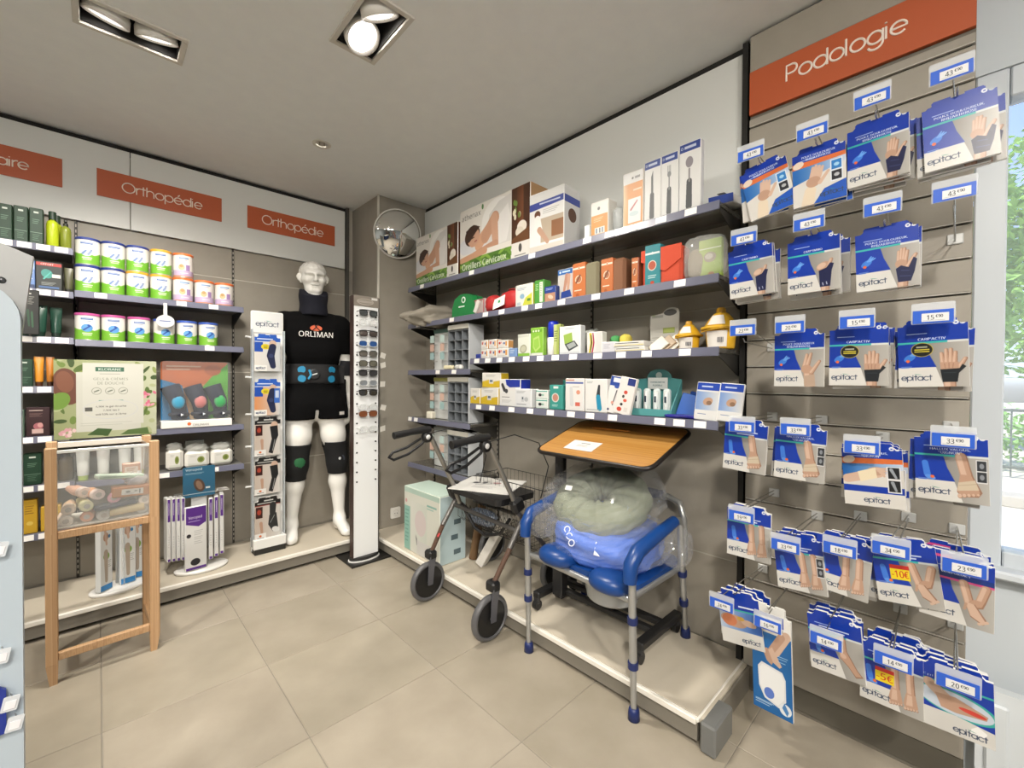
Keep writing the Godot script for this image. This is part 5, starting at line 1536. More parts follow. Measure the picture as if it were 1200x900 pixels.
func shelf_one(y):
	var q := Pic.new(340, 200, "e2dfd8")
	q.r(0, 0, 76, 78, "e4e0d8"); q.e(60, 40, 26, 22, "efeee9", 20); q.e(20, 62, 22, 9, "d6d8dc", 10)
	q.e(20, 44, 12, 9, "4a3226", -10); q.e(22, 48, 9, 8, "c99a7c", -10); q.l(30, 60, 52, 34, 6, 5, "d1a283"); q.l(52, 36, 56, 70, 5, 4, "d1a283"); q.l(56, 70, 12, 80, 4, 4, "c99a7c")
	q.p([46, 22, 60, 8, 76, 4, 76, 70, 40, 74], "d6d4d0"); q.p([58, 30, 72, 16, 76, 40, 70, 68, 56, 70], "e2e0dc"); q.l(40, 52, 54, 30, 6, 6, "c2957a"); q.l(53, 30, 55, 68, 5, 4.2, "cba086"); q.l(55, 68, 14, 77, 4, 3, "c2957a"); q.e(22, 47, 9.5, 8, "c99e84", -12); q.p([10, 34, 22, 28, 32, 34, 26, 40, 16, 52, 10, 54], "3c281e"); q.l(19, 48, 23, 47, 0.5, 0.5, "4a3226"); q.l(24, 54, 27, 53, 0.6, 0.6, "a05a50")
	q.r(0, 78, 76, 22, "4f7a2c")
	for i in 26: q.e(rng.randf() * 76, 79 + rng.randf() * 20, 6, 1.4, ["6f9a3c", "3c6424", "8ab04c"][i % 3], rng.randf_range(-40, 40))
	q.r(0, 70, 76, 8, "e4e0d8"); q.l(2, 78, 40, 72, 2.5, 3, "c99a7c")
	write(q, "Oreillers Cervicaux", 4, 84, 66, 10, "f2f4ee", true)
	write(q, "athenax", 3, 8, 30, 9, "7a7a76"); q.e(36, 6, 1.5, 2.4, "5a8a50")
	q.r(77, 0, 23, 76, "4a2c1a"); q.fade(84, 0, 8, 60, "5a3420", "7a4a2c")
	for i in 10: q.e(79 + rng.randf() * 8, 20 + rng.randf() * 40, 1.6, 2.4, ["6a8a3c", "d8d4b8"][i % 2])
	q.e(90, 56, 6, 5, "e8e2d6"); q.e(87, 62, 5, 4, "dcd4c4"); q.p([77, 70, 100, 58, 100, 76, 77, 76], "6a4426")
	q.r(77, 76, 23, 24, "e6e3dc"); q.e(88, 84, 2, 3.4, "4a4844"); q.r(81, 93, 14, 1.6, "8a8882")
	var pillow := q.tex()
	on("pillow_box", "smaller orthopaedic pillow box at the left end of the top shelf", "box", y, -2.48, 0.50, 0.352, 0.17, pillow, "d8d4cc", "4a2c1a", "pillow boxes")
	on("pillow_box", "larger orthopaedic pillow box with sleeping woman print", "box", y, -1.912, 0.62, 0.405, 0.15, pillow, "e0dcd2", "a8845c", "pillow boxes", Vector3.ZERO, FRONT + 0.01)
	var c = on("cushion_box", "white box with blue band showing a seated woman", "box", y, -1.485, 0.225, 0.315, 0.14, art(180, 240, "e8e8e6", [["p", [0, 16, 100, 14, 100, 24, 0, 28], "3a4a9a"], ["r", 30, 18, 60, 2.4, "c8cee8"], ["r", 34, 44, 66, 40, "b9aa96"], ["r", 66, 52, 34, 26, "8a5c38"], ["e", 24, 36, 9, 9, "6a4430"], ["l", 24, 44, 28, 66, 9, 12, "eeede9"], ["l", 30, 62, 54, 84, 7, 5, SKIN], ["e", 50, 92, 10, 4, "7a4a34"], ["r", 0, 88, 100, 12, "d6cfc4"], ["s", 40, 30, 50, 10, 3, "b8b8b4"]]), "e6e6e4", "dadada", "", Vector3(0, 0.06, 0))
	obj("side_band", box(Vector3(0.0012, 0.035, 0.134), 0.0), M("3a4a9a", 0.4), c, Vector3(0.1135, 0.25, 0))
	obj("side_picture", lathe([[0.0, 0.0], [0.035, 0.0], [0.035, 0.001], [0.0, 0.001]], 20, false), M("5a3a2a", 0.5), c, Vector3(0.113, 0.175, 0), Vector3(0, 0, -PI / 2))
	on("support_box", "small white and orange box left of the clear tube", "box", y, -1.155, 0.095, 0.165, 0.07, art(96, 160, "d99a52", [["r", 0, 0, 100, 38, "e8e6e0"], ["e", 46, 20, 8, 8, "5a5a58"], ["s", 16, 46, 60, 14, 3, "f0dcc0"], ["r", 22, 74, 60, 18, "e8e6e0"], ["r", 30, 76, 6, 14, "3a5a7a"], ["r", 50, 76, 6, 14, "4a4a4a"], ["r", 66, 76, 6, 14, "3a5a7a"]]), "e2dfd8")
	on("support_box", "tiny white box beside the small orange box", "box", y, -1.225, 0.03, 0.07, 0.05, "", "e4e2dd")
	single("clear_tube", "clear plastic tube between the two orange packages", "tube", lathe([[0.0, 0.0], [0.028, 0.0], [0.028, 0.105], [0.024, 0.112], [0.0, 0.112]], 18), M("dfe6e8", 0.06, 0.0, 0.32), Vector3(FRONT + 0.035, y, -1.073))
	on("support_pack", "tall orange and white hanging pack beside the cutlery", "pack", y, -0.984, 0.098, 0.24, 0.03, art(96, 220, "d9944e", [["r", 0, 0, 100, 20, "e6e6e4"], ["e", 48, 11, 5, 5, "3a3a3a"], ["r", 60, 9, 26, 4, "8a8a88"], ["r", 52, 32, 42, 3, "f0d8b8"], ["r", 22, 48, 68, 44, "e0e6e6"], ["l", 40, 68, 72, 54, 4, 3, "b05a5a"], ["e", 56, 76, 24, 10, "c4d4d6"], ["g", 0, 20, 26, 80, "e6c8a0", "d9944e"]]), "ddd8d0")
	var kinds := ["knife", "fork", "spoon"]
	for k in 3:
		var m := [["r", 0, 0, 100, 12, "27408c"], ["e", 12, 6, 6, 6, "e8ebf2"], ["e", 12, 6, 4, 4, "27408c"], ["r", 24, 4, 56, 4, "c8d0e8"], ["l", 48, 56, 47, 92, 13, 15, "4c4f52"], ["s", 8, 95, 50, 3, 1, "b8b8b6"]]
		if k == 0: m += [["p", [42, 54, 42, 26, 54, 16, 56, 54], "5a5e60"]]
		elif k == 1: m += [["l", 48, 30, 48, 56, 4, 4, "8a8e90"], ["e", 48, 32, 12, 14, "8a8e90"], ["r", 38, 18, 4, 14, "8a8e90"], ["r", 46, 18, 4, 14, "8a8e90"], ["r", 54, 18, 4, 14, "8a8e90"]]
		else: m += [["l", 48, 38, 48, 56, 4, 4, "8a8688"], ["e", 48, 28, 18, 24, "908a90"]]
		on("cutlery_pack", "white pack with a chunky-handled %s on the top shelf" % kinds[k], "pack", y, [-0.894, -0.820, -0.738][k], [0.074, 0.072, 0.086][k], [0.255, 0.256, 0.27][k], 0.03, art(80, 240, "e6e6e4", m), "e2e2e0", "d4d6da", "cutlery packs", Vector3(0, 0, 0))
	var lying := thing("cutlery_pack", "white cutlery pack lying flat at the right end of the top shelf", "pack", Vector3(FRONT + 0.10, y, -0.632), RIGHT, "cutlery packs")
	obj("box", box(Vector3(0.085, 0.032, 0.2), 0.003), M("dedede", 0.4), lying, Vector3(0, 0.032, 0), Vector3(0.2, 0.12, 0))
	obj("blue_end", box(Vector3(0.084, 0.03, 0.004), 0.001), M("27408c", 0.4), lying, Vector3(0.012, 0.012, 0.102), Vector3(0.2, 0.12, 0))
	obj("handle_print", box(Vector3(0.026, 0.001, 0.07), 0.0), M("3a3c3e", 0.4), lying, Vector3(-0.004, 0.0535, 0.04), Vector3(0.2, 0.12, 0))

func pouch(called, label, at, w, h, d, cloth, lab_tex, flap):
	var t := thing(called, label, "pouch", at, RIGHT, "pouches on the second shelf")
	obj("bag", print_box(Vector3(w, h, d), 0.012), M(cloth, 0.75), t)
	if lab_tex: obj("sleeve", print_box(Vector3(w * 0.5, h + 0.006, d + 0.006), 0.002), [M("c8703a", 0.5), printed(lab_tex, 0.45), M("c8703a", 0.5)], t, Vector3(-w * 0.22, -0.0, 0.002))
	if flap: obj("flap", prism(PackedVector2Array([Vector2(-w * 0.5, h), Vector2(w * 0.5, h), Vector2(w * 0.5, h * 0.62), Vector2(w * 0.1, h * 0.35), Vector2(-w * 0.5, h * 0.7)]), 0.004), M(cloth, 0.75), t, Vector3(0, 0, d / 2 + 0.003))
	return t

func shelf_two(y):
	single("cloth_bag", "crumpled grey-beige cloth bag at the left end of the second shelf", "bag", blob(Vector3(0.48, 0.15, 0.19), 0.55, 1.1, 12, 2.2, 22), M("8c867a", 0.85), Vector3(1.75, y + 0.046, -2.58))
	var gp := PackedVector2Array([Vector2(-0.115, 0), Vector2(0.115, 0), Vector2(0.112, 0.08), Vector2(0.085, 0.13), Vector2(0.03, 0.145), Vector2(-0.03, 0.145), Vector2(-0.085, 0.12), Vector2(-0.112, 0.06)])
	var t := thing("first_aid_case", "green first-aid case with white emblem on the second shelf", "case", Vector3(1.71, y, -2.185), RIGHT)
	obj("shell", prism(gp, 0.09), M("1f7a40", 0.5), t)
	obj("emblem", lathe([[0.012, 0.0], [0.02, 0.0], [0.02, 0.002], [0.012, 0.002]], 20, false), M("dfe8e0", 0.5), t, Vector3(0.01, 0.108, 0.045), Vector3(PI / 2, 0, 0))
	obj("emblem_bar", box(Vector3(0.06, 0.008, 0.002), 0.0), M("dfe8e0", 0.5), t, Vector3(-0.01, 0.068, 0.046))
	obj("zip", tube([Vector3(-0.113, 0.02, 0.0), Vector3(-0.114, 0.06, 0), Vector3(-0.087, 0.122, 0), Vector3(-0.03, 0.148, 0), Vector3(0.03, 0.148, 0), Vector3(0.087, 0.132, 0), Vector3(0.115, 0.08, 0), Vector3(0.117, 0.02, 0)], 0.003, 6), M("14512a", 0.6), t)
	var p := thing("kit_pouch", "clear pouch with pink trim beside the green case", "pouch", Vector3(1.70, y, -2.045), RIGHT)
	obj("body", print_box(Vector3(0.12, 0.1, 0.05), 0.014), M("c8b4b0", 0.15, 0.0, 0.75), p)
	obj("trim", tube([Vector3(-0.056, 0.01, 0.027), Vector3(-0.056, 0.09, 0.027), Vector3(0.056, 0.09, 0.027), Vector3(0.056, 0.01, 0.027), Vector3(-0.056, 0.01, 0.027)], 0.004, 6), M("a85a5c", 0.5), p)
	obj("contents", box(Vector3(0.03, 0.08, 0.02), 0.004), M("d8d4ce", 0.5), p, Vector3(0.0, 0.05, 0.03), Vector3(0, 0, -0.5))
	single("red_pouch", "red cloth pouch between the clear pouch and the red bag", "pouch", blob(Vector3(0.13, 0.105, 0.09), 0.12, 1.5, 5, 3.0, 14), M("a82424", 0.7), Vector3(1.71, y + 0.05, -1.915))
	var rb := thing("red_bag", "red first-aid bag with a white card leaning on it", "bag", Vector3(1.72, y, -1.785), RIGHT)
	obj("bag", blob(Vector3(0.16, 0.118, 0.1), 0.08, 1.2, 6, 3.2, 14), M("b02626", 0.6), rb, Vector3(0, 0.056, 0))
	obj("handle", tube([Vector3(-0.03, 0.11, 0), Vector3(-0.02, 0.125, 0.01), Vector3(0.02, 0.125, 0.01), Vector3(0.03, 0.11, 0)], 0.005, 6), M("8a1c1c", 0.6), rb)
	obj("card", box(Vector3(0.09, 0.066, 0.003), 0.0), M("e6e4de", 0.5), rb, Vector3(-0.05, 0.05, 0.062), Vector3(-0.35, 0, 0.25))
	obj("card_cross", box(Vector3(0.016, 0.016, 0.001), 0.0), M("3a9a5c", 0.5), rb, Vector3(-0.045, 0.054, 0.0652), Vector3(-0.35, 0, 0.25))
	on("dressing_box", "white box with yellow-green corner on the second shelf", "box", y, -1.638, 0.13, 0.123, 0.07, art(128, 128, "e8e8e2", [["p", [60, 60, 100, 40, 100, 100, 40, 100], "cfd24a"], ["s", 10, 12, 60, 16, 3, "6a8aa8"], ["e", 40, 52, 14, 12, "8ab0c8"], ["r", 70, 66, 20, 12, "5a8a3c"], ["r", 10, 78, 22, 14, "b8c8d0"]]), "e6e6dc", "dcd84a")
	on("dressing_box", "narrow green box beside the yellow-cornered box", "box", y, -1.528, 0.066, 0.128, 0.06, art(64, 128, "4f9a3c", [["r", 58, 8, 36, 84, "e4e8da"], ["s", 64, 14, 24, 60, 8, "6a9a5c"], ["s", 10, 16, 36, 30, 4, "cfe4c0"]]), "4a9038", "5aa244")
	on("bandage_box", "small dark blue box in front of the leg stocking box", "box", y, -1.452, 0.075, 0.085, 0.05, art(96, 110, "24408c", [["r", 0, 40, 100, 60, "b88a70"], ["e", 56, 66, 26, 14, "e0c4ac", 20], ["s", 10, 10, 70, 16, 2, "c8d4f0"]]), "22387c")
	on("stocking_box", "blue and white stocking box with a pair of legs", "box", y, -1.378, 0.098, 0.165, 0.05, art(110, 190, "c8c4c0", [["r", 0, 0, 100, 16, "2a66b0"], ["e", 16, 8, 6, 6, "e6edf4"], ["r", 30, 5, 54, 5, "cfe0f0"], ["l", 62, 20, 44, 66, 12, 8, "b88872"], ["l", 76, 22, 70, 66, 11, 8, "c49a84"], ["p", [24, 70, 84, 66, 96, 88, 20, 90], "24408c"], ["r", 0, 92, 100, 8, "dfe2e6"]]), "d4d6da", "2a66b0", "", Vector3(0, 0, 0), FRONT + 0.03)
	var ol := art(80, 190, "c4713c", [["r", 0, 12, 100, 5, "f0e0d0"], ["e", 52, 14, 9, 9, "f0e0d0"], ["e", 52, 14, 6, 6, "c4713c"], ["e", 48, 46, 28, 28, "e6d4bc"], ["e", 50, 46, 22, 22, "b0714c"], ["l", 30, 54, 60, 36, 7, 8, "7a4a34"], ["r", 14, 76, 60, 3, "f0e0d0"], ["e", 40, 91, 14, 14, "a85a2c"]])
	pouch("cushion_pouch", "khaki pouch with orange sleeve, leftmost of the two", Vector3(1.71, y, -1.245), 0.15, 0.165, 0.07, "77725a", ol, false)
	pouch("cushion_pouch", "brown pouch with orange sleeve, right of the khaki one", Vector3(1.71, y, -1.092), 0.125, 0.155, 0.07, "7a5238", ol, false)
	on("cushion_sleeve", "narrow orange packet squeezed behind the red-orange case", "packet", y, -0.972, 0.034, 0.135, 0.06, ol, "8a4a30")
	var rc = pouch("cushion_case", "red-orange case with teal sleeve and folded flap", Vector3(1.71, y, -0.858), 0.175, 0.155, 0.08, "c4482c", null, true)
	obj("teal_sleeve", print_box(Vector3(0.068, 0.172, 0.092), 0.002), [M("2a8a94", 0.5), printed(art(80, 190, "2a8a94", [["r", 0, 18, 100, 5, "dfeaea"], ["e", 50, 20, 8, 8, "dfeaea"], ["e", 48, 50, 30, 30, "e4dccf"], ["e", 48, 50, 25, 25, "b8563a"], ["s", 20, 74, 60, 10, 2, "cfe6e6"], ["e", 50, 92, 14, 10, "c4482c"]]), 0.45), M("2a8a94", 0.5)], rc, Vector3(-0.034, 0.0, 0.002))
	var cb := thing("clear_bag", "clear bag with lime green card at the right end of the second shelf", "bag", Vector3(1.70, y, -0.690), RIGHT)
	obj("card", print_box(Vector3(0.085, 0.148, 0.02), 0.002), [M("9ab44a", 0.5), printed(art(96, 170, "9fbf4c", [["g", 0, 0, 100, 100, "b9cc7a", "93b23c"], ["r", 0, 22, 100, 3, "e6ecd4"], ["e", 50, 46, 28, 24, "a89c8c"], ["e", 46, 44, 18, 14, "cfc8bc"], ["e", 56, 90, 14, 9, "b07a4c"]]), 0.35), M("9ab44a", 0.5)], cb, Vector3(0.024, 0, 0.01))
	obj("contents", blob(Vector3(0.07, 0.12, 0.05), 0.15, 1.4, 8, 3.0, 12), M("8f8474", 0.8), cb, Vector3(-0.03, 0.062, 0))
	obj("film", blob(Vector3(0.155, 0.165, 0.075), 0.10, 2.2, 9, 5.0, 16), M("f0f2ee", 0.05, 0.0, 0.22), cb, Vector3(0, 0.083, 0.0))

func shelf_three(y):
	var small := art(128, 96, "e8e6e2", [["e", 20, 34, 10, 14, "c0392b"], ["p", [30, 12, 48, 60, 40, 20], "d84a3a"], ["e", 66, 40, 9, 12, "3a5aa0"], ["r", 78, 16, 18, 60, "e0a050"], ["s", 8, 78, 70, 12, 2, "a8a8a6"]])
	var say := [["white box stacked at the upper left of the remedies", -1.965, 0.066, 0.055], ["red and white box stacked at the upper middle", -1.892, 0.07, 0.055], ["orange and white box stacked at the upper right", -1.805, 0.09, 0.045]]
	for k in 3:
		on("remedy_box", say[k][0].replace("upper", "lower"), "box", y, say[k][1], say[k][2], 0.055, 0.05, small, "e4e2dd", "", "small remedy boxes")
		on("remedy_box", say[k][0], "box", y + 0.0555, say[k][1], say[k][2] - 0.004, say[k][3], 0.045, small, "e4e2dd", "d8a060", "small remedy boxes")
	on("remedy_box", "dark blue small box beside the organiser on the third shelf", "box", y, -2.025, 0.045, 0.03, 0.05, "", "2a3a8c", "", "small remedy boxes")
	on("remedy_box", "light blue flat boxes end at the middle of the third shelf", "box", y, -1.722, 0.06, 0.05, 0.05, art(64, 48, "7f9fd0", [["s", 10, 16, 70, 50, 3, "dfe8f4"]]), "7a98c8")
	var lb := thing("lotion_bottle", "white bottle with tall blue cap on the third shelf", "bottle", Vector3(FRONT + 0.04, y, -1.460), RIGHT)
	obj("body", lathe([[0.0, 0.0], [0.028, 0.0], [0.031, 0.004], [0.031, 0.09], [0.028, 0.094], [0.0, 0.094]], 20), M("e6e6e4", 0.35), lb)
	obj("cap", lathe([[0.026, 0.092], [0.029, 0.096], [0.029, 0.165], [0.022, 0.178], [0.0, 0.179]], 20), M("1a2fa8", 0.3), lb)
	on("soap_pack", "white and green soap dish pack left of the lime pack", "pack", y, -1.636, 0.094, 0.122, 0.03, art(96, 128, "e4e8dc", [["r", 0, 0, 100, 12, "d4d8cc"], ["e", 46, 66, 30, 26, "a8a890", -20], ["e", 46, 66, 22, 18, "c8c8b0", -20], ["r", 0, 86, 100, 14, "8cc04a"]]), "dfe2da")
	on("soap_pack", "lime green soap dish pack beside the blue-capped bottle", "pack", y, -1.541, 0.09, 0.15, 0.03, art(96, 150, "8cc244", [["r", 8, 6, 84, 10, "6aa030"], ["e", 22, 11, 7, 6, "e4eed8"], ["e", 44, 11, 7, 6, "e4eed8"], ["e", 66, 11, 7, 6, "e4eed8"], ["p", [20, 36, 70, 28, 82, 70, 40, 88, 18, 70], "b8d878"], ["p", [28, 42, 64, 36, 72, 66, 42, 78, 26, 66], "9ccc54"], ["r", 0, 90, 100, 10, "e4e8dc"]]), "8aba48")
	on("bag_packet", "slim green packet right of the blue-capped bottle", "packet", y, -1.405, 0.045, 0.155, 0.03, art(48, 160, "a4b45c", [["r", 0, 0, 50, 100, "c4cc8c"], ["s", 10, 20, 60, 40, 5, "6a7a30"]]), "a8b464")
	on("pill_organiser_box", "white pill organiser box with open tray picture", "box", y, -1.325, 0.135, 0.14, 0.04, art(140, 150, "e6e8e8", [["s", 30, 6, 50, 6, 2, "8aa0b8"], ["p", [22, 30, 62, 22, 66, 54, 28, 64], "9cbc54"], ["p", [28, 64, 74, 52, 92, 72, 48, 90], "3c4448"], ["p", [36, 66, 72, 56, 84, 70, 50, 82], "aab0b0"], ["r", 0, 92, 100, 8, "cfd4d8"]]), "e2e4e4", "d8dcdc")
	single("wrapped_bundle", "crumpled clear-wrapped bundle behind the pill organiser box", "bundle", blob(Vector3(0.12, 0.13, 0.08), 0.4, 2.0, 21, 2.4, 12), M("c8ccc4", 0.12, 0.0, 0.6), Vector3(1.77, y + 0.062, -1.26))
	on("pen_pack", "white carton with yellow and black curved stripes", "box", y, -1.178, 0.085, 0.1, 0.04, art(90, 110, "e6e4e0", [["p", [14, 0, 30, 0, 40, 50, 26, 100, 10, 100, 22, 50], "d8c83a"], ["p", [36, 0, 44, 0, 52, 50, 40, 100, 30, 100, 42, 50], "a83050"], ["p", [24, 10, 30, 10, 36, 50, 26, 96, 20, 96, 28, 50], "2a2a2a"], ["r", 64, 0, 36, 100, "dcdcd8"]]), "dedcd8")
	single("sponge_roll", "green sponge behind the small white carton", "sponge", blob(Vector3(0.05, 0.06, 0.05), 0.1, 2.0, 31, 2.6, 10), M("3f8a4c", 0.8), Vector3(1.74, y + 0.055, -1.115), Vector3.ZERO)
	single("sponge_roll", "yellow sponge behind the small white carton", "sponge", blob(Vector3(0.06, 0.065, 0.05), 0.1, 2.0, 32, 2.6, 10), M("c4b44c", 0.8), Vector3(1.74, y + 0.055, -1.06), Vector3.ZERO)
	on("gauze_box", "small white carton at the front of the third shelf", "box", y, -1.104, 0.066, 0.05, 0.04, art(64, 48, "dcdce2", [["s", 14, 20, 60, 50, 4, "a8a8b4"]]), "dcdce0")
	var flat := art(160, 32, "e4e2dc", [["r", 4, 20, 80, 16, "3a3a3a"], ["r", 0, 70, 100, 12, "d8c84a"]])
	for k in 2: on("gauze_box", "%s of two flat white gauze boxes" % ["lower", "upper"][k], "box", y + 0.0235 * k, -0.995 - 0.006 * k, 0.145, 0.0225, 0.09, flat, "e2e0da", "", "flat gauze boxes", Vector3(0, 0.04 * k, 0))
	var bc := thing("display_card", "grey display card with rounded top behind the gauze boxes", "card", Vector3(1.765, y, -0.888), RIGHT)
	var cp := PackedVector2Array([Vector2(-0.065, 0), Vector2(0.065, 0), Vector2(0.065, 0.165)])
	for i in 9: cp.append(Vector2(0.03 + 0.034 * cos(PI * i / 8), 0.168 + 0.022 * sin(PI * i / 8)))
	cp.append(Vector2(-0.065, 0.158))
	obj("card", prism(cp, 0.004), [M("b0aea6", 0.5), printed(art(128, 180, "b4b2aa", [["r", 6, 16, 40, 6, "8f8f88"], ["e", 12, 14, 6, 4, "7aa03c"], ["r", 46, 46, 40, 12, "8a9a4a"], ["r", 48, 48, 36, 8, "a4b060"], ["e", 70, 12, 22, 10, "4a4a48"], ["r", 6, 66, 70, 2, "9a9a92"]]), 0.5)], bc)
	for k in 4: on("compress_packet", "%s leaning compress packet beside the small sharps bin" % ["first", "second", "third", "fourth"][k], "packet", y + 0.004 * k, -0.905 + 0.026 * k, 0.06, 0.075, 0.006, "", ["c8c0b0", "9a8466", "d4cec2", "8f7a5c"][k], "", "leaning compress packets", Vector3(-0.5, 0.0, -0.75), FRONT + 0.02 + 0.012 * k)
	sharps("small yellow sharps bin with clear neck", Vector3(1.735, y, -0.768), 0.8)
	sharps("large yellow sharps bin with white label", Vector3(1.74, y, -0.645), 1.08)

func sharps(label, at, k):
	var t := thing("sharps_bin", label, "sharps bin", at, RIGHT, "yellow sharps bins")
	var ym := M("d8a826", 0.4)
	obj("tub", lathe([[0.0, 0.0], [0.042 * k, 0.0], [0.045 * k, 0.004], [0.052 * k, 0.07 * k], [0.0, 0.07 * k]], 28), ym, t)
	obj("lid", lathe([[0.052 * k, 0.068 * k], [0.066 * k, 0.069 * k], [0.067 * k, 0.078 * k], [0.056 * k, 0.08 * k], [0.044 * k, 0.1 * k], [0.024 * k, 0.126 * k], [0.02 * k, 0.128 * k], [0.0, 0.128 * k]], 28), ym, t)
	obj("cap", lathe([[0.016 * k, 0.126 * k], [0.016 * k, 0.142 * k], [0.011 * k, 0.148 * k], [0.0, 0.149 * k]], 16), M("b88a20", 0.4), t)
	for q in [[0.006, 0.062, 0.046 * k + 0.0012, 0.052 * k + 0.0008, "tub_label", 0.75], [0.084, 0.118, 0.0545 * k, 0.0335 * k, "lid_label", 0.6]]:
		var st := begin(true)
		for i in 8:
			var a0: float = -q[5] + 2.0 * q[5] * i / 8
			var a1: float = -q[5] + 2.0 * q[5] * (i + 1) / 8
			quad(st, Vector3(sin(a0) * q[2], q[0] * k, cos(a0) * q[2]), Vector3(sin(a1) * q[2], q[0] * k, cos(a1) * q[2]), Vector3(sin(a1) * q[3], q[1] * k, cos(a1) * q[3]), Vector3(sin(a0) * q[3], q[1] * k, cos(a0) * q[3]))
		obj(q[4], done(st), M("e2ddd6", 0.5), t)
	for i in 5: obj("code_bar", box(Vector3(0.0018, 0.018 * k, 0.0015), 0.0), M("4a4a58", 0.5), t, Vector3(0.008 * k + 0.0045 * i, 0.03 * k, 0.0495 * k + 0.0008 - 0.0005 * i))
	obj("bail", tube([Vector3(-0.066 * k, 0.073 * k, 0), Vector3(-0.05 * k, 0.06 * k, 0.05 * k), Vector3(0.0, 0.066 * k, 0.07 * k), Vector3(0.05 * k, 0.074 * k, 0.05 * k), Vector3(0.066 * k, 0.073 * k, 0)], 0.002, 6), ym, t)

func shelf_four(y):
	var yw := art(110, 110, "e6e4de", [["p", [0, 60, 40, 44, 60, 60, 100, 50, 100, 100, 0, 100], "d8b82a"], ["r", 38, 44, 24, 30, "dcdcdc"], ["r", 42, 48, 16, 14, "5a6a7a"], ["s", 20, 14, 56, 14, 2, "9a9a98"]])
	on("monitor_box", "white and yellow box at the left end of the lowest long shelf", "box", y, -2.05, 0.095, 0.095, 0.07, yw, "e2e0da", "d8b82a", "white and yellow boxes")
	on("monitor_box", "wider white and yellow box, second from the left end", "box", y, -1.918, 0.155, 0.1, 0.08, yw, "e2e0da", "d8b82a", "white and yellow boxes")
	on("monitor_box", "white and yellow box stacked on the wider one", "box", y + 0.1005, -1.905, 0.15, 0.088, 0.07, yw, "e2e0da", "d8b82a", "white and yellow boxes", Vector3(0, 0.1, 0))
	on("pressure_box", "white box with dark blue top corner", "box", y, -1.745, 0.17, 0.152, 0.08, art(160, 150, "e8e8e6", [["p", [30, 0, 100, 0, 100, 28, 50, 30, 34, 20], "2438a0"], ["l", 14, 20, 24, 40, 6, 7, "3a3c40"], ["e", 34, 44, 8, 8, "4a4c50"], ["s", 12, 66, 40, 6, 1, "4a4a4a"], ["s", 12, 78, 50, 12, 3, "b0b0ae"]]), "e6e6e4", "2438a0")
	on("pressure_box", "plain white box with a small device picture", "box", y, -1.628, 0.125, 0.1, 0.06, art(128, 100, "e2e4e6", [["s", 10, 10, 60, 16, 3, "a0a4a8"], ["r", 40, 40, 16, 30, "c8ccd0"], ["r", 44, 44, 8, 12, "3a4a5a"], ["e", 70, 56, 12, 10, "b8bcc0"], ["r", 10, 82, 60, 6, "a8acb0"]]), "e0e2e4", "", "", Vector3.ZERO, FRONT - 0.012)
	var gr := art(96, 64, "e4e8e4", [["r", 0, 0, 100, 14, "4aa090"], ["e", 36, 54, 14, 12, "2a2a2c"], ["e", 60, 54, 10, 8, "8ac0a8"], ["r", 0, 88, 100, 12, "c4d8d0"]])
	for k in 2: on("earplug_box", "%s of two small white and green boxes" % ["lower", "upper"][k], "box", y + 0.0485 * k, -1.504, 0.085, 0.048, 0.05, gr, "e0e4e0", "", "small white and green boxes")
	var tl := art(80, 140, "3f9a90", [["r", 30, 4, 40, 10, "e4e8e6"], ["e", 46, 52, 30, 34, "dcd8d0"], ["e", 46, 52, 22, 26, "c88a78"], ["s", 20, 82, 50, 10, 2, "cfe6e2"]])
	on("teat_box", "teal box with a round picture in front", "box", y, -1.408, 0.085, 0.125, 0.05, tl, "3a948a", "", "teal boxes")
	on("teat_box", "second teal box standing taller behind", "box", y, -1.372, 0.085, 0.148, 0.04, tl, "38988e", "", "teal boxes", Vector3.ZERO, FRONT + 0.06)
	on("thermometer_box", "white box with orange logo and thermometer outline", "box", y, -1.292, 0.112, 0.157, 0.06, art(110, 160, "e8e6e4", [["r", 0, 2, 50, 4, "c88a78"], ["r", 0, 10, 100, 5, "4a5fa8"], ["l", 32, 30, 36, 80, 9, 11, "d4d6d8"], ["e", 72, 42, 11, 10, "e09a80"], ["r", 56, 74, 26, 12, "d86a5c"], ["s", 40, 24, 40, 5, 1, "a8a8a8"]]), "e4e2e0", "dcdcdc")
	on("thermometer_box", "white box with a blue-handled brush picture", "box", y, -1.168, 0.122, 0.155, 0.06, art(120, 150, "e8e8e6", [["s", 8, 6, 30, 8, 2, "8a9a9a"], ["l", 66, 20, 62, 50, 5, 9, "3a3e44"], ["l", 62, 54, 68, 88, 10, 11, "2a94b8"], ["r", 8, 92, 60, 3, "b0b0ae"]]), "e4e4e2", "d8d8d6")
	on("blister_pack", "slanted blister pack with blue header", "pack", y, -1.083, 0.08, 0.17, 0.02, art(80, 190, "e6e4e2", [["r", 0, 0, 100, 26, "2a4a9c"], ["r", 20, 4, 56, 12, "e4e6ec"], ["e", 50, 28, 16, 10, "3a5aac"], ["l", 56, 38, 44, 78, 4, 4, "5a5a60"], ["e", 40, 72, 10, 10, "dca090"], ["e", 20, 92, 8, 8, "4a4a6a"]]), "e2e0de", "", "", Vector3(-0.1, 0, -0.16))
	on("blister_pack", "slanted blister pack with red and black pattern", "pack", y, -1.022, 0.08, 0.165, 0.02, art(80, 190, "e8e4e0", [["r", 50, 0, 50, 20, "2a3a80"], ["e", 50, 40, 12, 12, "c84a3a"], ["e", 40, 52, 8, 10, "3a3a3a"], ["e", 56, 62, 12, 10, "d8604c"], ["e", 38, 74, 9, 9, "2a2a2c"], ["e", 30, 88, 16, 14, "c84a3a"], ["r", 60, 80, 24, 12, "d8d4ce"]]), "e4e0dc", "", "", Vector3(-0.1, 0, -0.18), FRONT - 0.02)
	thermometer_tray(y)
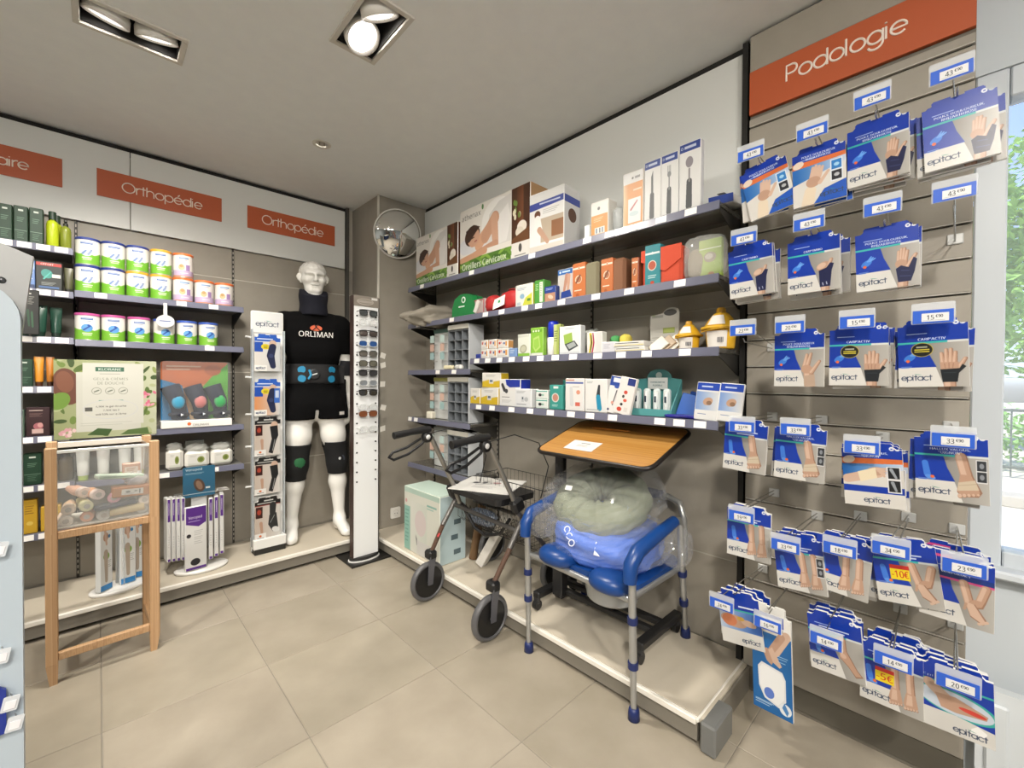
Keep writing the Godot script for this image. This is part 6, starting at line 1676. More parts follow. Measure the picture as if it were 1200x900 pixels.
	var blue_pack := art(96, 150, "e4e4e2", [["r", 0, 0, 100, 20, "1d46b0"], ["r", 20, 8, 50, 4, "cfdaf2"], ["g", 0, 24, 100, 50, "7a9ad0", "dcdcdc"], ["e", 54, 50, 22, 16, "c09a80", -20], ["e", 60, 54, 12, 9, "8a6a54"], ["s", 14, 84, 40, 6, 1, "7a8ab0"]])
	on("strapping_pack", "left of two blue and white packs at the shelf's right end", "pack", y, -0.667, 0.088, 0.145, 0.012, blue_pack, "e0e0de", "", "blue and white strapping packs", Vector3(-0.12, 0, -0.06), FRONT - 0.01)
	on("strapping_pack", "right of two blue and white packs at the shelf's right end", "pack", y, -0.584, 0.085, 0.142, 0.012, blue_pack, "e0e0de", "", "blue and white strapping packs", Vector3(-0.12, 0, -0.07), FRONT - 0.01)
	for k in 3: on("cold_pouch", "%s dark blue pouch leaning behind the thermometer tray" % ["front", "middle", "rear"][k], "pouch", y, -0.765 + 0.022 * k, 0.085, 0.10 + 0.006 * k, 0.008, "", ["1c4f9c", "1a3f86", "17306a"][k], "", "dark blue pouches", Vector3(-0.3, 0, -0.2), FRONT + 0.035 + 0.022 * k)
	single("cold_pouch", "dark violet pouch lying flat at the shelf's front", "pouch", blob(Vector3(0.05, 0.016, 0.14), 0.25, 2.0, 51, 2.8, 12), M("2a2a86", 0.2), Vector3(FRONT + 0.012, y + 0.008, -0.765), Vector3.ZERO, "dark blue pouches")

func thermometer_tray(y):
	var t := thing("thermometer_tray", "teal counter tray with rounded back holding four thermometers", "display tray", Vector3(1.725, y, -0.912), RIGHT)
	var tm := M("4d8f90", 0.45)
	var bp := PackedVector2Array([Vector2(-0.1, 0), Vector2(0.1, 0), Vector2(0.1, 0.155), Vector2(0.062, 0.16)])
	for i in 9: bp.append(Vector2(0.058 * cos(PI * i / 8), 0.16 + 0.04 * sin(PI * i / 8)))
	bp.append(Vector2(-0.1, 0.155))
	obj("back", prism(bp, 0.004), tm, t, Vector3(0, 0, -0.045))
	obj("sign", print_box(Vector3(0.09, 0.05, 0.003), 0.0005), [M("e0e4e2", 0.5), printed(art(110, 60, "dfe4e2", [["b", "THERMOMÈTRE", 12, 30, 76, 16, "4a6a6c"], ["b", "FLEXIBLE", 26, 60, 48, 14, "4a6a6c"]]), 0.5), M("e0e4e2", 0.5)], t, Vector3(0.0, 0.112, -0.030))
	obj("badge", lathe([[0.0, 0.0], [0.014, 0.0], [0.014, 0.002], [0.0, 0.002]], 18, false), M("c4d8d6", 0.5), t, Vector3(0, 0.172, -0.042), Vector3(PI / 2, 0, 0))
	obj("floor_panel", box(Vector3(0.2, 0.004, 0.095), 0.0), tm, t, Vector3(0, 0.002, 0.0))
	obj("front_panel", box(Vector3(0.2, 0.03, 0.004), 0.001), tm, t, Vector3(0, 0.015, 0.048))
	for s in [-1, 1]: obj("side_panel", prism(PackedVector2Array([Vector2(-0.048, 0), Vector2(0.048, 0), Vector2(0.048, 0.03), Vector2(-0.048, 0.15)]), 0.003), tm, t, Vector3(s * 0.099, 0, 0.0), Vector3(0, -PI / 2, 0))
	for k in 4:
		var th := thing("thermometer", "%s thermometer standing in the teal tray" % ["first", "second", "third", "fourth"][k], "thermometer", t.transform * Vector3(-0.066 + 0.045 * k, 0.005, 0.02), RIGHT, "thermometers in the teal tray")
		obj("sleeve", prism(round_rect(0.028, 0.11, 0.012), 0.012), M("dde6e6", 0.12, 0.0, 0.8), th, Vector3(0, 0.056, 0))
		obj("body", tube([Vector3(0, 0.01, 0.008), Vector3(0, 0.05, 0.008), Vector3(0, 0.1, 0.008)], [0.004, 0.008, 0.009], 10), M("e4e8e8", 0.3), th)
		obj("display", box(Vector3(0.008, 0.026, 0.002), 0.0005), M("2f3a48", 0.2), th, Vector3(0, 0.066, 0.0175))

func organiser(label, y, h):
	var t := thing("bin_organiser", label, "organiser", Vector3(1.72, y, -2.345), RIGHT, "grey bin organisers")
	var gm := M("777c81", 0.5)
	var w := 0.215
	var x0 := 0.015
	obj("side_wall", box(Vector3(0.006, h, 0.12), 0.001), M("c6cacd", 0.4), t, Vector3(x0 + w, h / 2, 0))
	obj("side_wall", box(Vector3(0.006, h, 0.12), 0.001), gm, t, Vector3(x0, h / 2, 0))
	obj("back_wall", box(Vector3(w, h, 0.004), 0.0), M("17181a", 0.7), t, Vector3(x0 + w / 2, h / 2, -0.058))
	obj("top_sign", box(Vector3(w, 0.03, 0.006), 0.001), M("c4c2b8", 0.4), t, Vector3(x0 + w / 2, h - 0.012, 0.063))
	for i in 5: obj("shelf_plate", box(Vector3(w - 0.008, 0.004, 0.118), 0.0), gm, t, Vector3(x0 + w / 2, 0.002 + i * (h - 0.035) / 4, 0))
	for k in 2: obj("divider", box(Vector3(0.004, h - 0.04, 0.116), 0.0), gm, t, Vector3(x0 + w * (k + 1) / 3, (h - 0.04) / 2 + 0.004, 0))
	obj("card_panel", box(Vector3(0.23, h, 0.008), 0.002), M("d4d6d4", 0.4), t, Vector3(-0.115, h / 2, 0.0))
	obj("panel_sign", box(Vector3(0.23, 0.026, 0.012), 0.002), M("5a7a70" if y > 1.2 else ("b4b464" if y > 0.9 else "8a8c88"), 0.4), t, Vector3(-0.115, h - 0.014, 0.004))
	var n := 0
	for i in 4:                                     # jewellery cards on short pegs
		for k in 2:
			var px := -0.19 + 0.12 * k
			var py = h - 0.07 - 0.058 * i
			obj("peg", tube([Vector3(px, py + 0.022, 0.004), Vector3(px, py + 0.024, 0.05)], 0.0016, 6), M("b9b9b6", 0.3, 0.9), t)
			if py > 0.05:
				var c = ["b8ccc8", "c8a898", "98b4b4", "c4bcae"][i]
				single("jewellery_card", "%s %s jewellery card hanging on the %s" % [["top", "second", "third", "lowest"][i], ["left", "right"][k], "upper card panel" if y > 1.2 else ("middle card panel" if y > 0.9 else "lowest card panel")], "card", box(Vector3(0.045, 0.048, 0.002), 0.0), M(c, 0.5), t.transform * Vector3(px, py - 0.003, 0.05), Vector3(0, RIGHT, 0), "jewellery cards")
			n += 1
	if y > 1.2:
		single("nail_file", "small beige case lying at the foot of the upper organiser", "case", box(Vector3(0.03, 0.028, 0.09), 0.008), M("d8d0b0", 0.5), Vector3(1.645, y + 0.015, -2.30), Vector3(0, 0.1, 0))
		single("nail_file", "small white case lying beside the beige case", "case", box(Vector3(0.03, 0.03, 0.07), 0.008), M("dcdcd8", 0.5), Vector3(1.645, y + 0.016, -2.19), Vector3(0, -0.1, 0))
	elif y > 0.9:
		single("nail_file", "small cream box at the foot of the middle card panel", "box", box(Vector3(0.04, 0.05, 0.06), 0.006), M("d8d4c4", 0.5), Vector3(1.66, y + 0.026, -2.53), Vector3(0, 0.1, 0))


# ================================================================ aids on and before the right plinth
func plinth_goods():
	walker()
	overbed_table()
	commode()
	# mint box
	var mb = carton("appliance_box", "large white and mint carton on the plinth beside the pillar", "box", Vector3(1.532, PLINTH, -2.297), RIGHT, Vector3(0.405, 0.405, 0.19), art(300, 300, "dfe0d4", [["r", 0, 0, 100, 8, "b9d2c4"], ["g", 20, 20, 46, 80, "e2e2d8", "d6dcd0"], ["r", 0, 30, 18, 70, "8fbfb0"], ["s", 3, 36, 12, 56, 9, "6fa494"], ["r", 66, 17, 26, 3, "8ab8ac"], ["r", 66, 22, 18, 2, "a4c8bc"], ["e", 48, 50, 16, 20, "dccfcc"], ["p", [34, 70, 38, 76, 40, 88, 37, 86], "4a4a50"], ["r", 38, 78, 44, 22, "d8d6d2"], ["e", 6, 22, 3, 3, "d8a0a0"]]), "d8ddd2", "b4c8cc")
	obj("lid_flap", box(Vector3(0.4, 0.004, 0.186), 0.001), M("c4d8cc", 0.5), mb, Vector3(0, 0.407, 0), Vector3(0.02, 0, 0.01))
	for i in 3: obj("side_mark", box(Vector3(0.0015, 0.03, 0.05), 0.0), M("56686e", 0.5), mb, Vector3(0.2035, 0.06 + 0.09 * i, -0.03 + 0.02 * (i % 2)))
	single("leaning_carton", "narrow white carton leaning behind the walker", "box", box(Vector3(0.06, 0.34, 0.05), 0.004), M("dedbd4", 0.5), Vector3(1.655, 0.262, -1.865), Vector3(0.5, 0.25, -0.1))
	single("leaning_tube", "brown cardboard tube leaning behind the walker", "tube", tube([Vector3(0, -0.2, 0), Vector3(0, 0.2, 0)], 0.025, 14), M("6a5034", 0.7), Vector3(1.675, 0.30, -2.03), Vector3(0.12, 0, -0.12))

func spokes(parent, called, c: Vector3, r: float, w: float):      # a wheel: tyre, hub
	var b := Basis(Vector3.RIGHT, Vector3(0, 0, 1), Vector3(0, -1, 0))
	var st := begin(true)
	var prof := []
	for i in 13:
		var a := -PI * 0.5 + PI * i / 12.0
		prof.append([r - w * 0.45 + cos(a) * w * 0.45, sin(a) * w * 0.5])
	prof.append([r - w * 0.6, w * 0.42]); prof.append([r - w * 0.6, -w * 0.42]); prof.append(prof[0])
	add_lathe(st, prof, 30, Vector3.ZERO, b)
	var g := obj(called, done(st), M("58585a", 0.35), parent, c)
	var sh := begin(true)
	add_lathe(sh, [[0.0, -w * 0.36], [r * 0.3, -w * 0.4], [r - w * 0.6, -w * 0.3], [r - w * 0.6, w * 0.3], [r * 0.3, w * 0.4], [0.0, w * 0.36]], 30, Vector3.ZERO, b, false)
	obj("hub", done(sh), M("171718", 0.4), g)
	obj("axle", tube([Vector3(0, 0, -w * 0.8), Vector3(0, 0, w * 0.8)], r * 0.09, 10), M("8a8a8a", 0.3, 0.8), g)
	return g

func walker():
	var o := Vector3(1.45, 0, -1.73)
	var t := thing("walker", "grey four-wheeled walker with black grips, seat and wire basket", "walker", o)
	var frame := M("6d6b68", 0.35, 0.3)
	var black := M("1a1a1b", 0.45)
	var seat_top := 0.0
	for s in [[-1.985, -1.955, -1.895, 1.285, 1.222, 1.41], [-1.485, -1.465, -1.470, 1.295, 1.254, 1.45]]:
		var z0: float = s[0]
		spokes(t, "wheel", Vector3(s[3], 0.105, z0) - o, 0.105, 0.036)
		obj("fork", prism(PackedVector2Array([Vector2(-0.014, -0.012), Vector2(0.014, -0.012), Vector2(0.022, 0.07), Vector2(0.034, 0.125), Vector2(-0.002, 0.135), Vector2(-0.012, 0.07)]), 0.008), M("55555a", 0.35), t, Vector3(s[3], 0.105, z0 + 0.026) - o)
		obj("fork_crown", box(Vector3(0.05, 0.05, 0.062), 0.01), black, t, Vector3(s[3] + 0.018, 0.245, z0) - o)
		obj("leg", tube([Vector3(s[3] + 0.02, 0.25, z0) - o, Vector3(s[5] - 0.05, 0.40, s[1]) - o], 0.0125, 10), M("5c463a", 0.35), t)
		obj("leg", tube([Vector3(s[5] - 0.05, 0.40, s[1]) - o, Vector3(s[5] + 0.04, 0.53, s[1]) - o], 0.014, 10), frame, t)
		if s[0] < -1.8: obj("reflector", box(Vector3(0.006, 0.022, 0.014), 0.002), M("b03030", 0.4), t, Vector3(s[5] - 0.085, 0.355, s[1] + 0.012) - o, Vector3(0, 0, -0.6))
		# handle post, grip and brake
		obj("handle_post", tube([Vector3(s[5] + 0.02, 0.52, s[2]) - o, Vector3(s[5] - 0.03, 0.64, s[2]) - o, Vector3(s[4] + 0.02, 0.90, s[2]) - o, Vector3(s[4] - 0.005, 0.938, s[2]) - o], 0.0125, 10), M("8d8a84", 0.3, 0.6), t)
		obj("grip", tube([Vector3(s[4] + 0.015, 0.938, s[2]) - o, Vector3(s[4] - 0.03, 0.938, s[2]) - o, Vector3(s[4] - 0.10, 0.932, s[2]) - o, Vector3(s[4] - 0.19, 0.922, s[2]) - o], [0.016, 0.019, 0.0165, 0.018], 12), black, t)
		obj("brake_lever", tube([Vector3(s[4] + 0.0, 0.925, s[2]) - o, Vector3(s[4] - 0.03, 0.87, s[2]) - o, Vector3(s[4] - 0.11, 0.825, s[2]) - o, Vector3(s[4] - 0.19, 0.805, s[2]) - o, Vector3(s[4] - 0.215, 0.82, s[2]) - o, Vector3(s[4] - 0.195, 0.842, s[2]) - o, Vector3(s[4] - 0.12, 0.858, s[2]) - o, Vector3(s[4] - 0.04, 0.895, s[2]) - o], 0.007, 8), black, t)
		obj("brake_hub", lathe([[0.0, -0.014], [0.026, -0.014], [0.03, 0.0], [0.026, 0.014], [0.0, 0.014]], 18), black, t, Vector3(s[4] - 0.004, 0.9, s[2]) - o, Vector3(PI / 2, 0, 0))
		obj("hub_badge", lathe([[0.0, 0.0], [0.013, 0.0], [0.012, 0.002], [0.0, 0.002]], 14), M("dcdcda", 0.4), t, Vector3(s[4] - 0.004, 0.9, s[2] + 0.0145) - o, Vector3(PI / 2, 0, 0))
		# joint block, front leg and front wheel on the plinth
		obj("joint", box(Vector3(0.07, 0.07, 0.045), 0.012), black, t, Vector3(s[5] + 0.0, 0.595, s[2] * 0.5 + s[1] * 0.5) - o, Vector3(0, 0, 0.4))
		obj("front_leg", tube([Vector3(s[5] + 0.0, 0.56, s[1]) - o, Vector3(1.70, 0.29, s[1]) - o], 0.0125, 10), M("45444a", 0.4), t)
		spokes(t, "wheel", Vector3(1.72, 0.20, s[1]) - o, 0.1, 0.034)
		obj("brake_cable", tube([Vector3(s[4], 0.92, s[2] + 0.02) - o, Vector3(s[4] + 0.12, 0.945, s[2] + 0.06) - o, Vector3(s[4] + 0.24, 0.90, s[2] + 0.10) - o, Vector3(s[4] + 0.31, 0.78, s[2] + 0.10) - o, Vector3(s[4] + 0.30, 0.62, s[2] + 0.06) - o], 0.0025, 6), black, t)
	obj("seat", prism(round_rect(0.40, 0.27, 0.04), 0.03), black, t, Vector3(1.50, 0.605, -1.71) - o, Vector3(-PI / 2, PI / 2, 0))
	obj("cross_bar", tube([Vector3(1.43, 0.50, -1.95) - o, Vector3(1.45, 0.47, -1.46) - o], 0.011, 8), M("4a4846", 0.4), t)
	obj("cross_bar", tube([Vector3(1.56, 0.50, -1.93) - o, Vector3(1.56, 0.50, -1.47) - o], 0.011, 8), M("4a4846", 0.4), t)
	obj("fold_brace", tube([Vector3(1.44, 0.50, -1.88) - o, Vector3(1.46, 0.40, -1.80) - o, Vector3(1.47, 0.375, -1.72) - o, Vector3(1.48, 0.41, -1.62) - o, Vector3(1.48, 0.50, -1.55) - o], 0.009, 8), black, t)
	# wire basket
	var st := begin(true)
	var lo := Vector3(1.55, 0.36, -1.90) - o
	var hi := Vector3(1.79, 0.66, -1.38) - o
	for i in 5:
		var y := lerpf(lo.y, hi.y, i / 4.0)
		add_tube(st, [Vector3(lo.x, y, lo.z), Vector3(hi.x, y, lo.z), Vector3(hi.x, y, hi.z), Vector3(lo.x, y, hi.z), Vector3(lo.x, y, lo.z)], 0.0024 if i in [0, 4] else 0.0013, 4, false)
	for i in 17:
		var z := lerpf(lo.z, hi.z, i / 16.0)
		for x in [lo.x, hi.x]: add_tube(st, [Vector3(x, lo.y, z), Vector3(x, hi.y, z)], 0.0012, 4, false)
		add_tube(st, [Vector3(lo.x, lo.y, z), Vector3(hi.x, lo.y, z)], 0.0012, 4, false)
	for i in 8:
		var x := lerpf(lo.x, hi.x, i / 7.0)
		for z in [lo.z, hi.z]: add_tube(st, [Vector3(x, lo.y, z), Vector3(x, hi.y, z)], 0.0012, 4, false)
	obj("wire_basket", done(st), M("1b1b1c", 0.5), t)
	var net := begin(true)
	for i in 14:
		for k in 2:
			var z := -1.92 + 0.034 * i
			add_tube(net, [Vector3(1.44, 0.52, z) - o, Vector3(1.46, 0.43, z + 0.03 * (1 if k else -1)) - o, Vector3(1.52, 0.385, z + 0.05 * (1 if k else -1)) - o], 0.0014, 4, false)
	obj("seat_net", done(net), black, t)
	# things on and in it
	var s := thing("price_sheet", "white printed sheet lying on the walker seat", "sheet", Vector3(1.535, 0.6225, -1.775), 0.0)
	obj("paper", prism(round_rect(0.34, 0.3, 0.004), 0.004), [M("e8e6e0", 0.6), printed(art(200, 176, "ecebe6", [["e", 26, 44, 5, 5, "55565a"], ["e", 40, 40, 4, 6, "77787c"], ["l", 30, 56, 52, 44, 1.2, 1.2, "66676b"], ["e", 60, 36, 7, 5, "b08a8a"], ["s", 30, 64, 40, 16, 4, "a8a8a8"], ["s", 52, 20, 30, 10, 2, "8a8a8c"]]), 0.6)], s, Vector3.ZERO, Vector3(-PI / 2, 0.45 - PI / 2, 0))
	single("patterned_pouch", "blue and white patterned pouch in the net under the walker seat", "pouch", blob(Vector3(0.07, 0.085, 0.2), 0.1, 2.0, 61, 2.8, 14), tri(noise_tex("2a3f66", "e4e8ea", 0.09, 128, 62, 2), 6.0, 0.5), Vector3(1.515, 0.445, -1.80), Vector3(0, 0.1, 0))

func overbed_table():
	var o := Vector3(1.66, PLINTH, -1.36)
	var t := thing("overbed_table", "tilted wooden overbed table on a black wheeled base", "table", o)
	var black := M("1d1d1e", 0.45)
	var n := FastNoiseLite.new()
	n.frequency = 0.02
	var q := Pic.new(420, 280, "c08a44")
	for i in 130:
		var y := rng.randf() * 104.0 - 2.0
		q.l(-2, y, 102, y + rng.randf_range(-2, 2), rng.randf_range(0.1, 0.45), rng.randf_range(0.1, 0.45), ["c8944e", "b8803c", "cc9a56", "bc8640"][i % 4])
	var top := Node3D.new()
	top.name = "table_top"
	t.add_child(top)
	var up := Vector3(0.953, 0.302, 0).normalized()
	top.basis = Basis(Vector3(0, 0, 1), up, Vector3(0, 0, 1).cross(up))
	top.position = Vector3(1.63, 0.926, -1.066) - o
	obj("board", prism(round_rect(0.567, 0.378, 0.045, 6), 0.016), [M("241d17", 0.5), printed(q.tex(), 0.3)], top)
	var rim := []
	for p in round_rect(0.567, 0.378, 0.045, 6): rim.append(Vector3(p.x, p.y, 0))
	rim.append(rim[0])
	obj("edge_band", tube(rim, 0.0095, 8), M("1a1512", 0.4), top)
	obj("lip", box(Vector3(0.2, 0.012, 0.008), 0.003), M("a86c2c", 0.4), top, Vector3(-0.06, 0.10, 0.012))
	single("price_sheet", "white paper label lying on the wooden table top", "sheet", print_box(Vector3(0.15, 0.09, 0.001), 0.0), [M("e8e8e4", 0.6), printed(art(140, 84, "e9e9e6", [["r", 36, 24, 32, 6, "6a6a6a"], ["s", 30, 42, 44, 26, 4, "9a9a9a"]]), 0.6), M("e8e8e4", 0.6)], Vector3.ZERO).transform = Transform3D(top.basis, t.position + top.position + top.basis * Vector3(-0.085, -0.135, 0.0095))
	obj("column", box(Vector3(0.035, 0.72, 0.05), 0.005), black, t, Vector3(-0.04, 0.40, 0.02))
	obj("column_sleeve", box(Vector3(0.05, 0.3, 0.06), 0.005), M("2a2a2c", 0.4), t, Vector3(-0.04, 0.2, 0.02))
	obj("top_arm", tube([Vector3(-0.04, 0.74, 0.02), Vector3(-0.04, 0.79, 0.10), Vector3(-0.03, 0.808, 0.28)], 0.014, 8), black, t)
	obj("knob", lathe([[0.0, 0.0], [0.018, 0.0], [0.018, 0.016], [0.0, 0.016]], 14, false), black, t, Vector3(-0.06, 0.6, 0.02), Vector3(0, 0, PI / 2))
	obj("foot_bar", box(Vector3(0.30, 0.032, 0.04), 0.005), black, t, Vector3(-0.01, 0.07, -0.03))
	obj("foot_bar", box(Vector3(0.34, 0.032, 0.04), 0.005), black, t, Vector3(0.01, 0.07, 0.51))
	for x in [-0.02, 0.06]: obj("long_bar", box(Vector3(0.03, 0.026, 0.52), 0.004), black, t, Vector3(x, 0.07, 0.24))
	for q2 in [[-0.15, -0.03], [0.13, -0.03], [-0.15, 0.51], [0.155, 0.51]]:
		var c := obj("caster", tube([Vector3(q2[0], 0.024, q2[1] - 0.012), Vector3(q2[0], 0.024, q2[1] + 0.012)], 0.023, 16), black, t)
		obj("caster_fork", box(Vector3(0.02, 0.03, 0.034), 0.004), M("2a2a2c", 0.4), c, Vector3(q2[0], 0.046, q2[1]))

func commode():
	var o := Vector3(1.5, 0, -1.04)
	var t := thing("commode_chair", "aluminium commode chair with blue arm pads and blue seat", "chair", o)
	var alu := M("b4b5b4", 0.3, 0.7)
	var blue := M("123e7e", 0.35)
	var navy := M("16265c", 0.45)
	var L := func(top: Vector3, foot: Vector3, c1, c2):
		var d := foot - top
		obj("leg", tube([top - o, top + d * 0.62 - o], 0.0135, 12), alu, t)
		var ext := obj("leg_extension", tube([top + d * 0.5 - o, foot + Vector3(0, 0.02, 0) - o], 0.0112, 12), alu, t)
		for f in [c1, c2]:
			var p: Vector3 = top + d * f - o
			obj("collar", tube([p - d.normalized() * 0.012, p + d.normalized() * 0.012], 0.018, 12), navy, ext)
		obj("foot", lathe([[0.0, 0.0], [0.021, 0.0], [0.0195, 0.03], [0.016, 0.042], [0.0, 0.042]], 14), navy, ext, foot - o)
	L.call(Vector3(1.348, 0.56, -1.30), Vector3(1.368, 0.0, -1.306), 0.36, 0.57)
	L.call(Vector3(1.330, 0.54, -0.78), Vector3(1.362, 0.0, -0.786), 0.33, 0.63)
	L.call(Vector3(1.70, 0.63, -1.335), Vector3(1.80, PLINTH, -1.325), 0.45, 0.7)
	L.call(Vector3(1.665, 0.63, -0.765), Vector3(1.815, PLINTH, -0.805), 0.42, 0.68)
	for q in [[[1.334, 0.52, -1.30], [1.338, 0.575, -1.30], [1.375, 0.613, -1.305], [1.46, 0.626, -1.312], [1.665, 0.652, -1.333]], [[1.316, 0.50, -0.78], [1.322, 0.56, -0.78], [1.362, 0.597, -0.778], [1.45, 0.615, -0.775], [1.62, 0.648, -0.768]]]:
		var pts := []
		for p in q: pts.append(Vector3(p[0], p[1], p[2]) - o)
		obj("arm_pad", tube(pts, [0.022, 0.026, 0.027, 0.026, 0.022], 14), blue, t)
	for q in [[[1.64, 0.645, -1.332], [1.69, 0.645, -1.335], [1.71, 0.61, -1.335]], [[1.60, 0.645, -0.768], [1.655, 0.645, -0.766], [1.675, 0.61, -0.767]]]:
		var pts := []
		for p in q: pts.append(Vector3(p[0], p[1], p[2]) - o)
		obj("arm_tube", tube(pts, 0.0135, 12), alu, t)
	var bar := []
	for p in [[1.74, 0.45, -1.32], [1.76, 0.60, -1.31], [1.79, 0.672, -1.285], [1.80, 0.69, -1.24], [1.80, 0.69, -0.88], [1.79, 0.675, -0.825], [1.775, 0.62, -0.80], [1.79, 0.54, -0.80], [1.775, 0.44, -0.795]]: bar.append(Vector3(p[0], p[1], p[2]) - o)
	obj("back_frame", tube(bar, 0.0125, 12), alu, t)
	obj("back_foam", tube([Vector3(1.80, 0.69, -1.20) - o, Vector3(1.80, 0.69, -0.90) - o], 0.021, 14), M("17203c", 0.8), t)
	obj("seat_rail", tube([Vector3(1.365, 0.432, -1.30) - o, Vector3(1.365, 0.415, -0.785) - o], 0.0125, 12), alu, t)
	for z in [-1.29, -0.80]: obj("seat_rail", tube([Vector3(1.36, 0.425, z) - o, Vector3(1.77, 0.42, z) - o], 0.0125, 12), alu, t)
	obj("seat_board", prism(round_rect(0.40, 0.46, 0.06, 5), 0.03), blue, t, Vector3(1.575, 0.437, -1.03) - o, Vector3(-PI / 2, 0, 0))
	for z in [[-1.155, 0.462], [-0.90, 0.440]]: obj("seat_lobe", blob(Vector3(0.19, 0.085, 0.17), 0.0, 1.0, 1, 2.5, 14), blue, t, Vector3(1.405, z[1], z[0]) - o, Vector3(0, 0, -0.12))
	obj("bucket", lathe([[0.0, 0.0], [0.095, 0.0], [0.105, 0.01], [0.125, 0.12], [0.14, 0.125]], 26), M("c9cdd0", 0.2, 0.0, 0.8), t, Vector3(1.55, 0.29, -1.0) - o)
	# wrapped cushions on the seat
	var film := M("eef1f3", 0.06, 0.0, 0.07)
	var b := thing("cushion_bag", "blue cushion in a clear plastic bag on the commode seat", "cushion", Vector3(1.56, 0.455, -1.03), 0.1, "wrapped cushions on the commode chair")
	var bm := M("4c74d0", 0.55)
	obj("cushion", blob(Vector3(0.36, 0.16, 0.42), 0.10, 1.2, 70, 3.2, 26, 0.25), bm, b, Vector3(0, 0.08, 0), Vector3(0.15, 0, 0.18))
	for i in 3: obj("printed_ring", lathe([[0.010, 0.0], [0.014, 0.0], [0.014, 0.001], [0.010, 0.001]], 18, false), M("dfe6f4", 0.5), b, Vector3(-0.16 - 0.012 * i, 0.128 - 0.02 * i, -0.10 + 0.018 * i), Vector3(0.2, 0, 1.1))
	obj("tag", box(Vector3(0.05, 0.002, 0.035), 0.0), M("e6e6e2", 0.5), b, Vector3(-0.165, 0.085, 0.05), Vector3(0.2, 0.5, 1.0))
	obj("plastic_film", crumple(Vector3(0.40, 0.19, 0.50), 71), film, b, Vector3(-0.005, 0.09, 0))
	for q in [[-0.11, 0.12, -0.26, 80], [0.02, 0.10, 0.28, 81]]: obj("film_gather", crumple(Vector3(0.14, 0.14, 0.11), q[3]), M("f2f4f6", 0.05, 0.0, 0.07), b, Vector3(q[0], q[1], q[2]))
	var g := thing("cushion_bag", "khaki ring cushion in a clear plastic bag on top of the blue one", "cushion", Vector3(1.60, 0.585, -1.085), -0.1, "wrapped cushions on the commode chair")
	obj("cushion", ring_cushion(), M("7f8572", 0.7), g, Vector3(-0.01, 0.085, 0), Vector3(0.05, 0, 0.5))
	obj("tag", box(Vector3(0.022, 0.002, 0.03), 0.0), M("e6e6e2", 0.5), g, Vector3(-0.125, 0.14, -0.085), Vector3(0, 0.3, 0.8))
	obj("plastic_film", crumple(Vector3(0.44, 0.24, 0.50), 72), film, g, Vector3(0, 0.10, 0), Vector3(0, 0, 0.3))

func ring_cushion() -> ArrayMesh:               # a thick gathered ring with radial pleats
	var st := begin(true)
	var rows := []
	var n := 56
	var m := 16
	for i in n:
		var a := TAU * i / n
		var row := []
		for k in m:
			var b := TAU * k / m
			var pleat := 1.0 + 0.10 * sin(a * 13.0 + 0.6 * sin(a * 3.0)) * (1.0 if cos(b) < 0.5 else 0.45) + 0.03 * sin(a * 5.0 + 1.0)
			var R := 0.118 + cos(b) * 0.082 * pleat
			row.append(Vector3(cos(a) * R, sin(b) * 0.066 * pleat, sin(a) * R * 1.12))
		rows.append(row)
	for i in n:
		for k in m:
			var a = rows[i][k]
			var b = rows[(i + 1) % n][k]
			var c = rows[(i + 1) % n][(k + 1) % m]
			var d = rows[i][(k + 1) % m]
			quad(st, b, a, d, c)
	return done(st)

func crumple(s: Vector3, seed_) -> ArrayMesh:   # a creased clear bag: ridged noise on a superellipsoid
	var nz := FastNoiseLite.new()
	nz.seed = seed_
	nz.noise_type = FastNoiseLite.TYPE_CELLULAR
	nz.cellular_return_type = FastNoiseLite.RETURN_DISTANCE2_SUB
	nz.frequency = 2.6
	var seg := 30
	var grid := []
	for i in seg + 1:
		var row := []
		var v := PI * i / seg - PI / 2
		for k in seg * 2:
			var u := TAU * k / (seg * 2)
			var d := Vector3(cos(v) * cos(u), sin(v), cos(v) * sin(u))
			var q := pow(pow(abs(d.x), 2.8) + pow(abs(d.y), 2.8) + pow(abs(d.z), 2.8), 1.0 / 2.8)
			var p := d / q
			row.append(p * (1.06 - 0.26 * (nz.get_noise_3dv(p) + 1.0)) * s / 2.0)
		grid.append(row)
	var st := begin()
	for i in seg:
		for k in seg * 2:
			var k2 := (k + 1) % (seg * 2)
			if i == 0:
				for p in [grid[0][0], grid[1][k2], grid[1][k]]: st.add_vertex(p)
			elif i == seg - 1:
				for p in [grid[i][k2], grid[seg][0], grid[i][k]]: st.add_vertex(p)
			else: quad(st, grid[i][k2], grid[i][k], grid[i + 1][k], grid[i + 1][k2])
	return done(st)


# ================================================================ slat wall: hooks, price tags, hanging packs
const BLUE := "1038a4"
const NAVY := "1c2148"
const SKIN := "bd9881"
const SKIN_L := "d3b39e"
const SKIN_D := "9a7560"

func digit(q: Pic, x0, y0, x1, y1, r0, r1):            # a finger, toe or limb as a photograph prints it: darker flank, lighter ridge
	q.l(x0 + 0.7, y0 + 0.4, x1 + 0.7, y1 + 0.3, r0, r1, SKIN_D)
	q.l(x0 - 0.3, y0, x1 - 0.3, y1, r0 * 0.9, r1 * 0.88, SKIN)
	q.l(x0 - r0 * 0.3, y0, x1 - r1 * 0.3, y1, r0 * 0.45, r1 * 0.45, SKIN_L)

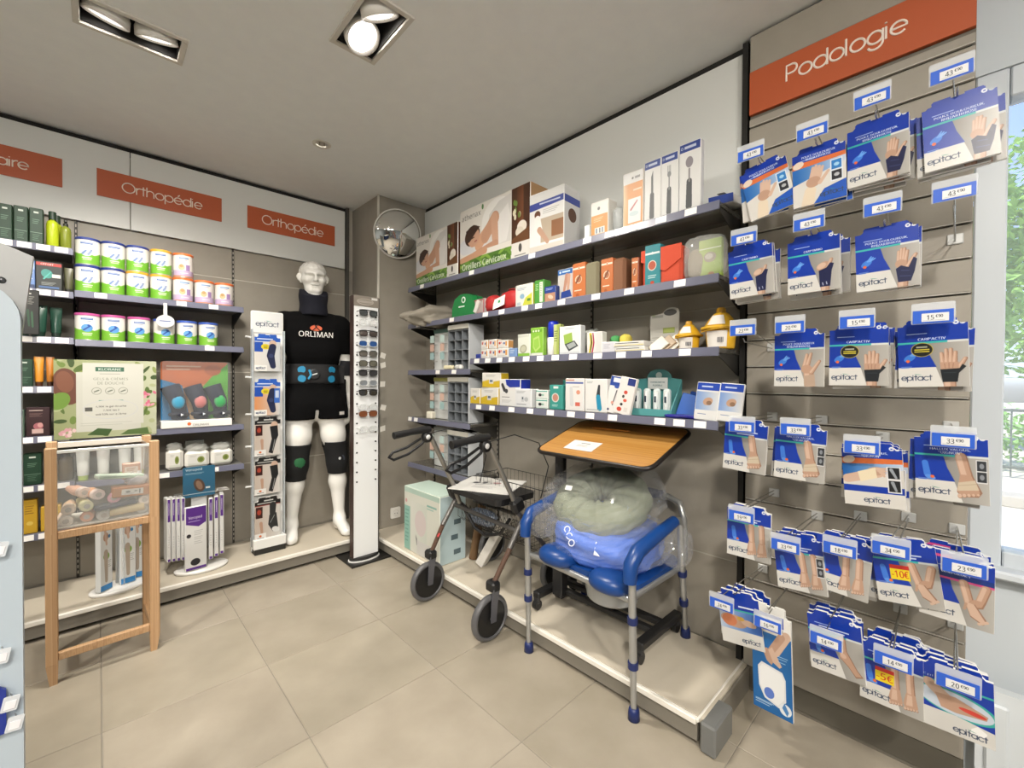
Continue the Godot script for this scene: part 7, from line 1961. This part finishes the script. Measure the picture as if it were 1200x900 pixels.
func draw_limb(q: Pic, limb: String):
	match limb:
		"thumb":                         # raised hand in a navy thumb brace
			digit(q, 73, 99, 74, 84, 8, 8)
			digit(q, 81, 64, 94, 44, 4.2, 2.6)
			for f in [[67, 35], [71.5, 31], [76, 31], [80, 36]]: digit(q, 68 + (f[0] - 67) * 0.75, 58, f[0] + 2, f[1], 3.3, 2.3)
			q.e(72, 58, 9, 9, SKIN, 12)
			q.p([64, 66, 72, 61, 83, 66, 91, 49, 96, 53, 92, 74, 86, 91, 67, 91], NAVY)
			q.l(72, 70, 84, 72, 0.7, 0.7, "3a4270"); q.l(70, 80, 86, 82, 0.7, 0.7, "3a4270")
		"wrist":                         # hand from behind, thumb to the right, dark wrist band
			digit(q, 73, 99, 73, 88, 8.5, 8.5)
			digit(q, 84, 71, 95, 52, 4.0, 2.6)
			for f in [[63, 42], [69.5, 36], [76, 35.5], [82, 41]]: digit(q, 72.5 + (f[0] - 72.5) * 0.82, 62, f[0], f[1], 3.6, 2.5)
			q.p([60.5, 58, 86, 58, 86, 74, 62, 74], SKIN)
			q.l(67, 60, 68, 68, 0.5, 0.5, SKIN_D); q.l(73, 59, 73, 68, 0.5, 0.5, SKIN_D); q.l(79, 60, 78, 68, 0.5, 0.5, SKIN_D)
			q.p([61, 70, 87, 69, 91, 62, 96, 66, 86, 77, 84, 92, 64, 92], "1c2024")
			q.l(66, 76, 82, 76, 0.6, 0.6, "3c4248")
		"immo":                          # loosely closed hand, long navy wrist brace
			digit(q, 72, 98, 72, 90, 8, 8)
			q.e(69, 51, 13.5, 9, SKIN, -28); q.e(66, 50, 9, 6, SKIN_L, -28)
			digit(q, 78, 54, 84, 39, 4.0, 3.0)
			q.p([61, 59, 75, 55, 82, 46, 89, 48, 85, 61, 82, 92, 63, 92], NAVY)
			q.l(68, 84, 69, 89, 0.9, 0.9, "b8bcd0"); q.l(75, 83, 76, 88, 0.9, 0.9, "b8bcd0")
		"open":                          # bare hand, beige wrist band
			digit(q, 72, 99, 70, 74, 9, 10)
			q.p([61, 78, 82, 74, 84, 99, 62, 99], "b9a08c")
			digit(q, 62, 60, 67, 34, 4.6, 2.8); digit(q, 68, 56, 75, 32, 4.4, 2.6)
			q.e(67, 64, 11, 10, SKIN, 10)
			digit(q, 76, 70, 91, 48, 4.6, 2.8)
		"foot":                          # front of one bare foot under a pale bandage
			digit(q, 64, 22, 71, 56, 8, 8.5)
			q.p([63, 52, 79, 52, 91, 80, 86, 88, 64, 90, 58, 82], SKIN_D)
			q.p([63, 52, 77, 52, 88, 80, 84, 86, 64, 88, 58, 80], SKIN)
			q.p([60, 66, 82, 60, 87, 76, 59, 80], "cdbda6"); q.l(61, 71, 84, 66, 0.5, 0.5, "b0a08a")
			for i in 5: q.e(62 + i * 6.0, 88.5 - i * 1.1, 3.4 - i * 0.3, 4.4 - i * 0.4, SKIN_D); q.e(61.6 + i * 6.0, 88 - i * 1.1, 3.0 - i * 0.3, 3.8 - i * 0.4, SKIN_L)
		"feet":                          # two bare feet side by side
			for s in [0, 1]:
				var x = 56.0 + s * 23.0
				digit(q, x, 24, x + 2, 62, 6, 6.5)
				q.p([x - 5, 60, x + 9, 60, x + 13, 82, x + 9, 86, x - 6, 87, x - 9, 80], SKIN)
				q.p([x - 3, 62, x + 4, 62, x + 5, 80, x - 5, 82], SKIN_L)
				for i in 5: q.e(x - 6 + i * 4.4, 88.5 - i * 0.7, 2.6 - i * 0.2, 3.4 - i * 0.3, SKIN_D); q.e(x - 6.4 + i * 4.4, 88 - i * 0.7, 2.2 - i * 0.2, 2.9 - i * 0.3, SKIN_L)
		"side":                          # a foot on tiptoe seen from the side
			digit(q, 62, 26, 64, 50, 8, 7)
			q.p([57, 48, 72, 47, 88, 76, 97, 86, 84, 91, 72, 75, 58, 62], SKIN_D); q.p([57, 48, 70, 47, 86, 76, 94, 85, 84, 88, 72, 73, 58, 60], SKIN)
			q.e(64, 56, 6, 5, SKIN_L, 40)
		"crossed":
			digit(q, 60, 28, 68, 60, 6.5, 6.5); digit(q, 89, 30, 82, 54, 6.5, 6.5)
			q.p([74, 52, 90, 52, 86, 64, 66, 70, 62, 64], SKIN_D); q.p([74, 52, 88, 52, 84, 62, 66, 68, 63, 64], SKIN)
			q.p([62, 58, 76, 60, 92, 84, 86, 91, 70, 82], SKIN_D); q.p([62, 58, 74, 60, 89, 84, 84, 88, 70, 80], SKIN_L)
			for i in 4: q.e(91 - i * 3.2, 84.5 + i * 1.8, 2.6, 2.6, SKIN_L); q.e(64 - i * 0.6, 62 + i * 3.0, 2.2, 2.2, SKIN)

func icon(q: Pic, foot: bool):                       # the small blue anatomy drawing
	if foot:
		q.l(15, 36, 18, 56, 4.5, 5, "3f79d8"); q.e(22, 61, 8, 4, "5b92e4", 20); q.e(25, 60, 3, 3, "e2693a")
	else:
		q.e(18, 48, 10, 6, "3f7fdc", -35)
		for i in 3: q.l(20 + i * 2, 44, 26 + i * 3, 36 + i * 2, 1.6, 1.2, "67a0ea")
		q.e(15, 54, 3, 3, "e2693a")
	q.r(5, 63.5, 16, 1, "86a5e6"); q.r(5, 65.5, 12, 1, "86a5e6")

func brace_art(lines, accent, limb, extra = "") -> Image:
	var q := Pic.new(176, 236, "d6d4ce")
	var foot: bool = limb in ["foot", "feet", "side", "crossed"]
	if accent == "orange":
		q.r(0, 0, 100, 100, "1f56b8")
		q.fade(0, 28, 100, 40, "1a5fae", "c7d4e8")
		q.p([0, 62, 100, 40, 100, 70, 60, 78, 40, 100, 0, 100], "d9d6d0")
		q.r(0, 0, 100, 24, BLUE)
		q.p([0, 34, 0, 24, 100, 24, 100, 31], "d9703c")
		q.e(12, 27, 11, 8, "e4d2c0", -20)
		if foot:
			q.r(0, 68, 100, 10, BLUE); q.r(0, 78, 100, 22, "d9d6d0")
			q.l(8, 58, 60, 46, 9, 10, SKIN_L); q.e(56, 44, 16, 9, SKIN, -10)
			for i in 4: q.l(58 + i * 3, 40 + i * 2.6, 74 - i * 1.5, 39 + i * 4, 3, 2, SKIN_L)
			q.p([26, 46, 56, 38, 58, 54, 30, 62], "e9dabb")
			q.r(74, 36, 22, 40, "e8e8ea"); q.r(76, 37, 18, 17, "1d1f24"); q.r(76, 57, 18, 17, "1d1f24")
			q.l(81, 40, 88, 52, 3, 2, "9aa0a8"); q.l(82, 60, 87, 72, 3, 2, "9aa0a8")
			draw_logo(q, 34, 93, 42, "3a465e", 0.75)
		else:
			q.l(28, 98, 34, 76, 12, 11, "e4d3bb")
			for i in 4: q.l(36 + i * 5, 56, 40 + i * 5 + i, 36 + abs(i - 1) * 2, 4, 2.8, SKIN_L)
			q.e(40, 62, 14, 12, SKIN, -10); q.l(52, 66, 68, 50, 4, 3, SKIN_L)
			q.r(72, 34, 22, 36, "dfe6ee"); q.r(74, 35.5, 18, 15, "2d7cc4"); q.r(74, 53, 18, 15, "24262c")
			q.e(83, 60, 5, 4, "b9bcc0"); q.e(83, 43, 5, 4, "9fd0f0")
			draw_logo(q, 52, 90, 42, "3a465e", 0.75)
	else:
		q.fade(30, 26, 70, 74, "85827d", "b9b6b0")
		q.p([0, 32, 40, 32, 46, 52, 56, 71, 0, 71], BLUE)
		q.p([0, 71, 55, 71, 60, 84, 66, 100, 0, 100], "d9d7d2")
		q.r(0, 0, 100, 33, BLUE)
		if accent == "pink":
			q.r(0, 6, 45, 4, "d84f8c"); q.r(0, 37, 100, 3, "d84f8c"); q.r(0, 30, 100, 7, "16357f")
		else:
			q.r(0, 33, 72, 3.0, "3fb3ac"); q.r(72, 33, 28, 3.0, "d6dbda")
		q.ys = 0.84
		q.yo = 16.0
		icon(q, foot)
		draw_limb(q, limb)
		q.ys = 1.0
		q.yo = 0.0
		draw_logo(q, 5, 90, 44, "3a465e", 0.75)
		if "xray" in extra:
			q.r(84, 38, 14, 32, "e6e6e8")
			for k in 2:
				q.r(85, 39 + k * 15.5, 12, 14, "33363c"); q.e(91, 46 + k * 15.5, 3, 5, "8f949b")
		if "roundel" in extra:
			q.e(36, 45, 16, 14, "c9b53a"); q.e(36, 45, 15, 13, "191a17")
			q.r(28, 40, 16, 2.4, "a8a894"); q.r(25, 44, 22, 1.6, "d8c840"); q.r(25, 47, 22, 1.6, "d8c840")
	q.r(20, 13, 0.1, 0.1, BLUE)
	q.e(84, 8, 4.2, 4.2, "e8ebf2"); q.e(93, 8, 4.2, 4.2, "e8ebf2")
	q.r(82.5, 7.3, 3, 1.6, BLUE); q.r(91.5, 7.3, 3, 1.6, BLUE)
	q.r(14, 20.5, 30, 1.2, "9fb4e8")
	var n: int = lines.size()
	for i in n:
		var s: String = lines[i]
		if s: write(q, s, 50 - s.length() * 1.95, (27.5 if n == 1 else 23.6) + i * 4.5 if accent != "orange" else 14 + i * 4.6, s.length() * 3.9, 3.6, "f4f6fa", true)
	if n == 0 or lines[0] == "":
		q.r(22, 24, 56, 2.2, "c8d2ee"); q.r(30, 28.2, 40, 2.2, "c8d2ee")
	if "promo" in extra:
		q.r(26, 42, 30, 22, "ead020"); q.r(26, 42, 30, 6, "c9302a")
		write(q, "-10€" if "10" in extra else "-5€", 28, 50.5, 26, 10, "c22a22", true)
	return q.tex()

func heel_art() -> Image:
	return art(176, 236, "d9d7d2", [["r", 0, 0, 100, 34, BLUE], ["r", 0, 34, 100, 3, "39a9a0"], ["g", 0, 37, 100, 36, "b9c6d8", "2b62c0"],
		["e", 34, 56, 32, 16, SKIN, 8], ["e", 24, 56, 18, 15, "c77a55"], ["e", 70, 56, 18, 8, SKIN_L, 10], ["e", 52, 50, 9, 5, "caa24a"],
		["r", 50, 26, 36, 3, "dfe6f8"], ["r", 0, 74, 100, 26, "d9d7d2"], ["k", 50, 92, 42, "3a465e", 0.75]])

func ankle_art() -> Image:
	return art(176, 236, BLUE, [["r", 0, 30, 100, 3, "39a9a0"], ["e", 50, 56, 56, 24, "39a9a0", 8], ["e", 48, 56, 52, 21, "c9d3e0", 8], ["l", 14, 36, 40, 54, 9, 10, SKIN_L],
		["p", [22, 48, 50, 46, 92, 58, 90, 64, 50, 68, 30, 66], SKIN], ["e", 72, 60, 18, 4, "d0453a", 6], ["p", [0, 72, 50, 72, 100, 78, 100, 100, 0, 100], "d9d7d2"],
		["p", [70, 82, 78, 76, 90, 82, 88, 88, 68, 88], "f6f6f4"], ["t", "Epi", 6, 24, 14, 4, "dfe8fa"], ["b", "BIVA", 24, 24, 22, 4.5, "f2f5fb"], ["k", 46, 94, 44, "3a465e", 0.75]])

func insole_art() -> Image:
	return art(176, 460, "1c66a8", [["r", 0, 0, 100, 26, "eeece6"], ["p", [18, 8, 82, 8, 82, 18, 76, 18, 76, 11, 24, 11, 24, 18, 18, 18], BLUE],
		["b", "ORLIMAN", 20, 19, 60, 3.2, "6b6a68"], ["e", 13, 20.5, 4, 3, "d8682f"], ["s", 24, 23, 56, 2, 1, "a3a19c"],
		["e", 24, 32, 7, 12, "e8ecf0"], ["l", 88, 24, 62, 42, 11, 9, SKIN_L], ["l", 76, 26, 46, 44, 9, 8, SKIN], ["p", [30, 46, 52, 38, 62, 44, 76, 53, 70, 55, 44, 50], SKIN_L], ["p", [26, 42, 40, 40, 54, 52, 50, 55, 38, 52], SKIN],
		["p", [14, 60, 24, 55, 76, 58, 84, 64, 84, 84, 66, 92, 30, 88, 16, 78], "e6e8ea"], ["p", [17, 62, 26, 57, 74, 60, 81, 66, 80, 82, 64, 90, 32, 86, 19, 77], "f3f4f4"],
		["e", 42, 82, 13, 13, "5f7fd0"], ["e", 82, 91, 15, 14, "e9edf2"], ["p", [74, 90, 80, 85, 90, 92, 86, 96], "4b86c2"], ["s", 6, 91, 50, 5, 3, "b9d2ea"], ["s", 66, 44, 26, 8, 3, "9cc3e2"]])

func pack_mesh(w: float, h: float, d: float) -> ArrayMesh:        # a card-backed flat pack with a hanging tab; its top edge at y = 0
	var key := "pack %.3f %.3f" % [w, h]
	if not meshes.has(key):
		var t := h * 0.09
		var x := w * 0.36
		var hw := w / 2
		meshes[key] = prism(PackedVector2Array([Vector2(-hw, -h), Vector2(hw, -h), Vector2(hw, -t), Vector2(x + 0.006, -t), Vector2(x, -t + 0.006), Vector2(x, -0.004), Vector2(x - 0.004, 0),
			Vector2(0.012, 0), Vector2(0.012, -0.004), Vector2(-0.012, -0.004), Vector2(-0.012, 0),
			Vector2(-x + 0.004, 0), Vector2(-x, -0.004), Vector2(-x, -t + 0.006), Vector2(-x - 0.006, -t), Vector2(-hw, -t)]), d, [Vector2(-hw, -h), Vector2(hw, 0)])
	return meshes[key]

func price_mat(s: String) -> Material:
	var key := "price " + s
	if not mats.has(key):
		var q := Pic.new(96, 40, "e9eaea")
		var two: PackedStringArray = s.split(",")
		write(q, two[0], 20, 22, 26, 56, "22262c", true)
		write(q, "€" + two[1], 52, 20, 26, 34, "22262c", true)
		q.r(6, 84, 80, 5, "b8babc")
		mats[key] = printed(q.tex(), 0.4)
	return mats[key]

func slat_hook(label, z, y, tag_y, tag_z, price, length = 0.31):
	var t := thing("slat_hook", label, "hook", Vector3(1.806, y, z), RIGHT, "wire hooks on the slat wall")
	var chrome := M("b9b9b6", 0.25, 0.9)
	obj("back_plate", box(Vector3(0.034, 0.03, 0.006), 0.002), M("c9cac8", 0.3, 0.2), t, Vector3(0, 0.004, 0.003))
	obj("wire", tube([Vector3(0, 0, 0.004), Vector3(0, 0.002, length * 0.6), Vector3(0, 0.006, length - 0.012), Vector3(0, 0.016, length)], 0.0022, 6), chrome, t)
	var ty: float = tag_y - y
	var tz: float = tag_z - z
	obj("tag_wire", tube([Vector3(0, 0.012, 0.004), Vector3(tz * 0.5, ty * 0.4 + 0.016, length * 0.5), Vector3(tz, ty + 0.02, length + 0.016)], 0.0018, 6), chrome, t)
	var h := obj("tag_holder", prism(round_rect(0.078, 0.052, 0.003, 2), 0.0016), M("e4e9ee", 0.08, 0.0, 0.35), t, Vector3(tz, ty, length + 0.02))
	obj("tag_frame", box(Vector3(0.072, 0.032, 0.0012), 0.0), M("2a58bd", 0.35), h, Vector3(0, -0.0085, 0.0016))
	obj("price_card", print_box(Vector3(0.048, 0.02, 0.001), 0.0002), [M("e9eaea", 0.5), price_mat(price), M("e9eaea", 0.5)], h, Vector3(0.004, -0.0205, 0.0028))

func slat_wall_goods():
	var A := {
		"orange": brace_art(["POUCE DOULOUREUX", "RHIZARTHROSE"], "orange", "open"),
		"thumb": brace_art(["POUCE DOULOUREUX,", "RHIZARTHROSE"], "teal", "thumb"),
		"immo": brace_art(["CARP'IMMO"], "teal", "immo"),
		"open": brace_art(["POUCE DOULOUREUX", "RHIZARTHROSE"], "teal", "open"),
		"activ": brace_art(["CARP'ACTIV"], "teal", "wrist", "roundel"),
		"toes": brace_art(["", ""], "teal", "foot"),
		"hallux": brace_art(["HALLUX VALGUS,", "\"OIGNON\""], "teal", "foot", "xray"),
		"hallux_orange": brace_art(["HALLUX VALGUS,", "\"OIGNON\""], "orange", "foot"),
		"feet": brace_art(["", ""], "teal", "feet"),
		"feet_xray": brace_art(["", ""], "teal", "feet", "xray"),
		"crossed_promo": brace_art(["", ""], "teal", "crossed", "promo10"),
		"comfort": brace_art(["COMFORTACT"], "pink", "crossed"),
		"feet_promo": brace_art(["", ""], "teal", "feet", "promo5"),
		"side": brace_art(["", ""], "teal", "side"),
		"heel": heel_art(), "ankle": ankle_art(), "insole": insole_art()}
	var say := {"orange": "orange-banded thumb pain pack with a beige brace", "thumb": "blue and grey thumb brace pack with a navy brace", "immo": "blue wrist support pack with a long navy brace",
		"open": "blue thumb pain pack with a bare open hand", "activ": "blue wrist pack with black band and black round sticker", "toes": "blue toe pain pack with a bandaged foot",
		"hallux": "blue bunion pack with x-ray photos", "hallux_orange": "orange-striped bunion pack with x-ray photos", "feet": "blue pack showing two bare feet", "feet_xray": "blue pack showing two feet and x-ray photos",
		"crossed_promo": "blue foot pack with yellow ten euro off sticker", "comfort": "pink-striped pack with crossed bare feet", "feet_promo": "blue feet pack with yellow five euro off sticker",
		"side": "blue pack with a foot on tiptoe", "heel": "blue heel pain pack", "ankle": "blue ankle pack with a teal ring", "insole": "tall blue insole pack with a white cup insole"}
	var nth := ["first", "second", "third", "fourth", "fifth"]
	# row name, hooks: [z, y of the pack's middle, tilt in degrees, packs, print, price, tag z, tag y]
	var rows := [
		["top row", [[-.448, 1.807, 12, 2, "orange", "43,90", -.464, 1.916], [-.299, 1.807, 2, 3, "orange", "43,90", -.303, 1.919], [-.166, 1.828, 1, 4, "thumb", "43,90", -.171, 1.952], [-.014, 1.819, 3, 4, "thumb", "43,90", -.024, 1.947]]],
		["second row", [[-.481, 1.559, 3, 5, "immo", "43,90", -.481, 1.656], [-.308, 1.548, 1, 4, "immo", "43,90", -.308, 1.66], [-.145, 1.533, 2, 3, "thumb", "43,90", -.147, 1.66], [-.016, 1.62, 0, 0, "", "43,90", -.016, 1.659]]],
		["third row", [[-.485, 1.328, 0, 0, "", "23,90", -.481, 1.367], [-.34, 1.268, 0, 1, "open", "20,90", -.352, 1.366], [-.199, 1.273, 0, 3, "activ", "15,90", -.196, 1.367], [-.054, 1.272, 2, 4, "activ", "15,90", -.049, 1.367]]],
		["fourth row", [[-.482, .987, -3, 1, "toes", "33,90", -.48, 1.06], [-.331, .985, -2, 2, "hallux", "33,90", -.335, 1.064], [-.170, .943, 4, 4, "hallux_orange", "33,90", -.182, 1.029], [-.018, .988, 2, 2, "hallux", "33,90", -.011, 1.067]]],
		["fifth row", [[-.473, .705, 0, 2, "feet", "19,90", -.479, .774], [-.340, .651, 6, 3, "feet_xray", "33,90", -.356, .715], [-.222, .677, -4, 2, "feet", "18,90", -.226, .742], [-.106, .700, 8, 3, "crossed_promo", "34,90", -.12, .772], [-.002, .690, 0, 4, "comfort", "23,90", .011, .767]]],
		["bottom row", [[-.507, .412, 8, 3, "heel", "24,90", -.536, .47], [-.407, .321, 2, 1, "insole", "16,90", -.4, .461], [-.248, .440, 5, 3, "side", "14,90", -.254, .475], [-.122, .411, 1, 4, "feet_promo", "14,90", -.112, .484], [-.002, .412, 2, 3, "ankle", "20,90", .004, .485]]]]
	var faces := {}
	for k in A: faces[k] = printed(A[k], 0.3)
	var edge := M("e4e2dc", 0.4)
	for row in rows:
		var i := 0
		for h in row[1]:
			var where: String = "%s hook of the %s" % [nth[i], row[0]]
			var big: bool = h[4] == "insole"
			var ph := 0.336 if big else 0.172
			var pw := 0.112 if big else 0.129
			var top: float = h[1] + ph / 2 if h[3] else h[1]
			slat_hook("chrome wire hook with blue price tag, %s%s" % [where, "" if h[3] else ", empty"], h[0], top - 0.01, h[7], h[6], h[5])
			for k in h[3]:
				var lab: String = "%s, %s" % [say[h[4]], where] if k == 0 else "%s pack from the front, %s of brace packs" % [["", "second", "third", "fourth", "fifth"][k], where]
				var yaw: float = RIGHT + rng.randf_range(-0.07, 0.07) + (0.10 if row[0] in ["fifth row", "bottom row"] else 0.0) * (1 if k % 2 else -1) * 0.5
				var roll: float = deg_to_rad(h[2] * (1.0 if k == 0 else 0.4)) + (rng.randf_range(-0.05, 0.05) if k else 0.0)
				var o := single("brace_pack", lab, "pack", pack_mesh(pw, ph, 0.010), [edge, faces[h[4]]], Vector3(1.53 + ({"fourth row": 0.022, "fifth row": 0.03, "bottom row": 0.036}.get(row[0], 0.017)) * k, top, h[0] + (rng.randf_range(-0.012, 0.016) if k else 0.0)), Vector3(0, yaw, roll), "packs hanging on the slat wall")
				if k > 0: o.position.y += rng.randf_range(-0.014, 0.006)
			i += 1


# ================================================================ the shop behind the viewer, which the convex mirror shows
func shop_behind():
	var cols := ["c8503c", "e4e2dc", "3a6ab0", "d8b24a", "4a9a6a", "e0ded8", "8a5aa0", "d88a5a"]
	for k in 2:
		var t := thing("shop_gondola", "%s shelf unit full of boxes behind the viewer, seen in the mirror" % ["right-hand", "left-hand"][k], "shelf unit", Vector3([-0.2, -2.3][k], 0, 2.95), PI)
		obj("back_panel", box(Vector3(1.5, 2.0, 0.03), 0.0), M("d8d8d4", 0.5), t, Vector3(0, 1.0, -0.2))
		for i in 5:
			obj("shelf_board", box(Vector3(1.5, 0.025, 0.36), 0.002), M("cfcfca", 0.4), t, Vector3(0, 0.15 + 0.4 * i, 0))
			for j in 8: obj("stock_box", box(Vector3(0.15, 0.26, 0.2), 0.004), M(cols[(i * 3 + j * 5 + k) % 8], 0.5), t, Vector3(-0.64 + 0.183 * j, 0.293 + 0.4 * i, 0.02))
	var c := thing("shop_counter", "dark blue shop counter behind the viewer, seen in the mirror", "counter", Vector3(-1.6, 0, 1.3), PI / 2)
	obj("front", box(Vector3(1.6, 0.95, 0.5), 0.01), M("2a3f70", 0.5), c, Vector3(0, 0.475, 0))
	obj("top", box(Vector3(1.7, 0.04, 0.6), 0.008), M("e4e2dc", 0.35), c, Vector3(0, 0.97, 0))


# ================================================================ the street beyond the window
func outside():
	var gr := obj("ground", box(Vector3(40, 0.1, 60), 0.0), tri(noise_tex("b2aea6", "c4c0b8", 0.02, 256, 90), 0.4, 0.9), self, Vector3(22.1, -0.2, 0))
	gr.set_meta("kind", "structure")
	gr.set_meta("label", "pale paved street outside the window")
	var kerb := obj("kerb", box(Vector3(0.3, 0.12, 60), 0.01), M("a09c94", 0.9), self, Vector3(7.2, -0.09, 0))
	kerb.set_meta("kind", "structure")
	kerb.set_meta("label", "stone kerb along the street outside")
	var f := thing("railing", "dark metal railing in front of the hedge outside", "railing", Vector3(9.2, -0.15, 0))
	var dm := M("4a5452", 0.5)
	for y in [0.15, 0.95]: obj("rail", box(Vector3(0.04, 0.04, 10.0), 0.005), dm, f, Vector3(0, y, 0))
	for i in 41: obj("bar", box(Vector3(0.018, 0.95, 0.018), 0.0), dm, f, Vector3(0, 0.5, -5 + 0.25 * i))
	var p := thing("gate_post", "white stone gate post outside the window", "post", Vector3(8.7, -0.15, 1.02))
	obj("shaft", lathe([[0.0, 0.0], [0.2, 0.0], [0.2, 1.55], [0.16, 1.72], [0.0, 1.78]], 20), M("e2e0da", 0.7), p)
	obj("cap", lathe([[0.22, 1.50], [0.24, 1.53], [0.22, 1.56]], 20), M("d6d4ce", 0.7), p)
	var say := ["leafy tree nearest the window frame outside", "tall tree further right outside the window", "dark tree behind the railing outside", "broad tree far back outside the window"]
	var spots := [[12.2, 0.2, 6.0, 1.5], [12.6, 3.9, 6.0, 1.6], [16.5, -2.6, 7.5, 1.9], [17.5, 2.2, 8.0, 2.2]]
	for i in 4: tree(say[i], spots[i], 300 + i)
	for i in 3:
		var h := thing("hedge_shrub", "%s rounded green shrub behind the railing" % ["left", "middle", "right"][i], "shrub", Vector3(10.3, -0.15, -2.2 + 2.4 * i), 0.0, "shrubs behind the railing")
		obj("foliage", foliage(Vector3(0, 0.65, 0), Vector3(0.7, 0.75, 1.0), 900, 0.11, 200 + i), leaf_mat(i), h)
		obj("stem", tube([Vector3(0, 0, 0), Vector3(0.02, 0.6, 0)], 0.03, 6), M("5a4a3a", 0.9), h)

func leaf_mat(i) -> Material:
	var m := M(["7ea85a", "6a9850", "92b468"][i % 3], 0.6)
	m.backlight_enabled = true
	m.backlight = Color("7fa04c")
	return m

func foliage(c: Vector3, r: Vector3, n: int, s: float, seed_) -> ArrayMesh:
	var g := RandomNumberGenerator.new()
	g.seed = seed_
	var clumps := []
	for i in 14: clumps.append([Vector3(g.randfn(), g.randfn(), g.randfn()).normalized() * g.randf_range(0.3, 0.85), g.randf_range(0.25, 0.45)])
	var st := begin()
	for i in n:
		var k = clumps[g.randi() % clumps.size()]
		var p: Vector3 = c + (k[0] + Vector3(g.randfn(), g.randfn(), g.randfn()).normalized() * k[1] * g.randf_range(0.6, 1.0)) * r
		var b := Basis.from_euler(Vector3(g.randf() * TAU, g.randf() * TAU, g.randf() * TAU)) * (s * g.randf_range(0.7, 1.3))
		for v in [Vector3(-0.5, 0, 0), Vector3(0, 0.25, 0.05), Vector3(0.5, 0, 0), Vector3(-0.5, 0, 0), Vector3(0.5, 0, 0), Vector3(0, -0.25, 0.05)]: st.add_vertex(p + b * v)
	return done(st)

func tree(label, q, seed_):
	var t := thing("street_tree", label, "tree", Vector3(q[0], -0.15, q[1]), 0.0, "trees outside the window")
	obj("trunk", tube([Vector3(0, 0, 0), Vector3(0.06, q[2] * 0.3, 0.05), Vector3(-0.03, q[2] * 0.7, 0)], [0.16, 0.12, 0.05], 10), M("5c4c3c", 0.9), t)
	obj("crown", foliage(Vector3(0, q[2] * 0.6, 0), Vector3(q[3], q[2] * 0.42, q[3]), 3600, 0.22, seed_), leaf_mat(seed_), t)
